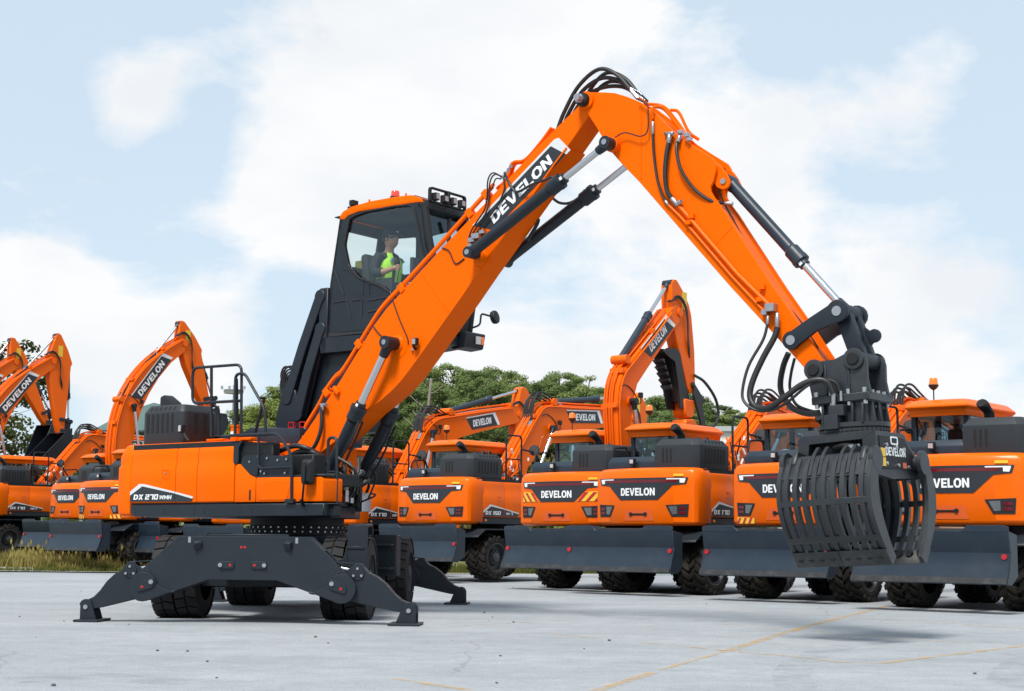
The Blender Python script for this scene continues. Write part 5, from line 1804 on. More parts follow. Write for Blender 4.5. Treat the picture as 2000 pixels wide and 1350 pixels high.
# hoses over the elbow between boom and arm
mb = MB()
for k, v_ in enumerate((.12, .06, 0, -.06, -.12)):
    dz = (k % 3) * .10
    mb.tube([(4.55 + .03 * k, v_, 6.13), (4.66 + .03 * k, v_, 6.36), (4.88 + .02 * k, v_, 6.66 - dz * .5), (5.18, v_, 6.82 - dz), (5.45, v_, 6.70 - dz * .6), (5.66, v_ * .8, 6.45)], .026, 8)
mb.tube([(5.55, .05, 6.55), (5.75, .1, 6.42), (5.92, .17, 6.28)], .012, 6)
mb.build('elbow_hose', BLACK, boom, split=True)
mb = MB()
for k, v_ in enumerate((.12, .06, 0, -.06, -.12)):
    mb.cyl((4.50 + .03 * k, v_, 6.04), (4.565 + .03 * k, v_, 6.16), .03, n=8)
    mb.cyl((5.62, v_ * .8, 6.50), (5.74, v_ * .8, 6.36), .028, n=8)
mb.box(4.46, 4.60, -.16, .16, 6.0, 6.06)
mb.build('elbow_fittings', STEEL, boom, stuff=True)
# hose cluster at the cylinder base on the boom side
mb = MB()
mb.tube([(3.65, 0.12, 5.687), (3.594, 0.2, 5.712), (3.532, 0.215, 5.623), (3.522, 0.22, 5.402), (3.483, 0.22, 5.239), (3.347, 0.215, 5.088), (3.26, 0.21, 4.985), (3.203, 0.2, 4.871)], .011, 6)
mb.tube([(3.683, 0.12, 5.669), (3.628, 0.2, 5.687), (3.566, 0.215, 5.592), (3.556, 0.22, 5.377), (3.517, 0.22, 5.208), (3.381, 0.215, 5.057), (3.294, 0.21, 4.954), (3.237, 0.2, 4.854)], .011, 6)
mb.tube([(3.732, 0.12, 5.709), (3.778, 0.2, 5.593), (3.799, 0.215, 5.467), (3.722, 0.22, 5.309), (3.559, 0.22, 5.129), (3.415, 0.215, 4.999), (3.338, 0.2, 4.924)], .013, 6)
mb.tube([(3.652, 0.1, 5.643), (3.638, 0.19, 5.627), (3.581, 0.2, 5.485)], .009, 6)
mb.tube([(3.709, 0.1, 5.716), (3.86, 0.2, 5.555), (3.951, 0.21, 5.435), (4.04, 0.22, 5.408), (4.306, 0.3, 5.449), (4.54, 0.34, 5.468), (4.632, 0.36, 5.484), (4.71, 0.36, 5.448)], .016, 6)
mb.tube([(4.25, -0.2, 5.379), (4.306, -0.28, 5.32), (4.408, -0.34, 5.311), (4.537, -0.36, 5.359), (4.655, -0.36, 5.457)], .018, 6)
mb.tube([(3.864, -0.2, 4.863), (3.995, -0.22, 5.053), (4.041, -0.2, 5.124)], .025, 6)
mb.build('boom_hose', BLACK, boom, split=True)
mb = MB()
for (u_, w_, s_) in ((3.30, 4.86, .05), (3.38, 4.90, .06), (3.46, 4.95, .04), (3.26, 4.80, .035)):
    mb.rbox(u_ - s_, u_ + s_, .19, .19 + s_ * 1.6, w_ - s_ * .6, w_ + s_ * .6, .01)
mb.build('valve_block', STEEL, boom, .004, stuff=True)

# hydraulic clutter at the front of the deck between the boom cylinders
mb = MB()
r2 = random.Random(3)
for k in range(26):
    v_ = r2.uniform(-.45, .55)
    a = (1.0 + .55 * v_ + r2.uniform(-.25, .25), v_, 1.5 + r2.uniform(0, .25))
    b = (a[0] + r2.uniform(-.25, .15), a[1] + r2.uniform(-.2, .2), a[2] + r2.uniform(.1, .45))
    m_ = ((a[0] + b[0]) / 2 + r2.uniform(.05, .2), (a[1] + b[1]) / 2, (a[2] + b[2]) / 2 + r2.uniform(-.05, .1))
    mb.tube([a, m_, b], r2.choice((.014, .018, .024)), 6)
mb.build('deck_hoses', BLACK, hero, stuff=True)
mb = MB()
for k in range(18):
    v_ = r2.uniform(-.45, .6)
    a = (1.0 + .55 * v_ + r2.uniform(-.25, .25), v_, 1.5 + r2.uniform(0, .45))
    s_ = r2.uniform(.02, .045)
    mb.rbox(a[0] - s_, a[0] + s_, a[1] - s_, a[1] + s_, a[2] - s_, a[2] + s_ * 1.4, .006)
mb.rbox(.70, .84, -.66, -.46, 1.40, 1.66, .02)
mb.build('deck_valves', STEEL, hero, .003, stuff=True)
mb = MB()
mb.prism([(.2, .55), (1.3, .55), (.62, -.5), (.2, -.55)], 1.46, 1.60, 'uv')
for v_ in (.24, -.30):
    mb.prism([(-.2, 1.46), (.95, 1.46), (.95, 1.75), (.45, 2.10), (.05, 2.12), (-.2, 1.95)], v_, v_ + .05)
mb.build('boom_bracket', GREY_COARSE, hero, .01)


# ================================================================== the parked wheeled excavators
LAMP_DARK = mat('smoked_reflector', (.16, .17, .18), .25, metal=.5, var=.1)
CACHE = {}
PARKED_ROOTS = []


def shared(key, name, material, parent, fn, bevel=0.0, seg=1, smooth=38, stuff=False):
    """part whose mesh is built once and shared by all excavators"""
    if key not in CACHE:
        mb = MB()
        fn(mb)
        me = mb.mesh(name, bevel, seg, smooth)
        me.materials.append(material)
        CACHE[key] = me
    o = link(name, CACHE[key], parent)
    if stuff:
        o['kind'] = 'stuff'
    return o


def arc_plan(R=2.10, n=7, vmax=1.06, corner=.13):
    half = []
    for k in range(n + 1):
        v = vmax * k / n
        half.append((-math.sqrt(R * R - (v * .82) ** 2), v))
    u_e, v_e = half[-1]
    half += [(u_e + .03, v_e + .075), (u_e + .10, v_e + .13), (u_e + .22, 1.215), (-1.42, 1.22)]
    return half


RP = arc_plan()


def rear_u(v):
    return -math.sqrt(2.10 ** 2 - (min(abs(v), 1.06) * .82) ** 2)


def rear_plate(mb, poly, off=.004, thick=.004, cut=True):
    """thin plate following the curved tail; poly in (v, w), cut into vertical strips so that it bends with the tail"""
    vs = sorted({round(p[0], 3) for p in poly})
    lo, hi = vs[0], vs[-1]
    cuts = [lo]
    steps = max(2, int((hi - lo) / .12))
    for k in range(1, steps):
        cuts.append(lo + (hi - lo) * k / steps)
    cuts += vs[1:]
    cuts = sorted(set(round(c, 3) for c in cuts))
    def span(v):
        ws = []
        for i in range(len(poly)):
            (a, wa), (b, wb) = poly[i], poly[(i + 1) % len(poly)]
            if abs(a - b) < 1e-6:
                if abs(a - v) < 1e-4:
                    ws += [wa, wb]
            elif min(a, b) - 1e-6 <= v <= max(a, b) + 1e-6:
                t = (v - a) / (b - a)
                ws.append(wa + (wb - wa) * t)
        return min(ws), max(ws)
    for a, b in zip(cuts, cuts[1:]):
        e = 1e-4
        (l0, h0), (l1, h1) = span(a + e), span(b - e)
        pts = [(a, l0), (b, l1), (b, h1), (a, h0)]
        fr = [(rear_u(p[0]) - off - thick, p[0], p[1]) for p in pts]
        mb.face(fr)


def make_excavator(name_label, x, y, z=0.0, heading=50.0, pose='travel', tilt=0.0, model='170', hazard=None, pipes_visible=True, boom=None, details=True, beacon='amber', near=True, tyre=None, ucoff=(0, 0)):
    root = empty('wheeled_excavator', (x, y, z), math.radians(heading), name_label, 'excavator', 'orange wheeled excavators parked in a row')
    PARKED_ROOTS.append(root)
    OR = ORANGE2
    # --- undercarriage
    def f(mb):
        mb.prism([(-1.9, .70), (-1.5, .58), (1.5, .58), (1.9, .70), (1.9, 1.08), (-1.9, 1.08)], -.42, .42)
        mb.box(-1.5, -1.1, -.8, .8, .42, .62)
        mb.box(1.1, 1.5, -.8, .8, .42, .62)
        mb.box(-.75, .75, -1.2, 1.2, .55, 1.05)
        mb.prism([(-2.55, .62), (-1.6, .62), (-1.6, .95), (-2.55, .90)], -.55, -.40)
        mb.prism([(-2.55, .62), (-1.6, .62), (-1.6, .95), (-2.55, .90)], .40, .55)
        mb.cyl((0, 0, 1.05), (0, 0, 1.34), .55, n=32)
    shared('uc', 'undercarriage_frame', GREY_COARSE, root, f, .01)
    def f(mb):
        for s in (-1, 1):
            mb.prism([(-2.0, 1.02), (-1.95, 1.06), (-1.72, 1.20), (-.80, 1.20), (-.62, 1.08), (-.62, 1.05), (-.81, 1.17), (-1.71, 1.17), (-2.0, .99)], s * .55, s * 1.24)
    shared('fender', 'rear_fenders', GREY, root, f, .004)
    for u_ in (-1.3, 1.3):
        for s_ in (-1, 1):
            wheel(root, u_, s_, 1.10, tyre or CHEV_TYRE, .27, (0, 0, 0), 0.0, .30)
    # --- rear dozer blade
    prof = [(-2.75, 1.22), (-2.78, 1.22), (-2.735, .93), (-2.715, .90), (-2.78, .70), (-2.885, .44), (-2.86, .43), (-2.75, .68), (-2.685, .90), (-2.70, .93)]
    def f(mb):
        mb.prism(prof, -1.25, 1.25)
        for s in (-1, 1):
            mb.prism([(-2.885, .44), (-2.715, .90), (-2.78, 1.22), (-2.45, 1.16), (-2.45, .55), (-2.7, .42)], s * 1.25, s * 1.225)
            mb.prism([(s * 1.25, 1.20), (s * 1.25, 1.28), (s * 1.16, 1.30), (s * .62, 1.30), (s * .50, 1.20)], -2.752, -2.782, 'vw')
        mb.box(-2.66, -2.50, -.6, -.4, .7, 1.1)
        mb.box(-2.66, -2.50, .4, .6, .7, 1.1)
    bl = shared('blade', 'dozer_blade', BLUEGREY, root, f, .006)
    shared('bladeedge', 'cutting_edge', WORN, bl, lambda mb: mb.prism([(-2.862, .53), (-2.894, .445), (-2.903, .447), (-2.872, .535)], -1.245, 1.245), .002)
    shared('bladerod', 'tow_rod', GREY_COARSE, bl, lambda mb: mb.cyl((-2.74, -.58, 1.225), (-2.74, .58, 1.225), .03, n=10))
    for s in (-1, 1):
        shared('refl%d' % s, 'red_reflector', RED, bl, lambda mb: mb.cyl((-2.74, s * 1.17, .84), (-2.765, s * 1.17, .84), .042, n=12))
    if ucoff != (0, 0):
        for ch in list(root.children):
            ch.location = (ch.location.x + ucoff[0], ch.location.y - ucoff[1], ch.location.z)
    # --- counterweight
    def f(mb):
        rings = []
        for w_, ins in ((1.31, .06), (1.34, .018), (1.38, 0), (2.10, 0), (2.16, .0), (2.30, .012), (2.37, .04), (2.41, .09), (2.425, .16)):
            rr = []
            for k, (u_, v_) in enumerate(RP):
                du = ins if k < len(RP) - 2 else 0
                rr.append((u_ + du, max(0, v_ - (ins if k > 2 else ins * .3 * k)), w_))
            rings.append([(a, b, c) for a, b, c in rr] + [(a, -b, c) for a, b, c in reversed(rr[1:])])
        mb.loft(rings)
    cwt = shared('cw', 'counterweight', OR, root, f, .012, 2, 50)
    def f(mb):
        rear_plate(mb, [(-1.04, 2.225), (1.04, 2.225), (1.00, 2.10), (.74, 2.075), (.44, 1.80), (-.44, 1.80), (-.74, 2.075), (-1.00, 2.10)], .005)
    band = shared('band', 'brand_band', DECAL, cwt, f)
    def f(mb):
        rear_plate(mb, [(-.86, 2.185), (.86, 2.185), (.80, 2.135), (-.80, 2.135)], .008)
    shared('redbar', 'red_light_strip', DARKRED, band, f)
    def f(mb):
        for s in (-1, 1):
            rear_plate(mb, [(s * .70, 2.205), (s * 1.0, 2.205), (s * .96, 2.115), (s * .86, 2.12), (s * .87, 2.18), (s * .72, 2.19)] if False else ([(s * .62, 2.208), (s * .99, 2.208), (s * .99, 2.188), (s * .62, 2.188)]), .009)
            rear_plate(mb, [(s * .88, 2.188), (s * .99, 2.188), (s * .965, 2.12), (s * .88, 2.125)], .009)
    shared('whitebar', 'silver_trim', WHITE, band, f, stuff=True)
    def f(mb):
        t = lettering('DEVELON', (0, 0, 0), (0, 1, 0), (0, 0, 1), .145, .08, .0, .80)
        for fc in t.bm.faces:
            mb.face([(rear_u(-v.co.y - .42) - .013, -v.co.y - .42, v.co.z + 1.885) for v in fc.verts])
        t.bm.free()
    shared('bandtext', 'lettering', WHITE, band, f)
    # lower lamps left and right
    for s in (-1, 1):
        def f(mb):
            rear_plate(mb, [(s * .60, 1.70), (s * 1.05, 1.72), (s * 1.03, 1.48), (s * .72, 1.48)], .006)
        lampb = shared('lampb%d' % s, 'rear_lamp_pocket', GREY_COARSE if s > 0 else GREY_COARSE, cwt, f)
        def f(mb):
            for w_ in (1.53, 1.61):
                rear_plate(mb, [(s * .87, w_ + .05), (s * 1.0, w_ + .05), (s * 1.0, w_), (s * .87, w_)], .012)
        shared('lampr%d' % s, 'tail_lamp', DARKRED, lampb, f, stuff=True)
        def f(mb):
            rear_plate(mb, [(s * .66, 1.675), (s * .83, 1.68), (s * .83, 1.53), (s * .74, 1.52)], .011)
        shared('lamps%d' % s, 'lamp_reflector', LAMP_DARK, lampb, f)
        if hazard:
            def f(mb):
                rear_plate(mb, [(s * .50, 1.81), (s * .70, 2.00), (s * 1.0, 2.02), (s * 1.04, 1.81)] if hazard == 'mid' else [(s * .62, 1.44), (s * 1.04, 1.46), (s * 1.04, 1.345), (s * .62, 1.345)], .006)
            hz = shared('haz%s%d' % (hazard, s), 'hazard_panel', YELLOW, cwt, f)
            def f(mb):
                for q in range(3):
                    a = .52 + .18 * q
                    if hazard == 'mid':
                        rear_plate(mb, [(s * a, 1.815), (s * (a + .08), 1.815), (s * (a + .25), 1.995), (s * (a + .17), 1.995)] if a + .25 < 1.05 else [(s * a, 1.815), (s * min(a + .08, 1.03), 1.815), (s * 1.03, 1.93), (s * 1.03, 1.97)], .009)
                    else:
                        a = .66 + .14 * q
                        rear_plate(mb, [(s * a, 1.445), (s * (a + .06), 1.445), (s * (a + .11), 1.35), (s * (a + .05), 1.35)], .009)
            shared('hazr%s%d' % (hazard, s), 'red_stripes', RED, hz, f, stuff=True)
    def f(mb):     # tow recess: flat trapezoid plate, its shade painted as a darker orange
        rear_plate(mb, [(-.36, 1.40), (-.30, 1.61), (.30, 1.61), (.36, 1.40)], .004)
    rec = shared('recess', 'tow_recess', mat('recess_shade_orange', (.60, .085, .004), .5, var=.05) if 'recess' not in CACHE else None, cwt, f)
    def f(mb):
        for v_ in (-.17, .17):
            mb.cyl((-2.08, v_, 1.53), (-2.125, v_, 1.53), .035, n=10)
        mb.cyl((-2.115, -.17, 1.53), (-2.115, .17, 1.53), .015, n=6)
    shared('recessb', 'tow_eyes', GREY_COARSE, rec, f, stuff=True)
    def f(mb):
        rear_plate(mb, [(.76, 2.295), (.95, 2.295), (.95, 2.25), (.76, 2.25)], .006)
    shared('ylabel', 'warning_label', YELLOW, cwt, f)
    # --- house side, doors
    def door(key, u0, u1):
        def f(mb):
            pr = [(1.19, 1.47), (1.215, 1.485), (1.222, 1.80), (1.222, 2.02), (1.206, 2.05), (1.207, 2.22), (1.19, 2.31), (1.14, 2.37), (1.05, 2.40), (.8, 2.41), (.8, 2.37), (1.1, 2.34), (1.17, 2.2), (1.18, 1.47)]
            mb.prism(pr, u0 + .006, u1 - .006, 'vw')
        return shared(key, 'side_door', OR, root, f, .005, 2, 45)
    d1 = door('d1', -1.42, -.62)
    d2 = door('d2', -.62, .30)
    def f(mb):
        mb.prism([(.306, 1.48), (.306, 2.05), (.45, 2.02), (.62, 1.85), (1.55, 1.83), (1.60, 1.78), (1.60, 1.48)], .85, 1.215)
    shared('fbox', 'front_box', OR, root, f, .02, 2)
    def f(mb):
        mb.prism([(-1.60, 1.47), (-1.60, 1.36), (-1.52, 1.31), (1.60, 1.31), (1.60, 1.47)], -1.21, 1.21)
    skt = shared('skirt', 'deck_skirt', GREY, root, f, .012)
    def f(mb):
        mb.box(-1.6, .30, -1.2, 1.18, 1.47, 2.395)
        mb.box(.3, 1.2, -.2, .8, 1.47, 1.9)
    shared('deck', 'hood_deck', GREY_COARSE, root, f)
    def f(mb):
        mb.cyl((-1.30, 1.20, 1.40), (-1.30, 1.222, 1.40), .028, n=12)
    shared('marker', 'side_marker', AMBER, skt, f)
    # side decal
    def f(mb):
        mb.face([(-1.40, 1.2265, 1.495), (-1.40, 1.2265, 1.575), (-1.13, 1.2265, 1.735), (-.63, 1.2265, 1.665), (-.63, 1.2265, 1.495)])
    sd = shared('sdec', 'type_decal', DECAL, d1, f)
    def f(mb):
        mb.face([(-1.40, 1.227, 1.575), (-1.40, 1.227, 1.625), (-1.17, 1.227, 1.775), (-1.11, 1.227, 1.775), (-.63, 1.227, 1.69), (-.63, 1.227, 1.665), (-1.13, 1.227, 1.735)])
    shared('schev', 'chevron', SILVER, sd, f)
    def f(mb):
        mb.face([(-.61, 1.2265, 1.495), (-.61, 1.2265, 1.66), (-.10, 1.2265, 1.565), (-.14, 1.2265, 1.495)])
    sd2 = shared('sdec2', 'type_decal', DECAL, d2, f)
    def f(mb):
        mb.face([(-.61, 1.227, 1.66), (-.61, 1.227, 1.685), (-.08, 1.227, 1.59), (-.10, 1.227, 1.565)])
    shared('schev2', 'chevron', SILVER, sd2, f)
    CACHEK = 'dx' + model
    for (txt, u_, h_, wd_) in (('DX', -1.33, .085, .21), (model, -1.06, .085, .28)):
        def f(mb):
            t = lettering(txt, (u_, 1.229, 1.535), (1, 0, 0), (0, 0, 1), h_, .1, .18, wd_)
            for fc in t.bm.faces:
                mb.face([(v.co.x, -v.co.y, v.co.z) for v in fc.verts])
            t.bm.free()
        shared(CACHEK + txt, 'lettering', WHITE, sd, f)
    def f(mb):
        t = lettering('WR-7' if model == '170' else 'W-7', (-.57, 1.229, 1.535), (1, 0, 0), (0, 0, 1), .06, .1, .2, .24)
        for fc in t.bm.faces:
            mb.face([(v.co.x, -v.co.y, v.co.z) for v in fc.verts])
        t.bm.free()
    shared(CACHEK + 'w', 'lettering', WHITE, sd2, f)
    def f(mb):
        mb.ring([(-.90, 1.86), (-.76, 1.86), (-.76, 1.97), (-.90, 1.97)], [(-.885, 1.875), (-.775, 1.875), (-.775, 1.955), (-.885, 1.955)], 1.222, 1.226)
    shared('platch', 'latch', OR, d1, f)
    # --- hood parts on top
    def f(mb):
        pl = [(-1.78, .16), (-.60, .16), (-.52, .26), (-.52, 1.02), (-.64, 1.14), (-1.66, 1.14), (-1.78, 1.02)]
        rings = [[(u_, v_, 2.40) for u_, v_ in pl], [(u_, v_, 2.86) for u_, v_ in pl], [(-1.15 + (u_ + 1.15) * .86, .65 + (v_ - .65) * .80, 2.98) for u_, v_ in pl]]
        mb.loft(rings)
    cw2 = shared('cowl', 'engine_cowl', COWL, root, f, .012, 2)
    def f(mb):
        for k in range(7):
            u_ = -1.50 + k * .11
            mb.prism(rounded([(u_, 2.50), (u_ + .05, 2.50), (u_ + .05, 2.80), (u_, 2.80)], .02), 1.135, 1.146)
            mb.prism([(u_, 0), (u_ + .05, 0), (u_ + .05, .01), (u_, .01)], 1.0, 1.001) if False else None
        for k in range(3):
            v_ = .34 + k * .09
            mb.prism(rounded([(v_, 2.52), (v_ + .045, 2.52), (v_ + .045, 2.80), (v_, 2.80)], .02), -1.775, -1.784, 'vw')
        for k in range(6):
            u_ = -1.42 + k * .12
            mb.face([(u_, 1.118, 2.885), (u_ + .05, 1.118, 2.885), (u_ + .06, 1.078, 2.955), (u_ + .01, 1.078, 2.955)])
    shared('cowlslots', 'vent_slots', DARK, cw2, f, stuff=True)
    def f(mb):
        pl = [(-1.70, -1.0), (-1.60, -1.08), (-.75, -1.08), (-.75, .14), (-1.70, .14)]
        mb.loft([[(u_, v_, 2.40) for u_, v_ in pl], [(u_, v_, 2.56) for u_, v_ in pl], [(-1.22 + (u_ + 1.22) * .88, -.45 + (v_ + .45) * .9, 2.66) for u_, v_ in pl]])
    shared('hood', 'hood_cover', BLUEGREY, root, f, .02, 2)
    def f(mb):
        mb.rbox(-1.82, -1.74, -.42, -.30, 2.50, 2.62, .01)
        mb.tube([(-1.76, -.36, 2.52), (-1.72, -.30, 2.46), (-1.66, -.34, 2.42)], .025, 6)
        mb.rbox(-1.85, -1.70, -.50, -.34, 2.425, 2.46, .01)
    wl = shared('rlamp', 'work_lamp', GREY_COARSE, root, f, .008)
    shared('rlens', 'lens', LAMP, wl, lambda mb: mb.prism([(-.40, 2.525), (-.32, 2.525), (-.32, 2.60), (-.40, 2.60)], -1.825, -1.822, 'vw'))
    def f(mb):
        rings = []
        for (c, r_) in (((-1.02, .30, 2.93), .085), ((-1.05, .30, 3.10), .09), ((-1.17, .27, 3.22), .10), ((-1.24, .26, 3.25), .10)):
            rings.append([(c[0] + r_ * .8 * math.cos(t) * (1 if c[2] < 3.2 else .3), c[1] + r_ * math.sin(t), c[2] + r_ * .8 * math.cos(t) * (0 if c[2] < 3.2 else 1)) for t in [2 * math.pi * i / 8 for i in range(8)]])
        mb.loft(rings)
    ex = shared('stack', 'exhaust_stack', GREY_COARSE, root, f, .01)
    shared('stackh', 'outlet', DARK, ex, lambda mb: mb.cyl((-1.243, .26, 3.25), (-1.252, .26, 3.255), .07, n=10))
    # --- cab
    U0, U1, V0, V1, WB, WR = -.55, 1.25, -1.28, -.26, 1.50, 3.26
    def f(mb):
        for (u_, v_) in ((U0, V0), (U0, V1 - .09), (.38, V1 - .09), (.38, V0), (U1 - .1, V1 - .09), (U1 - .1, V0)):
            mb.box(u_, u_ + .09, v_, v_ + .09, WB, WR)
        mb.box(U0, U1, V0, V1, WB - .05, WB + .05)
        mb.box(U0, U1, V0 + .002, V0 + .05, WB, 2.05)
        mb.box(U0, .46, V1 - .05, V1 - .002, WB, 2.35)
        mb.box(U0 + .002, U0 + .05, V0, V1, WB, 2.42)
        mb.box(U0, U1, V0, V1, WR - .07, WR)
    cab_ = shared('pcab', 'cab', GREY, root, f, .008)
    shared('pglr', 'rear_window', GLASS_DARK, cab_, lambda mb: mb.box(U0 + .02, U0 + .026, V0 + .09, V1 - .09, 2.42, WR - .07))
    shared('pgls', 'side_window', GLASS_DARK, cab_, lambda mb: mb.box(U0 + .09, U1 - .1, V1 - .03, V1 - .024, 2.05, WR - .07))
    shared('pgll', 'door_window', GLASS_DARK, cab_, lambda mb: mb.box(U0 + .09, U1 - .1, V0 + .02, V0 + .026, 2.05, WR - .07))
    shared('pglf', 'windscreen', GLASS_DARK, cab_, lambda mb: mb.box(U1 - .03, U1 - .024, V0 + .09, V1 - .09, 1.7, WR - .07))
    def f(mb):
        mb.rbox(.15, .65, -1.0, -.55, 1.9, 2.05, .08)
        mb.prism([(.12, 2.0), (.25, 2.0), (.12, 2.75), (.0, 2.72)], -1.0, -.55)
        mb.prism([(.05, 2.76), (.13, 2.76), (.10, 2.95), (.02, 2.95)], -.9, -.65)
        mb.cyl((1.0, -.78, 1.5), (.85, -.78, 2.2), .04, n=8)
        mb.rbox(.95, 1.15, -.45, -.35, 2.0, 2.5, .02)
    shared('pseat', 'seat', SEAT, cab_, f, .03)
    def f(mb):
        pl0 = [(U0 - .16, V0 - .02), (U1 + .10, V0 - .02), (U1 + .10, V1 + .03), (U0 - .16, V1 + .03)]
        def ring(k, w_, rr=.10):
            c = ((U0 + U1) / 2, (V0 + V1) / 2)
            pl = rounded([(c[0] + (a - c[0]) * k, c[1] + (b - c[1]) * k) for a, b in pl0], rr, 2)
            return [(a, b, w_) for a, b in pl]
        mb.loft([ring(.965, WR - .13), ring(.985, WR - .03), ring(1.05, WR + .015), ring(1.05, WR + .045), ring(.93, WR + .135, .16), ring(.84, WR + .155, .16)])
    shared('proof', 'cab_roof', OR, cab_, f, .008, 2, 24)
    shared('hrail', 'hood_rail', GREY_COARSE, root, lambda mb: mb.pipe([(-1.55, -1.05, 2.42), (-1.50, -1.05, 2.86), (-1.0, -1.05, 2.90), (-.9, -1.05, 2.42)], .02, bend=.1))
    if beacon:
        def f(mb):
            mb.cyl((-.35, -.95, WR + .12), (-.35, -.95, WR + .40), .012, n=8)
            mb.stack((-.35, -.95, WR + .34), (-.35, -.95, WR + .45), [(0, .02), (.03, .06), (.07, .085), (.09, .085)], 14)
        bcn = shared('bbase', 'beacon_mast', BLACK, cab_, f)
        shared('blens' + beacon, 'beacon_lens', AMBER, bcn, lambda mb: mb.stack((-.35, -.95, WR + .43), (-.35, -.95, WR + .56), [(0, .075), (.09, .068), (.115, .055), (.12, 0.0)], 14))
    # --- handrails and mirror on the right front
    def f(mb):
        mb.pipe([(-.46, 1.12, 2.40), (-.46, 1.12, 3.48), (.12, 1.12, 3.48), (.12, 1.12, 2.05)], .024, bend=.10)
        mb.pipe([(-.46, 1.12, 2.90), (.12, 1.12, 2.90)], .018)
    if details:
        shared('prail', 'handrail', GREY_COARSE, root, f)
        shared('prail2', 'handrail', GREY_COARSE, root, lambda mb: mb.pipe([(.12, 1.15, 3.15), (.60, 1.18, 3.10), (.95, 1.18, 2.6), (.95, 1.18, 1.85)], .022, bend=.14))
        def f(mb):
            mb.pipe([(.85, 1.1, 1.85), (.75, 1.1, 2.9), (.62, 1.15, 3.12)], .016, bend=.06)
            mb.stack((.60, 1.15, 3.14), (.54, 1.18, 3.16), [(0, .03), (.01, .13), (.05, .14), (.07, .12), (.075, 0)], 16)
        shared('pmirror', 'side_mirror', GREY_COARSE, root, f)
    # --- boom assembly
    bo = dict(boom or POSES[pose])
    if tilt:
        piv = (.45, 1.9)
        ca, sa = math.cos(math.radians(tilt)), math.sin(math.radians(tilt))
        def rt(p):
            return (piv[0] + (p[0] - piv[0]) * ca - (p[1] - piv[1]) * sa, piv[1] + (p[0] - piv[0]) * sa + (p[1] - piv[1]) * ca)
        for k in list(bo):
            if k == 'text':
                bo[k] = tuple(rt(q_) if isinstance(q_, tuple) else q_ for q_ in bo[k])
            elif k in ('arm', 'pivot', 'acyl1', 'bcyl0', 'bcyl1', 'armend', 'armtip'):
                bo[k] = [rt(p) for p in bo[k]] if isinstance(bo[k], list) else rt(bo[k])
            elif isinstance(bo[k], list):
                bo[k] = [rt(p) for p in bo[k]]
            elif isinstance(bo[k], tuple) and len(bo[k]) == 2:
                bo[k] = rt(bo[k])
    bm_ = MB().prism(bo['outline'], -.17, .17).build('boom', OR, root, .01, 1, 30)
    # reinforcing rings
    m2 = MB()
    for p_ in (bo['brod'], bo['acyl0'], bo['pivot']):
        m2.cyl((p_[0], -.21, p_[1]), (p_[0], .21, p_[1]), .10, n=18)
    m2.build('pivot_boss', OR, bm_, split=True)
    # brand panel
    if 'text' in bo:
        (a, b, hgt) = bo['text']
        A_, B_ = Vector((a[0], 0, a[1])), Vector((b[0], 0, b[1]))
        d = (B_ - A_)
        L = d.length
        d.normalize()
        n = Vector((-d.z, 0, d.x))
        def P(s_, t_):
            p = A_ + d * s_ + n * t_
            return (p.x, p.z)
        pnl = MB().prism([P(0, hgt / 2), P(hgt * .55, -hgt / 2), P(L, -hgt / 2), P(L - hgt * .5, hgt / 2)], .172, .176).build('brand_panel', DECAL, bm_)
        MB().prism([P(L - hgt * .5, hgt / 2), P(L, -hgt / 2), P(L + .10, -hgt / 2), P(L - hgt * .5 + .12, hgt / 2 + .03), P(0, hgt / 2 + .03), P(0, hgt / 2)], .172, .1765).build('panel_edge', WHITE, pnl)
        o = A_ + d * (hgt * .75) - n * hgt * .28
        lettering('DEVELON', (o.x, .178, o.z), (d.x, 0, d.z), (n.x, 0, n.z), hgt * .56, .08, .08, L - hgt * 1.55).build('lettering', WHITE, pnl)
    # tubes along the back and top of the boom
    bk = bo['back']
    for k in range(5):
        v_ = .14 - .07 * k if near else .1
        off = .05 + .012 * (k % 2)
        pts = []
        for i, p in enumerate(bk):
            a, b = Vector(bk[max(0, i - 1)]), Vector(bk[min(len(bk) - 1, i + 1)])
            t = (b - a).normalized()
            n = Vector((-t.y, t.x))
            q = Vector(p) + n * off
            if k == 0:
                q = Vector(p) - n * .06
            pts.append((q.x, v_ if k else .195, q.y))
        MB().tube(pts, .022, 6, sub=4).build('hydraulic_tube', OR, bm_)
    m2 = MB()
    for p in bk[1::2]:
        m2.box(p[0] - .06, p[0] + .02, -.16, .20, p[1] - .02, p[1] + .09)
    m2.build('tube_clamp', OR, bm_, .006, split=True)
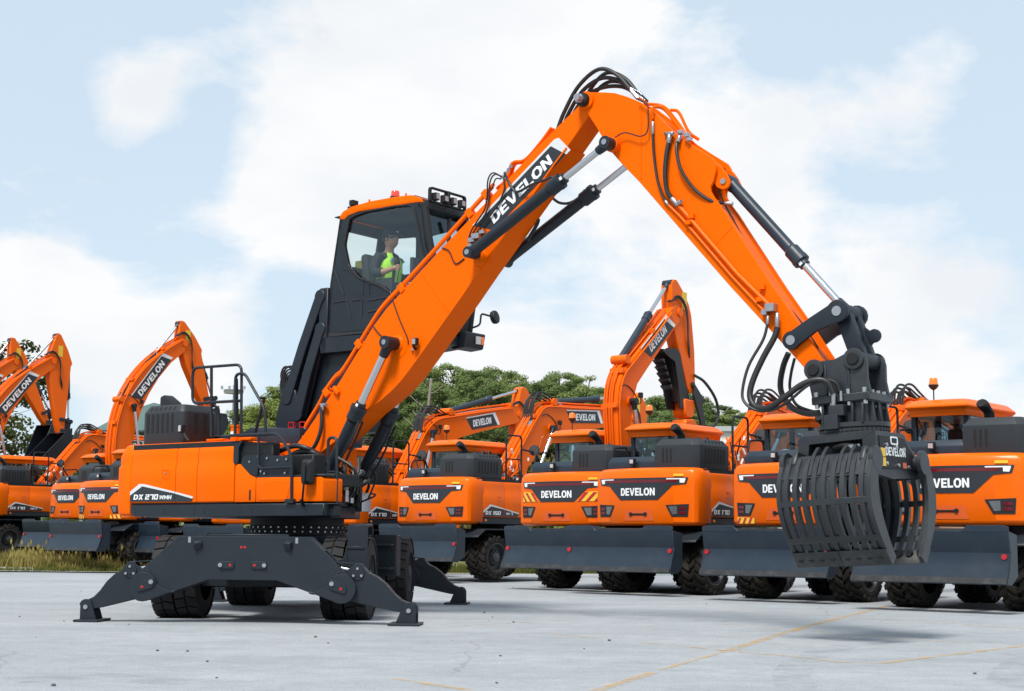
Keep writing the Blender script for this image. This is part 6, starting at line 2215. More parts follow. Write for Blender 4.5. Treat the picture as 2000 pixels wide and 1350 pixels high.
    # hoses arching at the boom foot
    if details:
        f0 = bk[0]
        rr = random.Random(int(x * 10) + 5)
        for k in range(8):
            v_ = -.20 + .055 * k
            a = Vector((f0[0] - .05, v_, f0[1] + .35 + .08 * (k % 3)))
            top = Vector((f0[0] - .35 - .05 * (k % 4), v_ + .05, f0[1] + .55 + .10 * (k % 3)))
            b = Vector((f0[0] - .38, v_ + .1, f0[1] - .35))
            MB().tube([a, top, b], .020, 6).build('boom_hose', BLACK, bm_)
        if 'knee' in bo:
            kx, kw = bo['knee']
            for k in range(6):
                v_ = -.17 + .06 * k
                h_ = .22 + .07 * (k % 3)
                MB().tube([(kx - .55, v_, kw - .45), (kx - .38, v_, kw - .02 + h_ * .7), (kx - .05, v_, kw + h_), (kx + .35, v_, kw + h_ * .6), (kx + .6, v_, kw + .12)], .024, 6).build('boom_hose', BLACK, bm_)
            m2 = MB()
            for k in range(6):
                v_ = -.17 + .06 * k
                m2.cyl((kx - .62, v_, kw - .58), (kx - .53, v_, kw - .40), .028, n=6)
                m2.cyl((kx + .55, v_, kw + .14), (kx + .72, v_, kw + .08), .028, n=6)
            m2.build('hose_fittings', STEEL, bm_, stuff=True)
        m2 = MB()
        for k in range(22):
            c = (f0[0] + rr.uniform(-.1, .55), rr.uniform(-.2, .6), f0[1] - .15 + rr.uniform(-.3, .35))
            s_ = rr.uniform(.02, .045)
            m2.rbox(c[0] - s_, c[0] + s_, c[1] - s_, c[1] + s_, c[2] - s_, c[2] + s_ * 1.6, .006)
        m2.build('foot_fittings', STEEL, bm_, stuff=True)
        m2 = MB()
        for k in range(16):
            c = Vector((f0[0] + rr.uniform(.0, .9), .22 + rr.uniform(0, .3), f0[1] + rr.uniform(-.3, .8)))
            e_ = c + Vector((rr.uniform(-.06, .06), rr.uniform(-.03, .03), rr.uniform(.05, .12)))
            m2.cyl(c, e_, .024, n=6)
        m2.build('hose_bands', WHITE, bm_, stuff=True)
        for k in range(17):
            c = Vector((f0[0] + rr.uniform(-.05, .8), rr.uniform(.15, .60), f0[1] - .35 + rr.uniform(-.1, .65)))
            MB().tube([c, c + Vector((rr.uniform(-.2, .2), rr.uniform(.02, .15), rr.uniform(.1, .3))), c + Vector((rr.uniform(.0, .3), rr.uniform(-.1, .1), rr.uniform(.25, .6)))], .018, 6).build('boom_hose', BLACK if k % 3 else OR, bm_)
    # cylinders
    for v_ in (.29, -.29):
        cylinder_part(bo['bbase'], bo['brod'], bo.get('bg', .55), .075, .09, .045, v_, root, 'boom_cylinder', half=.08)
    cylinder_part(bo['acyl0'], bo['acyl1'], bo.get('ag', .62), .085, .10, .045, 0.0, root, 'arm_cylinder', half=.12, matb=BLUEGREY)
    # boom work lamp
    q = bo['brod']
    lampo = MB()
    lampo.rbox(q[0] + .28, q[0] + .38, .20, .27, q[1] + .10, q[1] + .22, .01)
    lampo.tube([(q[0] + .3, .17, q[1] - .05), (q[0] + .32, .24, q[1]), (q[0] + .33, .24, q[1] + .1)], .015, 6)
    lampo.build('work_lamp', GREY_COARSE, bm_, .006)
    MB().tube([(q[0] + .3, .176, q[1] + .05), (q[0] + .1, .18, q[1] + .25), (q[0] - .15, .18, q[1] + .35), (q[0] - .35, .18, q[1] + .30)], .012, 6).build('electric_lead', BLACK, bm_)
    # arm
    ar = MB()
    ar.prism(bo['arm'], -.15, .15)
    ao = ar.build('arm', OR, root, .012, 1, 30)
    if 'sticker' in bo:
        s_ = bo['sticker']
        MB().prism([(s_[0], s_[1]), (s_[0] + .20, s_[1]), (s_[0] + .20, s_[1] + .42), (s_[0], s_[1] + .42)], .152, .155).build('warning_sticker', YELLOW, ao)
    pv = bo['pivot']
    MB().cyl((pv[0], -.2, pv[1]), (pv[0], .2, pv[1]), .05, n=14).build('pivot_pin', STEEL, ao)
    for k in range(3):
        v_ = .16
        MB().tube([(pv[0] - .35, v_ - .05 * k, pv[1] + .22), (pv[0] - .05, v_ + .04, pv[1] + .32 + .03 * k), (pv[0] + .22 + .02 * k, v_ + .05, pv[1] + .05), (pv[0] + .30, v_ + .04, pv[1] - .5 - .1 * k), (pv[0] + .42, v_, pv[1] - .85 - .08 * k)], .016, 6).build('arm_hose', BLACK, ao)
    if 'bcyl0' in bo:
        cylinder_part(bo['bcyl0'], bo['bcyl1'], .62, .065, .078, .036, 0.0, root, 'bucket_cylinder', half=.10)
        e, t_ = bo['armend'], bo['bcyl1']
        la = bo['linkarm']
        for v_ in (.16, -.20):
            link_bar(la, t_, .07, .08, v_, v_ + .04, .05).build('side_link', GREY, root, .006)
        bu = bo.get('bucket')
        if bu:
            # bucket link and bucket shell
            MB().prism([(t_[0] - .07, t_[1] + .02), (t_[0] + .07, t_[1] + .02), (bu['ear'][0] + .07, bu['ear'][1]), (bu['ear'][0] - .07, bu['ear'][1])], -.12, .12).build('bucket_link', GREY, root, .01)
            m2 = MB()
            w2 = .55
            sh = bu['shell']
            for i in range(len(sh) - 1):
                a, b = Vector(sh[i]), Vector(sh[i + 1])
                t = (b - a).normalized()
                n = Vector((-t.y, t.x)) * .03
                m2.prism([tuple(a), tuple(b), tuple(b + n), tuple(a + n)], -w2, w2)
            for v_ in (-w2, w2 - .025):
                m2.prism(sh, v_, v_ + .025)
            for v_ in (-.22, .18):
                m2.prism([tuple(Vector(e) + Vector((-.10, .10))), tuple(Vector(e) + Vector((.10, .08))), tuple(Vector(bu['ear']) + Vector((.12, .06))), tuple(Vector(bu['ear']) + Vector((.12, -.14))), tuple(Vector(sh[1])), tuple(Vector(sh[0]))], v_, v_ + .04)
            bk_ = m2.build('bucket', GREY, root, .006)
            a, b = Vector(sh[-1]), Vector(sh[-2])
            dd = (a - b).normalized()
            for k in range(5):
                v_ = -w2 + .03 + k * (2 * w2 - .16) / 4
                MB().prism([tuple(a - dd * .05 + Vector((0, .0))), tuple(a + dd * .20), tuple(a - dd * .05 + Vector((.03, -.06)))], v_, v_ + .09).build('bucket_tooth', GREY, bk_)
    return root


POSES = {
    'travel': dict(
        outline=[(.28, 1.72), (.22, 2.05), (.66, 2.67), (1.80, 4.10), (1.95, 4.28), (2.15, 4.42), (2.6, 4.49), (4.85, 4.57), (6.05, 4.56), (6.28, 4.48), (6.36, 4.35), (6.30, 4.22), (6.05, 4.14), (4.82, 4.02), (3.6, 3.84), (3.1, 3.72), (2.72, 3.56), (2.2, 3.26), (1.74, 2.98), (.98, 2.2), (.70, 1.80), (.55, 1.70)],
        back=[(.42, 2.35), (.66, 2.67), (1.25, 3.42), (1.80, 4.10), (2.15, 4.42), (2.6, 4.49), (3.6, 4.52), (4.85, 4.57), (5.8, 4.55)],
        knee=(2.25, 4.42), bbase=(1.15, 1.52), brod=(2.45, 3.86), bg=.52, acyl0=(2.62, 4.56), acyl1=(6.55, 5.02), ag=.55, pivot=(6.22, 4.36),
        text=((3.15, 4.20), (4.65, 4.28), .32),
        arm=[(6.05, 4.30), (6.10, 4.55), (6.42, 5.05), (6.52, 5.12), (6.62, 5.08), (6.85, 4.80), (6.92, 4.50), (6.86, 4.2), (6.3, 2.75), (6.15, 2.3), (6.05, 2.22), (5.95, 2.3), (5.98, 2.8)],
        sticker=(6.35, 4.55)),
    'low': dict(
        outline=[(.55, 1.72), (.48, 2.05), (.80, 2.50), (1.72, 3.92), (1.87, 4.08), (2.2, 4.29), (2.6, 4.38), (4.2, 4.66), (5.55, 4.86), (5.80, 4.84), (5.95, 4.72), (5.95, 4.55), (5.80, 4.42), (5.6, 4.34), (4.2, 4.05), (3.2, 3.80), (2.75, 3.62), (2.3, 3.3), (1.8, 2.75), (1.2, 2.1), (.85, 1.72)],
        back=[(.62, 2.25), (.95, 2.75), (1.3, 3.28), (1.72, 3.92), (2.2, 4.29), (2.9, 4.43), (4.2, 4.66), (5.4, 4.84)],
        knee=(2.15, 4.25), bbase=(1.25, 1.52), brod=(1.95, 3.88), bg=.52, acyl0=(2.75, 4.50), acyl1=(5.98, 5.36), ag=.60, pivot=(5.78, 4.62),
        text=((3.45, 4.18), (4.75, 4.42), .34),
        arm=[(5.62, 4.45), (5.72, 4.85), (5.85, 5.38), (5.97, 5.46), (6.12, 5.42), (6.42, 5.10), (6.58, 4.75), (6.50, 4.35), (6.2, 3.2), (6.05, 2.2), (5.9, 2.1), (5.78, 2.2), (5.7, 3.2)],
        sticker=(6.20, 4.55)),
    'raised': dict(
        outline=[(-.08, 1.72), (-.16, 2.1), (-.24, 2.9), (-.31, 3.9), (-.25, 4.35), (-.08, 4.68), (.2, 4.93), (1.1, 5.68), (1.88, 6.36), (2.05, 6.42), (2.26, 6.36), (2.30, 6.20), (2.18, 6.06), (1.95, 5.87), (.85, 4.84), (.46, 4.46), (.32, 4.12), (.20, 3.6), (.13, 2.6), (.10, 1.9), (.04, 1.72)],
        back=[(-.18, 2.3), (-.24, 2.9), (-.28, 3.4), (-.31, 3.9), (-.25, 4.35), (-.08, 4.68), (.2, 4.93), (1.1, 5.68), (1.75, 6.26)],
        bbase=(.52, 1.55), brod=(.16, 4.05), bg=.66, acyl0=(.05, 4.98), acyl1=(1.93, 6.93), ag=.60, pivot=(2.15, 6.26),
        text=((.72, 5.12), (1.78, 6.02), .36),
        arm=[(1.92, 5.95), (1.86, 6.5), (1.86, 6.92), (1.95, 7.02), (2.08, 7.02), (2.35, 6.78), (2.58, 6.5), (2.68, 6.25), (2.80, 5.4), (2.82, 4.62), (2.74, 4.44), (2.58, 4.42), (2.50, 4.55), (2.2, 5.3), (2.0, 5.75)],
        sticker=(2.28, 6.35), bcyl0=(2.64, 6.28), bcyl1=(3.05, 4.28), armend=(2.66, 4.48), linkarm=(2.68, 4.62)),
}

def shift_pose(p, du):
    q = {}
    for k, v in p.items():
        if k == 'text':
            q[k] = tuple((a[0] + du, a[1]) if isinstance(a, tuple) else a for a in v)
        elif isinstance(v, list):
            q[k] = [(a[0] + du, a[1]) for a in v]
        elif isinstance(v, tuple):
            q[k] = (v[0] + du, v[1])
        else:
            q[k] = v
    return q


# the row, right to left
make_excavator('wheeled excavator at the right edge of the photo, its counterweight partly behind the grapple', 8.10, 25.35, heading=50, pose='travel', tilt=-18)
make_excavator('wheeled excavator half hidden behind the open grapple, hazard stripes below its tail lamps', 6.13, 28.45, heading=50, pose='travel', tilt=-16, hazard='low', beacon=None)
make_excavator('wheeled excavator with louvred cowl, left of the grapple and right of the hazard-striped one', 3.81, 31.15, heading=50, pose='travel', tilt=-13)
m2root = make_excavator('wheeled excavator with hazard panels and steeply raised boom ending in a black thumb', 2.30, 33.3, heading=50, boom=shift_pose(POSES['raised'], .10), model='150', hazard='mid', ucoff=(.20, .24))
# black thumb and coupler at the raised arm
du = .10
MB().prism([(1.52 + du, 5.30), (1.70 + du, 5.40), (2.10 + du, 5.42), (2.22 + du, 5.30), (2.36 + du, 4.75), (2.60 + du, 4.28), (2.42 + du, 4.02), (2.05 + du, 4.02), (1.90 + du, 4.48), (1.62 + du, 5.02), (1.56 + du, 5.12)], -.15, -.10).build('thumb_plate', BLACK, m2root, .01)
MB().prism([(1.52 + du, 5.30), (1.70 + du, 5.40), (2.10 + du, 5.42), (2.22 + du, 5.30), (2.36 + du, 4.75), (2.60 + du, 4.28), (2.42 + du, 4.02), (2.18 + du, 4.05), (2.12 + du, 4.6), (1.98 + du, 5.1), (1.66 + du, 5.22)], .10, .15).build('thumb_plate', BLACK, m2root, .01)
MB().prism([(1.9 + du, 5.2), (2.0 + du, 5.2), (2.3 + du, 4.2), (2.2 + du, 4.2)], -.10, .10).build('thumb_web', BLACK, m2root)
for k in range(5):
    MB().prism([(1.56 + du + .075 * k, 5.14 - .14 * k), (1.48 + du + .075 * k, 5.10 - .14 * k), (1.60 + du + .075 * k, 5.02 - .14 * k)], -.14, .14).build('thumb_tooth', BLACK, m2root)
MB().prism([(2.32 + du, 4.28), (2.78 + du, 4.26), (2.74 + du, 3.92), (2.62 + du, 3.84), (2.40 + du, 3.84), (2.34 + du, 3.95)], -.18, .18).build('coupler', ORANGE2, m2root, .03)
MB().prism([(2.36 + du, 3.80), (2.70 + du, 3.82), (2.95 + du, 3.62), (3.12 + du, 3.42), (2.9 + du, 3.40), (2.62 + du, 3.66), (2.30 + du, 3.62)], -.2, .2).build('tilt_bucket', ORANGE2, m2root, .02)
MB().prism([(2.20 + du, 3.66), (2.62 + du, 3.64), (2.72 + du, 3.45), (2.30 + du, 3.38), (2.12 + du, 3.45)], -.22, .22).build('coupler_frame', BLACK, m2root, .02)
MB().prism([(2.70 + du, 4.62), (2.92 + du, 4.35), (3.10 + du, 3.85), (3.16 + du, 3.50), (3.0 + du, 3.48), (2.88 + du, 3.85), (2.62 + du, 4.40)], .18, .24).build('coupler_link', BLACK, m2root, .01)
MB().tube([(2.70 + du, .2, 4.85), (3.15 + du, .2, 4.72), (3.62 + du, .2, 4.35), (3.72 + du, .2, 3.95), (3.45 + du, .2, 3.68), (3.05 + du, .2, 3.72)], .035, 6).build('coupler_hose', BLACK, m2root)
make_excavator('wheeled excavator marked 150, its dusty rear wheel showing beside the handler', -.68, 38.2, z=.06, heading=50, pose='travel', model='150', ucoff=(.16, .20))
make_excavator('wheeled excavator mostly hidden by the handler, its low boom reaching over the 150', -3.6, 40.4, z=.03, heading=50, pose='low', beacon=None)
make_excavator('wheeled excavator whose dozer blade shows just left of the front stabilizer beam top', -6.2, 43.2, z=.05, heading=50, pose='travel', tilt=-22, beacon=None)
make_excavator('wheeled excavator whose dozer blade shows under the tail of the handler', -8.9, 45.4, z=.12, heading=50, pose='travel', tilt=-22, beacon=None)
make_excavator('wheeled excavator with hazard stripes just left of the handler counterweight', -10.4, 45.0, z=.15, heading=50, pose='travel', tilt=-25, hazard='low', beacon=None)
RB = dict(POSES['raised'])
def scale_pose(p, sx, sw, f=(-.05, 1.8)):
    q = {}
    for k, v in p.items():
        if k == 'text':
            q[k] = tuple((f[0] + (a[0] - f[0]) * sx, f[1] + (a[1] - f[1]) * sw) if isinstance(a, tuple) else a * sw for a in v)
        elif isinstance(v, list):
            q[k] = [(f[0] + (a[0] - f[0]) * sx, f[1] + (a[1] - f[1]) * sw) for a in v]
        elif isinstance(v, tuple):
            q[k] = (f[0] + (v[0] - f[0]) * sx, f[1] + (v[1] - f[1]) * sw)
        else:
            q[k] = v
    return q


def reach_pose(foot, knee, piv, top, bc0, end, th=.30, bucket=True):
    """boom and arm from a few pivots: foot, knee, boom tip, arm head, bucket cylinder pin, arm end"""
    F, K, P, T, B0, E = [Vector(q) for q in (foot, knee, piv, top, bc0, end)]
    path = []
    for k in range(9):
        t = k / 8
        path.append(F * (1 - t) ** 2 + (K * 2 - (F + P) * .5) * 2 * t * (1 - t) + P * t * t)
    L_, R_ = [], []
    for i, p in enumerate(path):
        dd = (path[min(8, i + 1)] - path[max(0, i - 1)]).normalized()
        n = Vector((-dd.y, dd.x))
        w = th * (.62 + .55 * math.sin(math.pi * min(1, i / 8 * 1.05)))
        L_.append(p + n * w)
        R_.append(p - n * w)
    tipd = (path[8] - path[7]).normalized()
    outline = [tuple(q) for q in L_] + [tuple(P + tipd * .20)] + [tuple(q) for q in reversed(R_)] + [tuple(F - (path[1] - F).normalized() * .18)]
    ad = (E - P).normalized()
    an = Vector((-ad.y, ad.x))
    if an.dot(B0 - P) < 0:
        an = -an
    arm = [tuple(P - an * .18 + ad * .15), tuple(P - an * .20 - ad * .1), tuple(T - an * .10), tuple(T - ad * .10), tuple(T + an * .12), tuple(T * .45 + B0 * .55 + an * .14), tuple(B0 + an * .08), tuple(B0 + ad * .10), tuple(E + an * .14 - ad * .15), tuple(E + an * .10 + ad * .08), tuple(E - an * .10 + ad * .08), tuple(E - an * .16 - ad * .3), tuple(P - an * .24 + ad * .7)]
    link_t = E + an * .42 - ad * .30
    q = dict(outline=outline, back=[tuple(p) for p in L_], bbase=(F.x + .75, 1.5), brod=tuple(path[4] - Vector((0, .0))), bg=.58,
             acyl0=tuple(L_[4] + Vector((-.03, .05))), acyl1=tuple(T - an * .02), ag=.60, pivot=tuple(P),
             text=(tuple(path[4] * .72 + path[5] * .28), tuple(path[7]), .36), arm=arm, sticker=tuple(P * .5 + T * .5 + Vector((.10, -.30))),
             bcyl0=tuple(B0), bcyl1=tuple(link_t), armend=tuple(E), linkarm=tuple(E - ad * .45))
    if bucket:
        q['bucket'] = dict(ear=tuple(E + an * .30 - ad * .02), shell=[tuple(E - an * .12 + ad * .05), tuple(E + an * .32 + ad * .28), tuple(E + an * .25 + ad * .62), tuple(E - an * .15 + ad * .85), tuple(E - an * .70 + ad * .95), tuple(E - an * 1.35 + ad * .90)])
    return q


make_excavator('wheeled excavator with the steeply raised boom standing behind the left hood of the handler', -12.4, 48.9, z=.20, heading=50, beacon=None,
               boom=reach_pose((-.05, 1.9), (.10, 4.95), (2.12, 7.18), (2.0, 7.86), (2.80, 7.0), (3.25, 5.0), .34))
make_excavator('wheeled excavator at the left edge marked 170, wheel in the grass and boom reaching right', -16.8, 53.0, z=.32, heading=50, pose='travel', tilt=-4, beacon=None)
make_excavator('excavator left of the photo whose nearer boom carries a black bucket', -18.4, 55.3, z=.36, heading=50, beacon=None, details=False,
               boom=reach_pose((-.3, 1.9), (-.45, 4.75), (1.80, 7.08), (1.98, 8.08), (2.55, 7.05), (2.30, 4.50), .36))
make_excavator('excavator left of the photo whose farther boom carries a black bucket', -21.6, 58.8, z=.42, heading=50, beacon=None, details=False,
               boom=reach_pose((.2, 1.9), (.35, 5.0), (2.53, 7.43), (2.35, 8.33), (3.2, 7.2), (4.10, 5.10), .36))


# ================================================================== terrain, trees, grass, far buildings
def sstep(a, b, x):
    t = min(1, max(0, (x - a) / (b - a)))
    return t * t * (3 - 2 * t)


def terrain_h(x, y):
    y0 = 42.7 if x < -3 else 47.5
    h = .40 * min(1, max(0, (y - y0) / 16.0))
    r = x / max(y, 1.0)
    m = sstep(-.235, -.17, r) * (1 - sstep(.14, .22, r))
    h += m * (4.6 * sstep(62, 118, y) + 3.0 * sstep(118, 170, y))
    h += .05 * math.sin(x * 1.3 + y * .7) * min(1, max(0, (y - y0) / 4))
    return h


def terrain_material():
    m = mat('rough_grass_ground', (.125, .135, .045), .95, var=.4, vscale=.5, dirt=(.24, .20, .10), dirt_amt=.75, dirt_scale=.22, spec=.1, bump=.6, bscale=3.0)
    return m


TERR = terrain_material()
vs, fs = [], []
xs = [-70 + 2.0 * i for i in range(66)]
ys = [42.9 + 1.2 * i for i in range(20)] + [68 + 4 * i for i in range(34)]
for yy in ys:
    for xx in xs:
        y_ = yy if xx < -3 else max(yy, 46.9)
        vs.append((xx * (1 + max(0, yy - 70) / 60), yy, terrain_h(xx * (1 + max(0, yy - 70) / 60), yy) + (.006 if yy > 43 else -.03)))
nx = len(xs)
for j in range(len(ys) - 1):
    for i in range(nx - 1):
        fs.append((j * nx + i, j * nx + i + 1, (j + 1) * nx + i + 1, (j + 1) * nx + i))
# leave out cells in front of the yard edge on the right
keep = []
for f in fs:
    cx_ = sum(vs[k][0] for k in f) / 4
    cy_ = sum(vs[k][1] for k in f) / 4
    if cx_ > -4 and cy_ < 47.2:
        continue
    keep.append(f)
me = bpy.data.meshes.new('terrain')
me.from_pydata(vs, [], keep)
for p in me.polygons:
    p.use_smooth = True
me.materials.append(TERR)
tag(link('terrain', me), kind='structure')

# gravel apron between asphalt and grass on the left
GRAVEL = mat('pale_gravel', (.33, .33, .32), .95, var=.3, vscale=9, bump=.7, bscale=40, spec=.15)
gv = [(-24, 42.4), (-18, 42.0), (-15.5, 41.9), (-13.2, 42.2), (-11.2, 42.0), (-9.4, 42.4), (-9.6, 43.2), (-11.6, 43.4), (-13.0, 44.0), (-15.0, 44.9), (-18.5, 45.2), (-24, 45.5)]
me = bpy.data.meshes.new('gravel_apron')
me.from_pydata([(x_, y_, .012 + max(0, terrain_h(x_, y_)) * 1.0 + .02) for x_, y_ in gv], [], [tuple(range(len(gv)))])
me.materials.append(GRAVEL)
tag(link('gravel_apron', me), kind='structure')


def leaf_material(name, dark, light, trans=.35):
    m = bpy.data.materials.new(name)
    m.use_nodes = True
    nt = m.node_tree
    nt.nodes.clear()
    out = nt.nodes.new('ShaderNodeOutputMaterial')
    tc = nt.nodes.new('ShaderNodeTexCoord')
    n = nt.nodes.new('ShaderNodeTexNoise')
    n.inputs['Scale'].default_value = .9
    n.inputs['Detail'].default_value = 5
    nt.links.new(tc.outputs['Object'], n.inputs['Vector'])
    oi = nt.nodes.new('ShaderNodeObjectInfo')
    ad = nt.nodes.new('ShaderNodeMath')
    ad.operation = 'MULTIPLY_ADD'
    nt.links.new(oi.outputs['Random'], ad.inputs[0])
    ad.inputs[1].default_value = .5
    nt.links.new(n.outputs['Fac'], ad.inputs[2])
    r = nt.nodes.new('ShaderNodeValToRGB')
    r.color_ramp.elements[0].position = .40
    r.color_ramp.elements[0].color = (*dark, 1)
    r.color_ramp.elements[1].position = 1.0
    r.color_ramp.elements[1].color = (*light, 1)
    nt.links.new(ad.outputs[0], r.inputs['Fac'])
    df = nt.nodes.new('ShaderNodeBsdfDiffuse')
    tr = nt.nodes.new('ShaderNodeBsdfTranslucent')
    nt.links.new(r.outputs[0], df.inputs['Color'])
    nt.links.new(r.outputs[0], tr.inputs['Color'])
    mx = nt.nodes.new('ShaderNodeMixShader')
    mx.inputs[0].default_value = trans
    nt.links.new(df.outputs[0], mx.inputs[1])
    nt.links.new(tr.outputs[0], mx.inputs[2])
    nt.links.new(mx.outputs[0], out.inputs['Surface'])
    return m


PINE = leaf_material('pine_needles', (.085, .135, .050), (.235, .300, .110))
PINE_LIGHT = leaf_material('young_pine_needles', (.105, .160, .040), (.270, .320, .100))
BROAD = leaf_material('broad_leaves', (.035, .055, .020), (.110, .120, .040))
SHRUB = leaf_material('dry_shrub_leaves', (.10, .11, .035), (.24, .21, .08))
BARK = mat('bark', (.085, .062, .048), .9, var=.35, vscale=5, bump=.8, bscale=14, spec=.1)
BARK_PALE = mat('dead_bark', (.27, .23, .20), .9, var=.3, vscale=5, bump=.6, bscale=14, spec=.1)


def leaf_cloud(clumps, per, size, rn, up=.45):
    vs, fs = [], []
    for (c, rx, rz) in clumps:
        n = int(per * (rx / .9) ** 2)
        for _ in range(n):
            # points near the shell of the clump, denser on top
            while True:
                p = Vector((rn.uniform(-1, 1), rn.uniform(-1, 1), rn.uniform(-.75, 1)))
                if .30 < p.length <= 1:
                    break
            q = Vector((c[0] + p.x * rx, c[1] + p.y * rx, c[2] + p.z * rz))
            nrm = (p.normalized() + Vector((rn.uniform(-.5, .5), rn.uniform(-.5, .5), rn.uniform(-.3, .5) + up))).normalized()
            a = nrm.orthogonal().normalized()
            a = (Matrix.Rotation(rn.uniform(0, 6.3), 3, nrm) @ a)
            b = nrm.cross(a)
            s = size * rn.uniform(.55, 1.25)
            k = len(vs)
            vs += [q - a * s * .5 - b * s * .28, q + a * s * .15 - b * s * .5, q + a * s * .55 + b * s * .2, q - a * s * .1 + b * s * .5]
            fs.append((k, k + 1, k + 2, k + 3))
    me = bpy.data.meshes.new('crown')
    me.from_pydata([tuple(v) for v in vs], [], fs)
    return me


def trunk_mesh(h, r, limbs, rn, lean=.3):
    mb = MB()
    pts = [(0, 0, -.4)]
    for k in range(1, 6):
        t = k / 5
        pts.append((lean * t * t + rn.uniform(-.08, .08), rn.uniform(-.08, .08), h * t))
    rings = []
    for i, p in enumerate(pts):
        rr = r * (1 - .75 * i / 5)
        rings.append([(p[0] + rr * math.cos(q), p[1] + rr * math.sin(q), p[2]) for q in [2 * math.pi * j / 7 for j in range(7)]])
    mb.loft(rings)
    for (z0, end) in limbs:
        i = min(4, int(z0 / h * 5))
        a = Vector(pts[i]).lerp(Vector(pts[i + 1]), z0 / h * 5 - i)
        e = Vector(end)
        m_ = a.lerp(e, .5) + Vector((0, 0, .15))
        mb.loft([[tuple(c + Vector((rr * math.cos(q), rr * math.sin(q), 0))) for q in [2 * math.pi * j / 5 for j in range(5)]] for c, rr in ((a, r * .35), (m_, r * .22), (e, r * .08))])
    return mb.mesh('trunk', 0, smooth=60)


PINES = []
for k in range(6):
    rn = random.Random(100 + k)
    H_ = 8.6 + rn.uniform(-.8, 1.2)
    clumps, limbs = [], []
    for j in range(44):
        t = rn.random() ** .8
        z_ = H_ * (.22 + .74 * t)
        rad = (2.35 * math.sin(math.pi * (.22 + .70 * t)) ** .8) * rn.uniform(.35, 1.0)
        a = rn.uniform(0, 6.28)
        rx = rn.uniform(.62, 1.12) * (1.1 - .35 * t)
        c = (rad * math.cos(a), rad * math.sin(a), z_)
        clumps.append((c, rx, rx * rn.uniform(.42, .62)))
        if j % 2 == 0:
            limbs.append((max(.3, z_ - .9), (c[0] * .9, -c[1] * .9, c[2] - .1)))
    cm = leaf_cloud(clumps, 330, .14, rn)
    PINES.append((cm, trunk_mesh(H_ * .92, .17, limbs, rn)))
for cm, tm in PINES:
    cm.materials.append(PINE)
    tm.materials.append(BARK)
YP = []
for k in range(3):
    cm = PINES[k][0].copy()
    cm.materials.clear()
    cm.materials.append(PINE_LIGHT)
    YP.append((cm, PINES[k][1]))


def put_tree(kind, variants, x, y, z, s, rot, label, group, name='pine_tree', sz=None):
    r = empty(name, (x, y, z), rot, label, 'tree', group)
    r.scale = (s, s, sz or s)
    cm, tm = variants[kind % len(variants)]
    link('trunk', tm, r)
    link('crown', cm, r)
    return r


def sky_row(px):
    """photo row of the tree line (in photo pixels) by column"""
    T = [(395, 800), (430, 792), (470, 786), (500, 775), (525, 760), (545, 754), (580, 748), (640, 735), (760, 725), (840, 722), (900, 713), (960, 716), (1005, 738), (1050, 726), (1100, 730), (1150, 742), (1190, 756), (1230, 762), (1280, 768), (1335, 768), (1370, 782), (1410, 792), (1450, 798), (1500, 806), (1560, 815)]
    for (a, b), (c, d) in zip(T, T[1:]):
        if a <= px <= c:
            return b + (d - b) * (px - a) / (c - a)
    return 815


rt = random.Random(21)
# front ranks of the wood, tops following the skyline
TREES = []
px = 402
while px < 1560:
    row = sky_row(px)
    near_ = px < 600
    Y = rt.uniform(84, 92) if near_ else rt.uniform(112, 124)
    X = (px - 1000) / 3000 * Y
    top = (1050 + .0087 * (px - 1000) - row) / 3000 * Y + 1.06 + rt.uniform(-.7, .25)
    g = terrain_h(X, Y)
    H0 = 9.2
    s = (top - g) / H0
    if near_:
        s = max(.5, min(s * 1.06, 1.3))
        put_tree(rt.randrange(3), YP, X, Y, g, s, rt.uniform(0, 6), 'light green young pine on the slope behind the handler tail', 'young pines behind the tail')
    else:
        sz = max(.55, min(s, 1.35))
        put_tree(rt.randrange(6), PINES, X, Y, g, .95 * rt.uniform(.9, 1.1), rt.uniform(0, 6), 'dark green pine in the wood on the hill behind the excavators', 'pines of the hill wood', sz=sz)
    px += rt.uniform(20, 34) * (1.0 if not near_ else .70)
px = 590
while px < 1540:
    row = sky_row(px) + rt.uniform(5, 60)
    Y = rt.uniform(100, 110)
    X = (px - 1000) / 3000 * Y
    top = (1050 + .0087 * (px - 1000) - row) / 3000 * Y + 1.06
    g = terrain_h(X, Y)
    put_tree(rt.randrange(6), PINES, X, Y, g, .85 * rt.uniform(.85, 1.1), rt.uniform(0, 6), 'dark green pine in the wood on the hill behind the excavators', 'pines of the hill wood', sz=max(.4, (top - g) / 9.2))
    px += rt.uniform(20, 34)
px = 600
while px < 1540:
    row = sky_row(px) + rt.uniform(0, 14)
    Y = rt.uniform(132, 142)
    X = (px - 1000) / 3000 * Y
    top = (1050 + .0087 * (px - 1000) - row) / 3000 * Y + 1.06
    g = terrain_h(X, Y)
    put_tree(rt.randrange(6), PINES, X, Y, g, 1.15, rt.uniform(0, 6), 'dark green pine in the wood on the hill behind the excavators', 'pines of the hill wood', sz=max(.4, (top - g) / 9.2))
    px += rt.uniform(15, 24)
# smaller light trees low on the left, beyond the left machines
for (px, row, Y) in ((205, 860, 88), (232, 848, 92), (262, 842, 88), (290, 850, 95), (320, 835, 90), (350, 830, 95), (378, 815, 92), (130, 905, 84), (165, 880, 90)):
    X = (px - 1000) / 3000 * Y
    top = (1050 + .0087 * (px - 1000) - row) / 3000 * Y + 1.06
    g = terrain_h(X, Y)
    put_tree(px, YP, X, Y, g, .62, px, 'small yellow-green tree low behind the left machines', 'small trees behind the left machines', name='small_tree', sz=max(.3, (top - g) / 9.2))

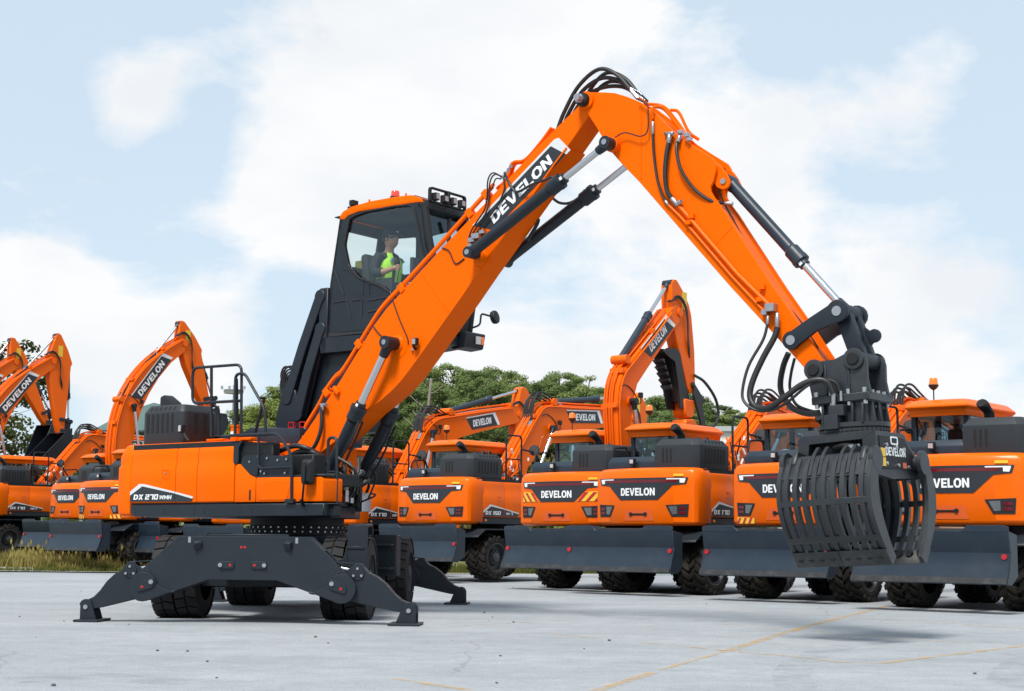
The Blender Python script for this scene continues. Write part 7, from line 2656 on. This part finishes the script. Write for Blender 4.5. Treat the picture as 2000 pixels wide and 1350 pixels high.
# shrubs on the slope under the wood
SHRUBS = []
for k in range(3):
    rn = random.Random(300 + k)
    cl = [((rn.uniform(-.9, .9), rn.uniform(-.9, .9), rn.uniform(.3, 1.1)), rn.uniform(.5, .8), rn.uniform(.4, .7)) for _ in range(7)]
    cm = leaf_cloud(cl, 80, .24, rn)
    cm.materials.append(SHRUB if k else PINE_LIGHT)
    mb = MB()
    for j in range(4):
        a = j * 1.6
        mb.cyl((0, 0, -.1), (.5 * math.cos(a), .5 * math.sin(a), .8), .04, .015, n=5)
    tm = mb.mesh('stems')
    tm.materials.append(BARK)
    SHRUBS.append((cm, tm))
for k in range(80):
    px = rt.uniform(560, 1500)
    Y = rt.uniform(74, 104)
    X = (px - 1000) / 3000 * Y
    r = empty('shrub', (X, Y, terrain_h(X, Y)), rt.uniform(0, 6), 'dry yellow-green shrub on the slope below the wood', 'shrub', 'shrubs on the slope')
    s = rt.uniform(1.0, 1.9)
    r.scale = (s, s, s * rt.uniform(.8, 1.3))
    cm, tm = SHRUBS[k % 3]
    link('stems', tm, r)
    link('foliage', cm, r)

# dead bare tree in front of the wood
def bare_tree(px, row, Y, label):
    X = (px - 1000) / 3000 * Y
    g = terrain_h(X, Y)
    top = (1050 - row) / 3000 * Y + 1.06
    rn = random.Random(px)
    mb = MB()
    h = top - g
    mb.tube([(0, 0, -.2), (.1, 0, h * .4), (-.05, .05, h * .75), (.1, 0, h)], .09, 6)
    for k in range(16):
        z0 = h * rn.uniform(.35, .95)
        a = rn.uniform(0, 6.3)
        L = rn.uniform(.8, 2.0)
        mb.tube([(0, 0, z0), (L * .5 * math.cos(a), L * .5 * math.sin(a), z0 + L * .25), (L * math.cos(a), L * math.sin(a), z0 + L * .7)], .028, 5)
    r = empty('bare_tree', (X, Y, g), 0, label, 'tree')
    mb.build('trunk', BARK_PALE, r)


bare_tree(838, 740, 98, 'leafless pale tree beside the boom in front of the wood')

# broadleaf tree at the left edge
rn = random.Random(55)
def broad_tree(x, y, g, top, rad, label, seed, n=44):
    rn = random.Random(seed)
    clumps, limbs = [], []
    for j in range(n):
        t = rn.random()
        z_ = (top - g) * (.30 + .68 * t)
        rr = rad * math.sqrt(rn.random()) * (.65 + .5 * math.sin(math.pi * min(1, .2 + .75 * t)))
        a = rn.uniform(0, 6.28)
        c = (rr * math.cos(a), rr * math.sin(a), z_)
        rx = rn.uniform(.35, .75)
        clumps.append((c, rx, rx * .55))
        limbs.append((max(.5, z_ - 1.2), (c[0], -c[1], c[2])))
    cm = leaf_cloud(clumps, 120, .17, rn, .3)
    cm.materials.append(BROAD)
    tm = trunk_mesh((top - g) * .9, .16, limbs, rn, .2)
    tm.materials.append(BARK)
    r = empty('broadleaf_tree', (x, y, g), 0, label, 'tree')
    link('trunk', tm, r)
    link('crown', cm, r)


broad_tree(-22.4, 64.5, .5, 9.2, 2.9, 'dark broadleaf tree with open crown at the left edge behind the booms', 55, 110)
broad_tree(-24.5, 70, .5, 8.0, 2.6, 'second dark broadleaf tree at the left edge, cut by the picture border', 77, 80)

# ---- grass along the left row
def blades(name, spots, seed, hmin, hmax, material, z_fn, stalk=False):
    rn = random.Random(seed)
    vs, fs = [], []
    for (x0, x1, y0, y1, n) in spots:
        for _ in range(n):
            x, y = rn.uniform(x0, x1), rn.uniform(y0, y1)
            h = rn.uniform(hmin, hmax) * rn.uniform(.6, 1.2)
            a = rn.uniform(0, 6.3)
            w = rn.uniform(.010, .022)
            dx, dy = math.cos(a) * w, math.sin(a) * w
            lx, ly = rn.uniform(-.35, .35) * h, rn.uniform(-.35, .35) * h
            z = z_fn(x, y)
            k = len(vs)
            vs += [(x - dx, y - dy, z - .02), (x + dx, y + dy, z - .02), (x + lx * .4 + dx * .7, y + ly * .4 + dy * .7, z + h * .6), (x + lx * .4 - dx * .7, y + ly * .4 - dy * .7, z + h * .6), (x + lx, y + ly, z + h)]
            fs += [(k, k + 1, k + 2, k + 3), (k + 3, k + 2, k + 4)]
            if stalk:
                q = len(vs)
                s_ = .035
                vs += [(x + lx - s_, y + ly, z + h), (x + lx, y + ly, z + h - .09), (x + lx + s_, y + ly, z + h), (x + lx, y + ly, z + h + .10)]
                fs += [(q, q + 1, q + 2, q + 3)]
    me = bpy.data.meshes.new(name)
    me.from_pydata(vs, [], fs)
    me.materials.append(material)
    return me


GRASS = leaf_material('yellow_green_grass', (.13, .13, .035), (.36, .29, .10), .4)
GRASS2 = leaf_material('green_grass', (.075, .10, .025), (.17, .18, .05), .4)
zt = lambda x, y: terrain_h(x, y)
tag(link('grass', blades('grass', [(-13.4, -7.0, 43.3, 45.4, 7500), (-12.6, -7.4, 42.8, 43.4, 1500), (-17, -12.5, 44.6, 46.5, 4200), (-19.0, -6.0, 45.4, 49.5, 7000), (-23, -14, 46.0, 56, 6000)], 5, .12, .38, GRASS, zt)), 'yellow-green tufts of grass along the front of the left machines', 'grass', kind='stuff')
tag(link('green_grass', blades('green_grass', [(-13.2, -7.0, 43.2, 45.5, 7000), (-18, -12, 44.8, 48.5, 6000), (-20, -12, 46, 52, 3000), (-11.5, -7.5, 42.6, 43.2, 1200)], 6, .08, .26, GRASS2, zt)), 'short green grass under the left machines', 'grass', kind='stuff')
tag(link('seed_stalks', blades('seed_stalks', [(-14.2, -7.6, 43.2, 44.6, 240)], 8, .40, .75, GRASS, zt, True)), 'tall dry seed stalks before the dozer blades', 'grass', kind='stuff')
tag(link('weeds', blades('weeds', [(-4.5, 16, 47.2, 49.0, 5000), (-3, 14, 46.6, 47.3, 1200)], 9, .08, .30, GRASS2, zt)), 'weeds along the far yard edge behind the wheels', 'grass', kind='stuff')
tag(link('edge_grass', blades('edge_grass', [(-22, -13, 42.3, 42.75, 2200), (-13, -9, 42.3, 42.9, 1400)], 10, .05, .16, GRASS2, lambda x, y: .02)), 'low grass at the asphalt edge', 'grass', kind='stuff')

# ---- far hill on the left, beyond everything
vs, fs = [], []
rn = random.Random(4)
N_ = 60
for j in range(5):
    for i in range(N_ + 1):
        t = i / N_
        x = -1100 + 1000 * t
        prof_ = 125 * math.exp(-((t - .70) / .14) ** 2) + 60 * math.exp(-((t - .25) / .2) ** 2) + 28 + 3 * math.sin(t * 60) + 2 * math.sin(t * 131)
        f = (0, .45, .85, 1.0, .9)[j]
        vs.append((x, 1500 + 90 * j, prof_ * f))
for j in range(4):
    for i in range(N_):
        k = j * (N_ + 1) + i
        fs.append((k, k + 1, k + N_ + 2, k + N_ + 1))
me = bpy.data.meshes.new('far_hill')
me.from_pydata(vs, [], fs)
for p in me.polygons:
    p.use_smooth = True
me.materials.append(mat('far_forest_haze_tint', (.10, .16, .15), .95, var=.25, vscale=.02, spec=.05))  # forest green pushed towards blue: distance haze painted into the base colour
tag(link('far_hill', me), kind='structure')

# ---- buildings glimpsed behind the row
WALLW = mat('white_wall_render', (.72, .73, .73), .85, var=.08, vscale=.6, dirt=(.5, .48, .44), dirt_amt=.3)
PANE = mat('window_glass_far', (.10, .16, .19), .12, var=.2, vscale=2, spec=.8)
PEACH = mat('peach_wall', (.70, .42, .28), .85, var=.08, vscale=.5)
ROOFG = mat('metal_roof', (.42, .44, .46), .5, var=.1)


def far_building(x0, x1, y0, y1, z0, z1, cols, rows, label, wall=WALLW):
    r = empty('building', ((x0 + x1) / 2, (y0 + y1) / 2, z0), 0, label, 'building')
    hx, hy, hz = (x1 - x0) / 2, (y1 - y0) / 2, z1 - z0
    MB().prism([(-hx, -1), (hx, -1), (hx, hz), (-hx, hz)], -hy, hy).build('wall', wall, r)
    MB().prism([(-hx - .2, hz), (hx + .2, hz), (hx + .2, hz + .25), (-hx - .2, hz + .25)], -hy - .2, hy + .2).build('roof', ROOFG, r)
    dx = 2 * hx / cols
    dz = (hz - .6) / rows
    for i in range(cols):
        for j in range(rows):
            a, b = -hx + dx * (i + .14), -hx + dx * (i + .86)
            c, d = .3 + dz * (j + .2), .3 + dz * (j + .85)
            w_ = MB().ring([(a, c), (b, c), (b, d), (a, d)], [(a + .06, c + .06), (b - .06, c + .06), (b - .06, d - .06), (a + .06, d - .06)], hy, hy + .08).build('window', wall, r)
            MB().prism([(a + .06, c + .06), (b - .06, c + .06), (b - .06, d - .06), (a + .06, d - .06)], hy + .01, hy + .04).build('pane', PANE, w_)
    return r


far_building(3.9, 8.2, 98, 104, 2.0, 7.6, 8, 3, 'white building with window rows glimpsed between the 150 boom and the striped machine')
far_building(10.2, 21.0, 78, 92, .3, 6.55, 6, 1, 'long pale warehouse behind the machines right of the raised boom')
far_building(22.5, 34, 72, 88, .3, 6.0, 6, 1, 'peach coloured warehouse behind the rightmost cab', PEACH)

# lamp mast far behind the handrail
mst = empty('lamp_mast', (-26.0, 142, 0), 0, 'high lamp mast far behind the handrails', 'lamp mast')
MB().cyl((0, 0, 0), (0, 0, 15.0), .12, .08, n=8).build('pole', STEEL, mst)
MB().stack((0, 0, 14.2), (0, 0, 15), [(0, .9), (.05, .9), (.3, .95), (.35, .9)], 14).build('basket', STEEL, mst)
for k in range(4):
    MB().box(-1.2 + .7 * k, -1.0 + .7 * k, -.1, .1, 14.6, 14.9).build('floodlight', STEEL, mst)

# ---- loose stones and leaves on the yard
rn = random.Random(31)
mb = MB()
pts = [(-6.76, 25.79), (-6.26, 19.75), (-5.42, 18.81), (-7.96, 28.66), (-4.5, 18.29), (-3.22, 14.19), (-2.94, 14.16), (-2.54, 13.05), (-2.18, 11.58), (-3.19, 10.89), (-0.23, 20.63), (-0.08, 13.94), (-0.09, 11.37), (0.06, 32.84), (1.04, 16.13), (3.24, 25.43), (-0.36, 21.87), (0.72, 14.92), (-2.04, 16.29), (-1.8, 15.39), (0.05, 19.44), (3.75, 12.5)]
for k, p in enumerate(pts):
    s = rn.uniform(.010, .020)
    mb.ball((p[0], -p[1], s * .45), s, 6, 4, (1, rn.uniform(.6, 1.3), .55))
for k in range(60):
    x, y = rn.uniform(-6, 6), rn.uniform(10.5, 24)
    s = rn.uniform(.003, .007)
    mb.ball((x, -y, s * .4), s, 5, 3, (1, rn.uniform(.6, 1.3), .6))
STONE = mat('stone', (.11, .11, .11), .9, var=.4, vscale=20)
tag(mb.build('loose_stones', STONE), 'small loose stones scattered over the asphalt', 'stones', kind='stuff')




# ================================================================== cab interior and driver
mb = MB()
mb.prism(rounded([(.66, 4.42), (1.20, 4.38), (1.22, 4.48), (.70, 4.54)], .05, 3), -1.14, -.62)
mb.prism(rounded([(.62, 4.50), (.76, 4.50), (.69, 5.10), (.57, 5.08)], .05, 3), -1.10, -.62)
mb.cyl((.85, -.9, 3.95), (.85, -.9, 4.38), .12, n=12)
mb.build('driver_seat', SEAT, cab, .02, 2)
mb = MB()
mb.rbox(.92, 1.26, -.60, -.52, 4.46, 4.68, .03)
mb.rbox(.80, 1.18, -1.24, -1.14, 4.46, 4.66, .03)
mb.cyl((1.24, -.575, 4.66), (1.25, -.575, 4.80), .022, n=10)
mb.stack((1.25, -.575, 4.78), (1.30, -.575, 4.96), [(0, .018), (.03, .024), (.10, .028), (.14, .034), (.175, .028), (.18, 0)], 12)
mb.build('joystick_console', INTERIOR, cab, .006)
mb = MB()
mb.rbox(1.62, 1.68, -.62, -.48, 4.62, 4.92, .02)
mb.cyl((1.65, -.55, 4.2), (1.65, -.55, 4.64), .02, n=8)
mb.cyl((1.72, -.95, 3.95), (1.58, -.95, 4.62), .035, n=10)
mb.build('monitor_stand', INTERIOR, cab, .006)
mb = MB()
mb.rbox(.26, .56, -1.34, -.50, 4.80, 4.90, .03)
mb.build('rear_shelf', INTERIOR, cab, .02)
yb = MB()
yb.rbox(-.13, .13, -.17, .17, 0, .15, .01)
ybo = yb.build('yellow_case', mat('yellow_plastic', (.75, .62, .02), .35, var=.08, vscale=9), None, .008)
_hm = Matrix.Translation((-3.02, 21.5, 0)) @ Matrix.Rotation(HERO_YAW, 4, 'Z')
ybo.matrix_world = _hm @ Matrix.Translation((.41, .98, 4.903))
tag(ybo, 'yellow plastic case on the shelf behind the driver seat', 'case')

SKIN = mat('skin', (.46, .25, .16), .5, var=.06, vscale=18, spec=.4)
SHIRT = mat('dark_shirt', (.018, .019, .022), .8, var=.15, vscale=12, bump=.3, bscale=40)
VEST = mat('lime_vest', (.50, .90, .06), .6, var=.08, vscale=8, bump=.25, bscale=30)
TROUS = mat('grey_trousers', (.06, .065, .07), .85, var=.15, vscale=9)
CAPM = mat('black_cap', (.012, .012, .014), .7, var=.15, vscale=14)
SHADES = mat('dark_sunglasses', (.006, .006, .007), .1, var=0)
HAIR = mat('black_hair', (.012, .011, .010), .6, var=.2, vscale=30)
REFL = mat('reflective_tape', (.20, .24, .25), .35, var=.05)

driver = empty('person', (0, 0, 0), 0, 'driver in lime safety vest, black cap and sunglasses seated in the raised cab', 'person')
driver.matrix_world = _hm @ Matrix.Translation((.93, .82, 4.46)) @ Matrix.Rotation(math.radians(6), 4, 'Z') @ Matrix.Scale(1.16, 4)
# local coordinates in (u, v, w): u forward, v right, w up, origin on the seat cushion


def torso(mb, grow, z0, z1, arms=False):
    prof = [(-.02, .165, .125, -.02), (.08, .160, .120, -.02), (.20, .155, .112, .0), (.32, .175, .118, .015), (.43, .190, .115, .015), (.50, .185, .095, .005), (.545, .130, .075, .0), (.575, .07, .06, .005)]
    rings = []
    for (w, a, b, off) in prof:
        if w < z0 - 1e-6 or w > z1 + 1e-6:
            continue
        rings.append([(off + (b + grow) * math.cos(t), (a + grow) * math.sin(t), w) for t in [2 * math.pi * i / 20 for i in range(20)]])
    mb.loft(rings)


def limb(mb, pts, rad, n=10):
    P = [Vector(p) for p in pts]
    rings = []
    for i, p in enumerate(P):
        d = (P[min(i + 1, len(P) - 1)] - P[max(i - 1, 0)]).normalized()
        a = d.cross(Vector((0, 1, 0.01))).normalized()
        b = d.cross(a)
        rings.append([p + (a * math.cos(t) + b * math.sin(t)) * rad[i] for t in [2 * math.pi * k / n for k in range(n)]])
    mb.loft(rings)


ARM_R = [(.01, .175, .50), (-.03, .215, .42), (-.05, .245, .32), (.0, .255, .265), (.10, .26, .27), (.20, .275, .285), (.255, .278, .295)]
ARM_L = [(.01, -.175, .50), (-.03, -.215, .42), (-.03, -.245, .32), (.04, -.255, .265), (.14, -.26, .27), (.24, -.275, .285), (.295, -.278, .295)]
AR = [.062, .058, .050, .046, .043, .034, .029]
bd = MB()
torso(bd, -.006, -.1, 1)
limb(bd, ARM_R, AR)
limb(bd, ARM_L, AR)
limb(bd, [(.0, .0, .54), (.01, .0, .60), (.025, 0, .66)], [.062, .055, .056])
for s in (-1, 1):
    limb(bd, [(-.02, s * .09, .05), (.18, s * .11, .06), (.40, s * .13, .05), (.44, s * .13, -.05), (.46, s * .13, -.30), (.48, s * .13, -.42)], [.09, .085, .065, .060, .045, .038])
# head: rings with a face profile
hd = [(.625, .030, .055, .052), (.645, .034, .074, .060), (.675, .036, .088, .068), (.71, .032, .096, .073), (.745, .026, .099, .076), (.785, .018, .100, .077), (.82, .010, .092, .071), (.845, .004, .070, .055), (.858, .0, .030, .025)]
rings = []
for (w, off, a, b) in hd:
    ring = []
    for t in [2 * math.pi * i / 20 for i in range(20)]:
        x, y = off + a * math.cos(t), b * math.sin(t)
        if abs(y) < .02 and x > off:          # nose, lips, chin
            if .685 < w < .72:
                x += .018
            elif .72 <= w < .75:
                x += .010
            elif .64 < w < .66:
                x += .006
        ring.append((x, y, w))
    rings.append(ring)
bd.loft(rings)
for s in (-1, 1):
    bd.ball((.015, s * .078, .715), .020, 8, 6, (.8, .45, 1.4))
bd.prism([(.118, .672), (.130, .670), (.118, .664)], -.022, .022)
# right hand on the joystick: palm, four curled fingers, thumb
def hand(mb, wr, s):
    o = Vector(wr)
    limb(mb, [o, o + Vector((.035, 0, .008)), o + Vector((.075, .0, .012))], [.029, .034, .030], 8)
    for k in range(4):
        z = .035 - .019 * k
        L = (.026, .030, .028, .022)[k]
        b0 = o + Vector((.072, .018 * s, z))
        mb.tube([b0, b0 + Vector((L, .004 * s, .0)), b0 + Vector((L + .014, -.018 * s, -.002)), b0 + Vector((L - .006, -.036 * s, -.004))], .0088, 6, sub=3)
    t0 = o + Vector((.025, -.016 * s, .028))
    mb.tube([t0, t0 + Vector((.028, -.012 * s, .016)), t0 + Vector((.055, -.010 * s, .018))], .0098, 6, sub=3)


hand(bd, ARM_R[-1], 1)
hand(bd, ARM_L[-1], -1)
bd.build('body', SKIN, driver, smooth=70)
sh = MB()
torso(sh, .008, -.03, .55)
limb(sh, ARM_R[:5], [r + .014 for r in AR[:5]])
limb(sh, ARM_L[:6], [r + .012 for r in AR[:6]])
sh.build('shirt', SHIRT, driver, smooth=70)
vs_ = MB()
prof = [(-.02, .165, .125, -.02), (.08, .160, .120, -.02), (.20, .155, .112, .0), (.32, .175, .118, .015), (.43, .178, .115, .015), (.50, .150, .095, .005), (.54, .115, .078, .0)]
rings = []
for (w, a, b, off) in prof:
    op = .04 if w < .40 else (.16 if w < .48 else .42)      # V opening in front
    rings.append([(off + (b + .022) * math.cos(t), (a + .022) * math.sin(t), w) for t in [op + (2 * math.pi - 2 * op) * i / 23 for i in range(24)]])
vs_.loft(rings, False, False)
vest = vs_.build('safety_vest', VEST, driver, smooth=70)
tp = MB()
for (v_, w_) in ((.10, .46), (.125, .43), (-.11, .45), (.06, .30)):
    tp.prism([(v_ - .018, w_ - .010), (v_ + .018, w_ - .014), (v_ + .018, w_ + .012), (v_ - .018, w_ + .014)], .125, .150, 'vw')
tp.build('tape_patches', REFL, vest, stuff=True)
tr_ = MB()
for s in (-1, 1):
    limb(tr_, [(-.03, s * .09, .06), (.18, s * .11, .065), (.40, s * .13, .055), (.445, s * .13, -.05), (.46, s * .13, -.30), (.48, s * .13, -.38)], [.105, .098, .078, .074, .062, .058])
tr_.build('trousers', TROUS, driver, smooth=70)
hr = MB()
hr.loft([[(.004 + a * math.cos(t), b * math.sin(t), w) for t in [.9 + (2 * math.pi - 1.8) * i / 15 for i in range(16)]] for (w, a, b) in ((.695, .098, .076), (.74, .104, .080), (.79, .103, .080))], False, False)
hr.build('hair', HAIR, driver, smooth=70)
cp = MB()
cp.loft([[(.012 + a * math.cos(t), b * math.sin(t), w) for t in [2 * math.pi * i / 18 for i in range(18)]] for (w, a, b) in ((.765, .112, .086), (.80, .112, .086), (.84, .100, .078), (.868, .070, .055), (.882, .025, .02))])
cp.prism([(.085, -.078), (.13, -.070), (.185, -.035), (.195, 0), (.185, .035), (.13, .070), (.085, .078)], .762, .772, 'uv')
capo = cp.build('cap', CAPM, driver, smooth=60)
MB().prism([(-.030, .80), (.02, .80), (.02, .825), (-.030, .825)], .118, .1205, 'vw').build('cap_badge', WHITE, capo)
gl_ = MB()
gl_.loft([[(.012 + .112 * math.cos(t), .082 * math.sin(t), w) for t in [-1.15 + 2.3 * i / 14 for i in range(15)]] for w in (.722, .735, .757)], False, False)
gl_.cyl((.05, .079, .748), (-.02, .082, .742), .005, n=6)
gl_.build('sunglasses', SHADES, driver, smooth=70)
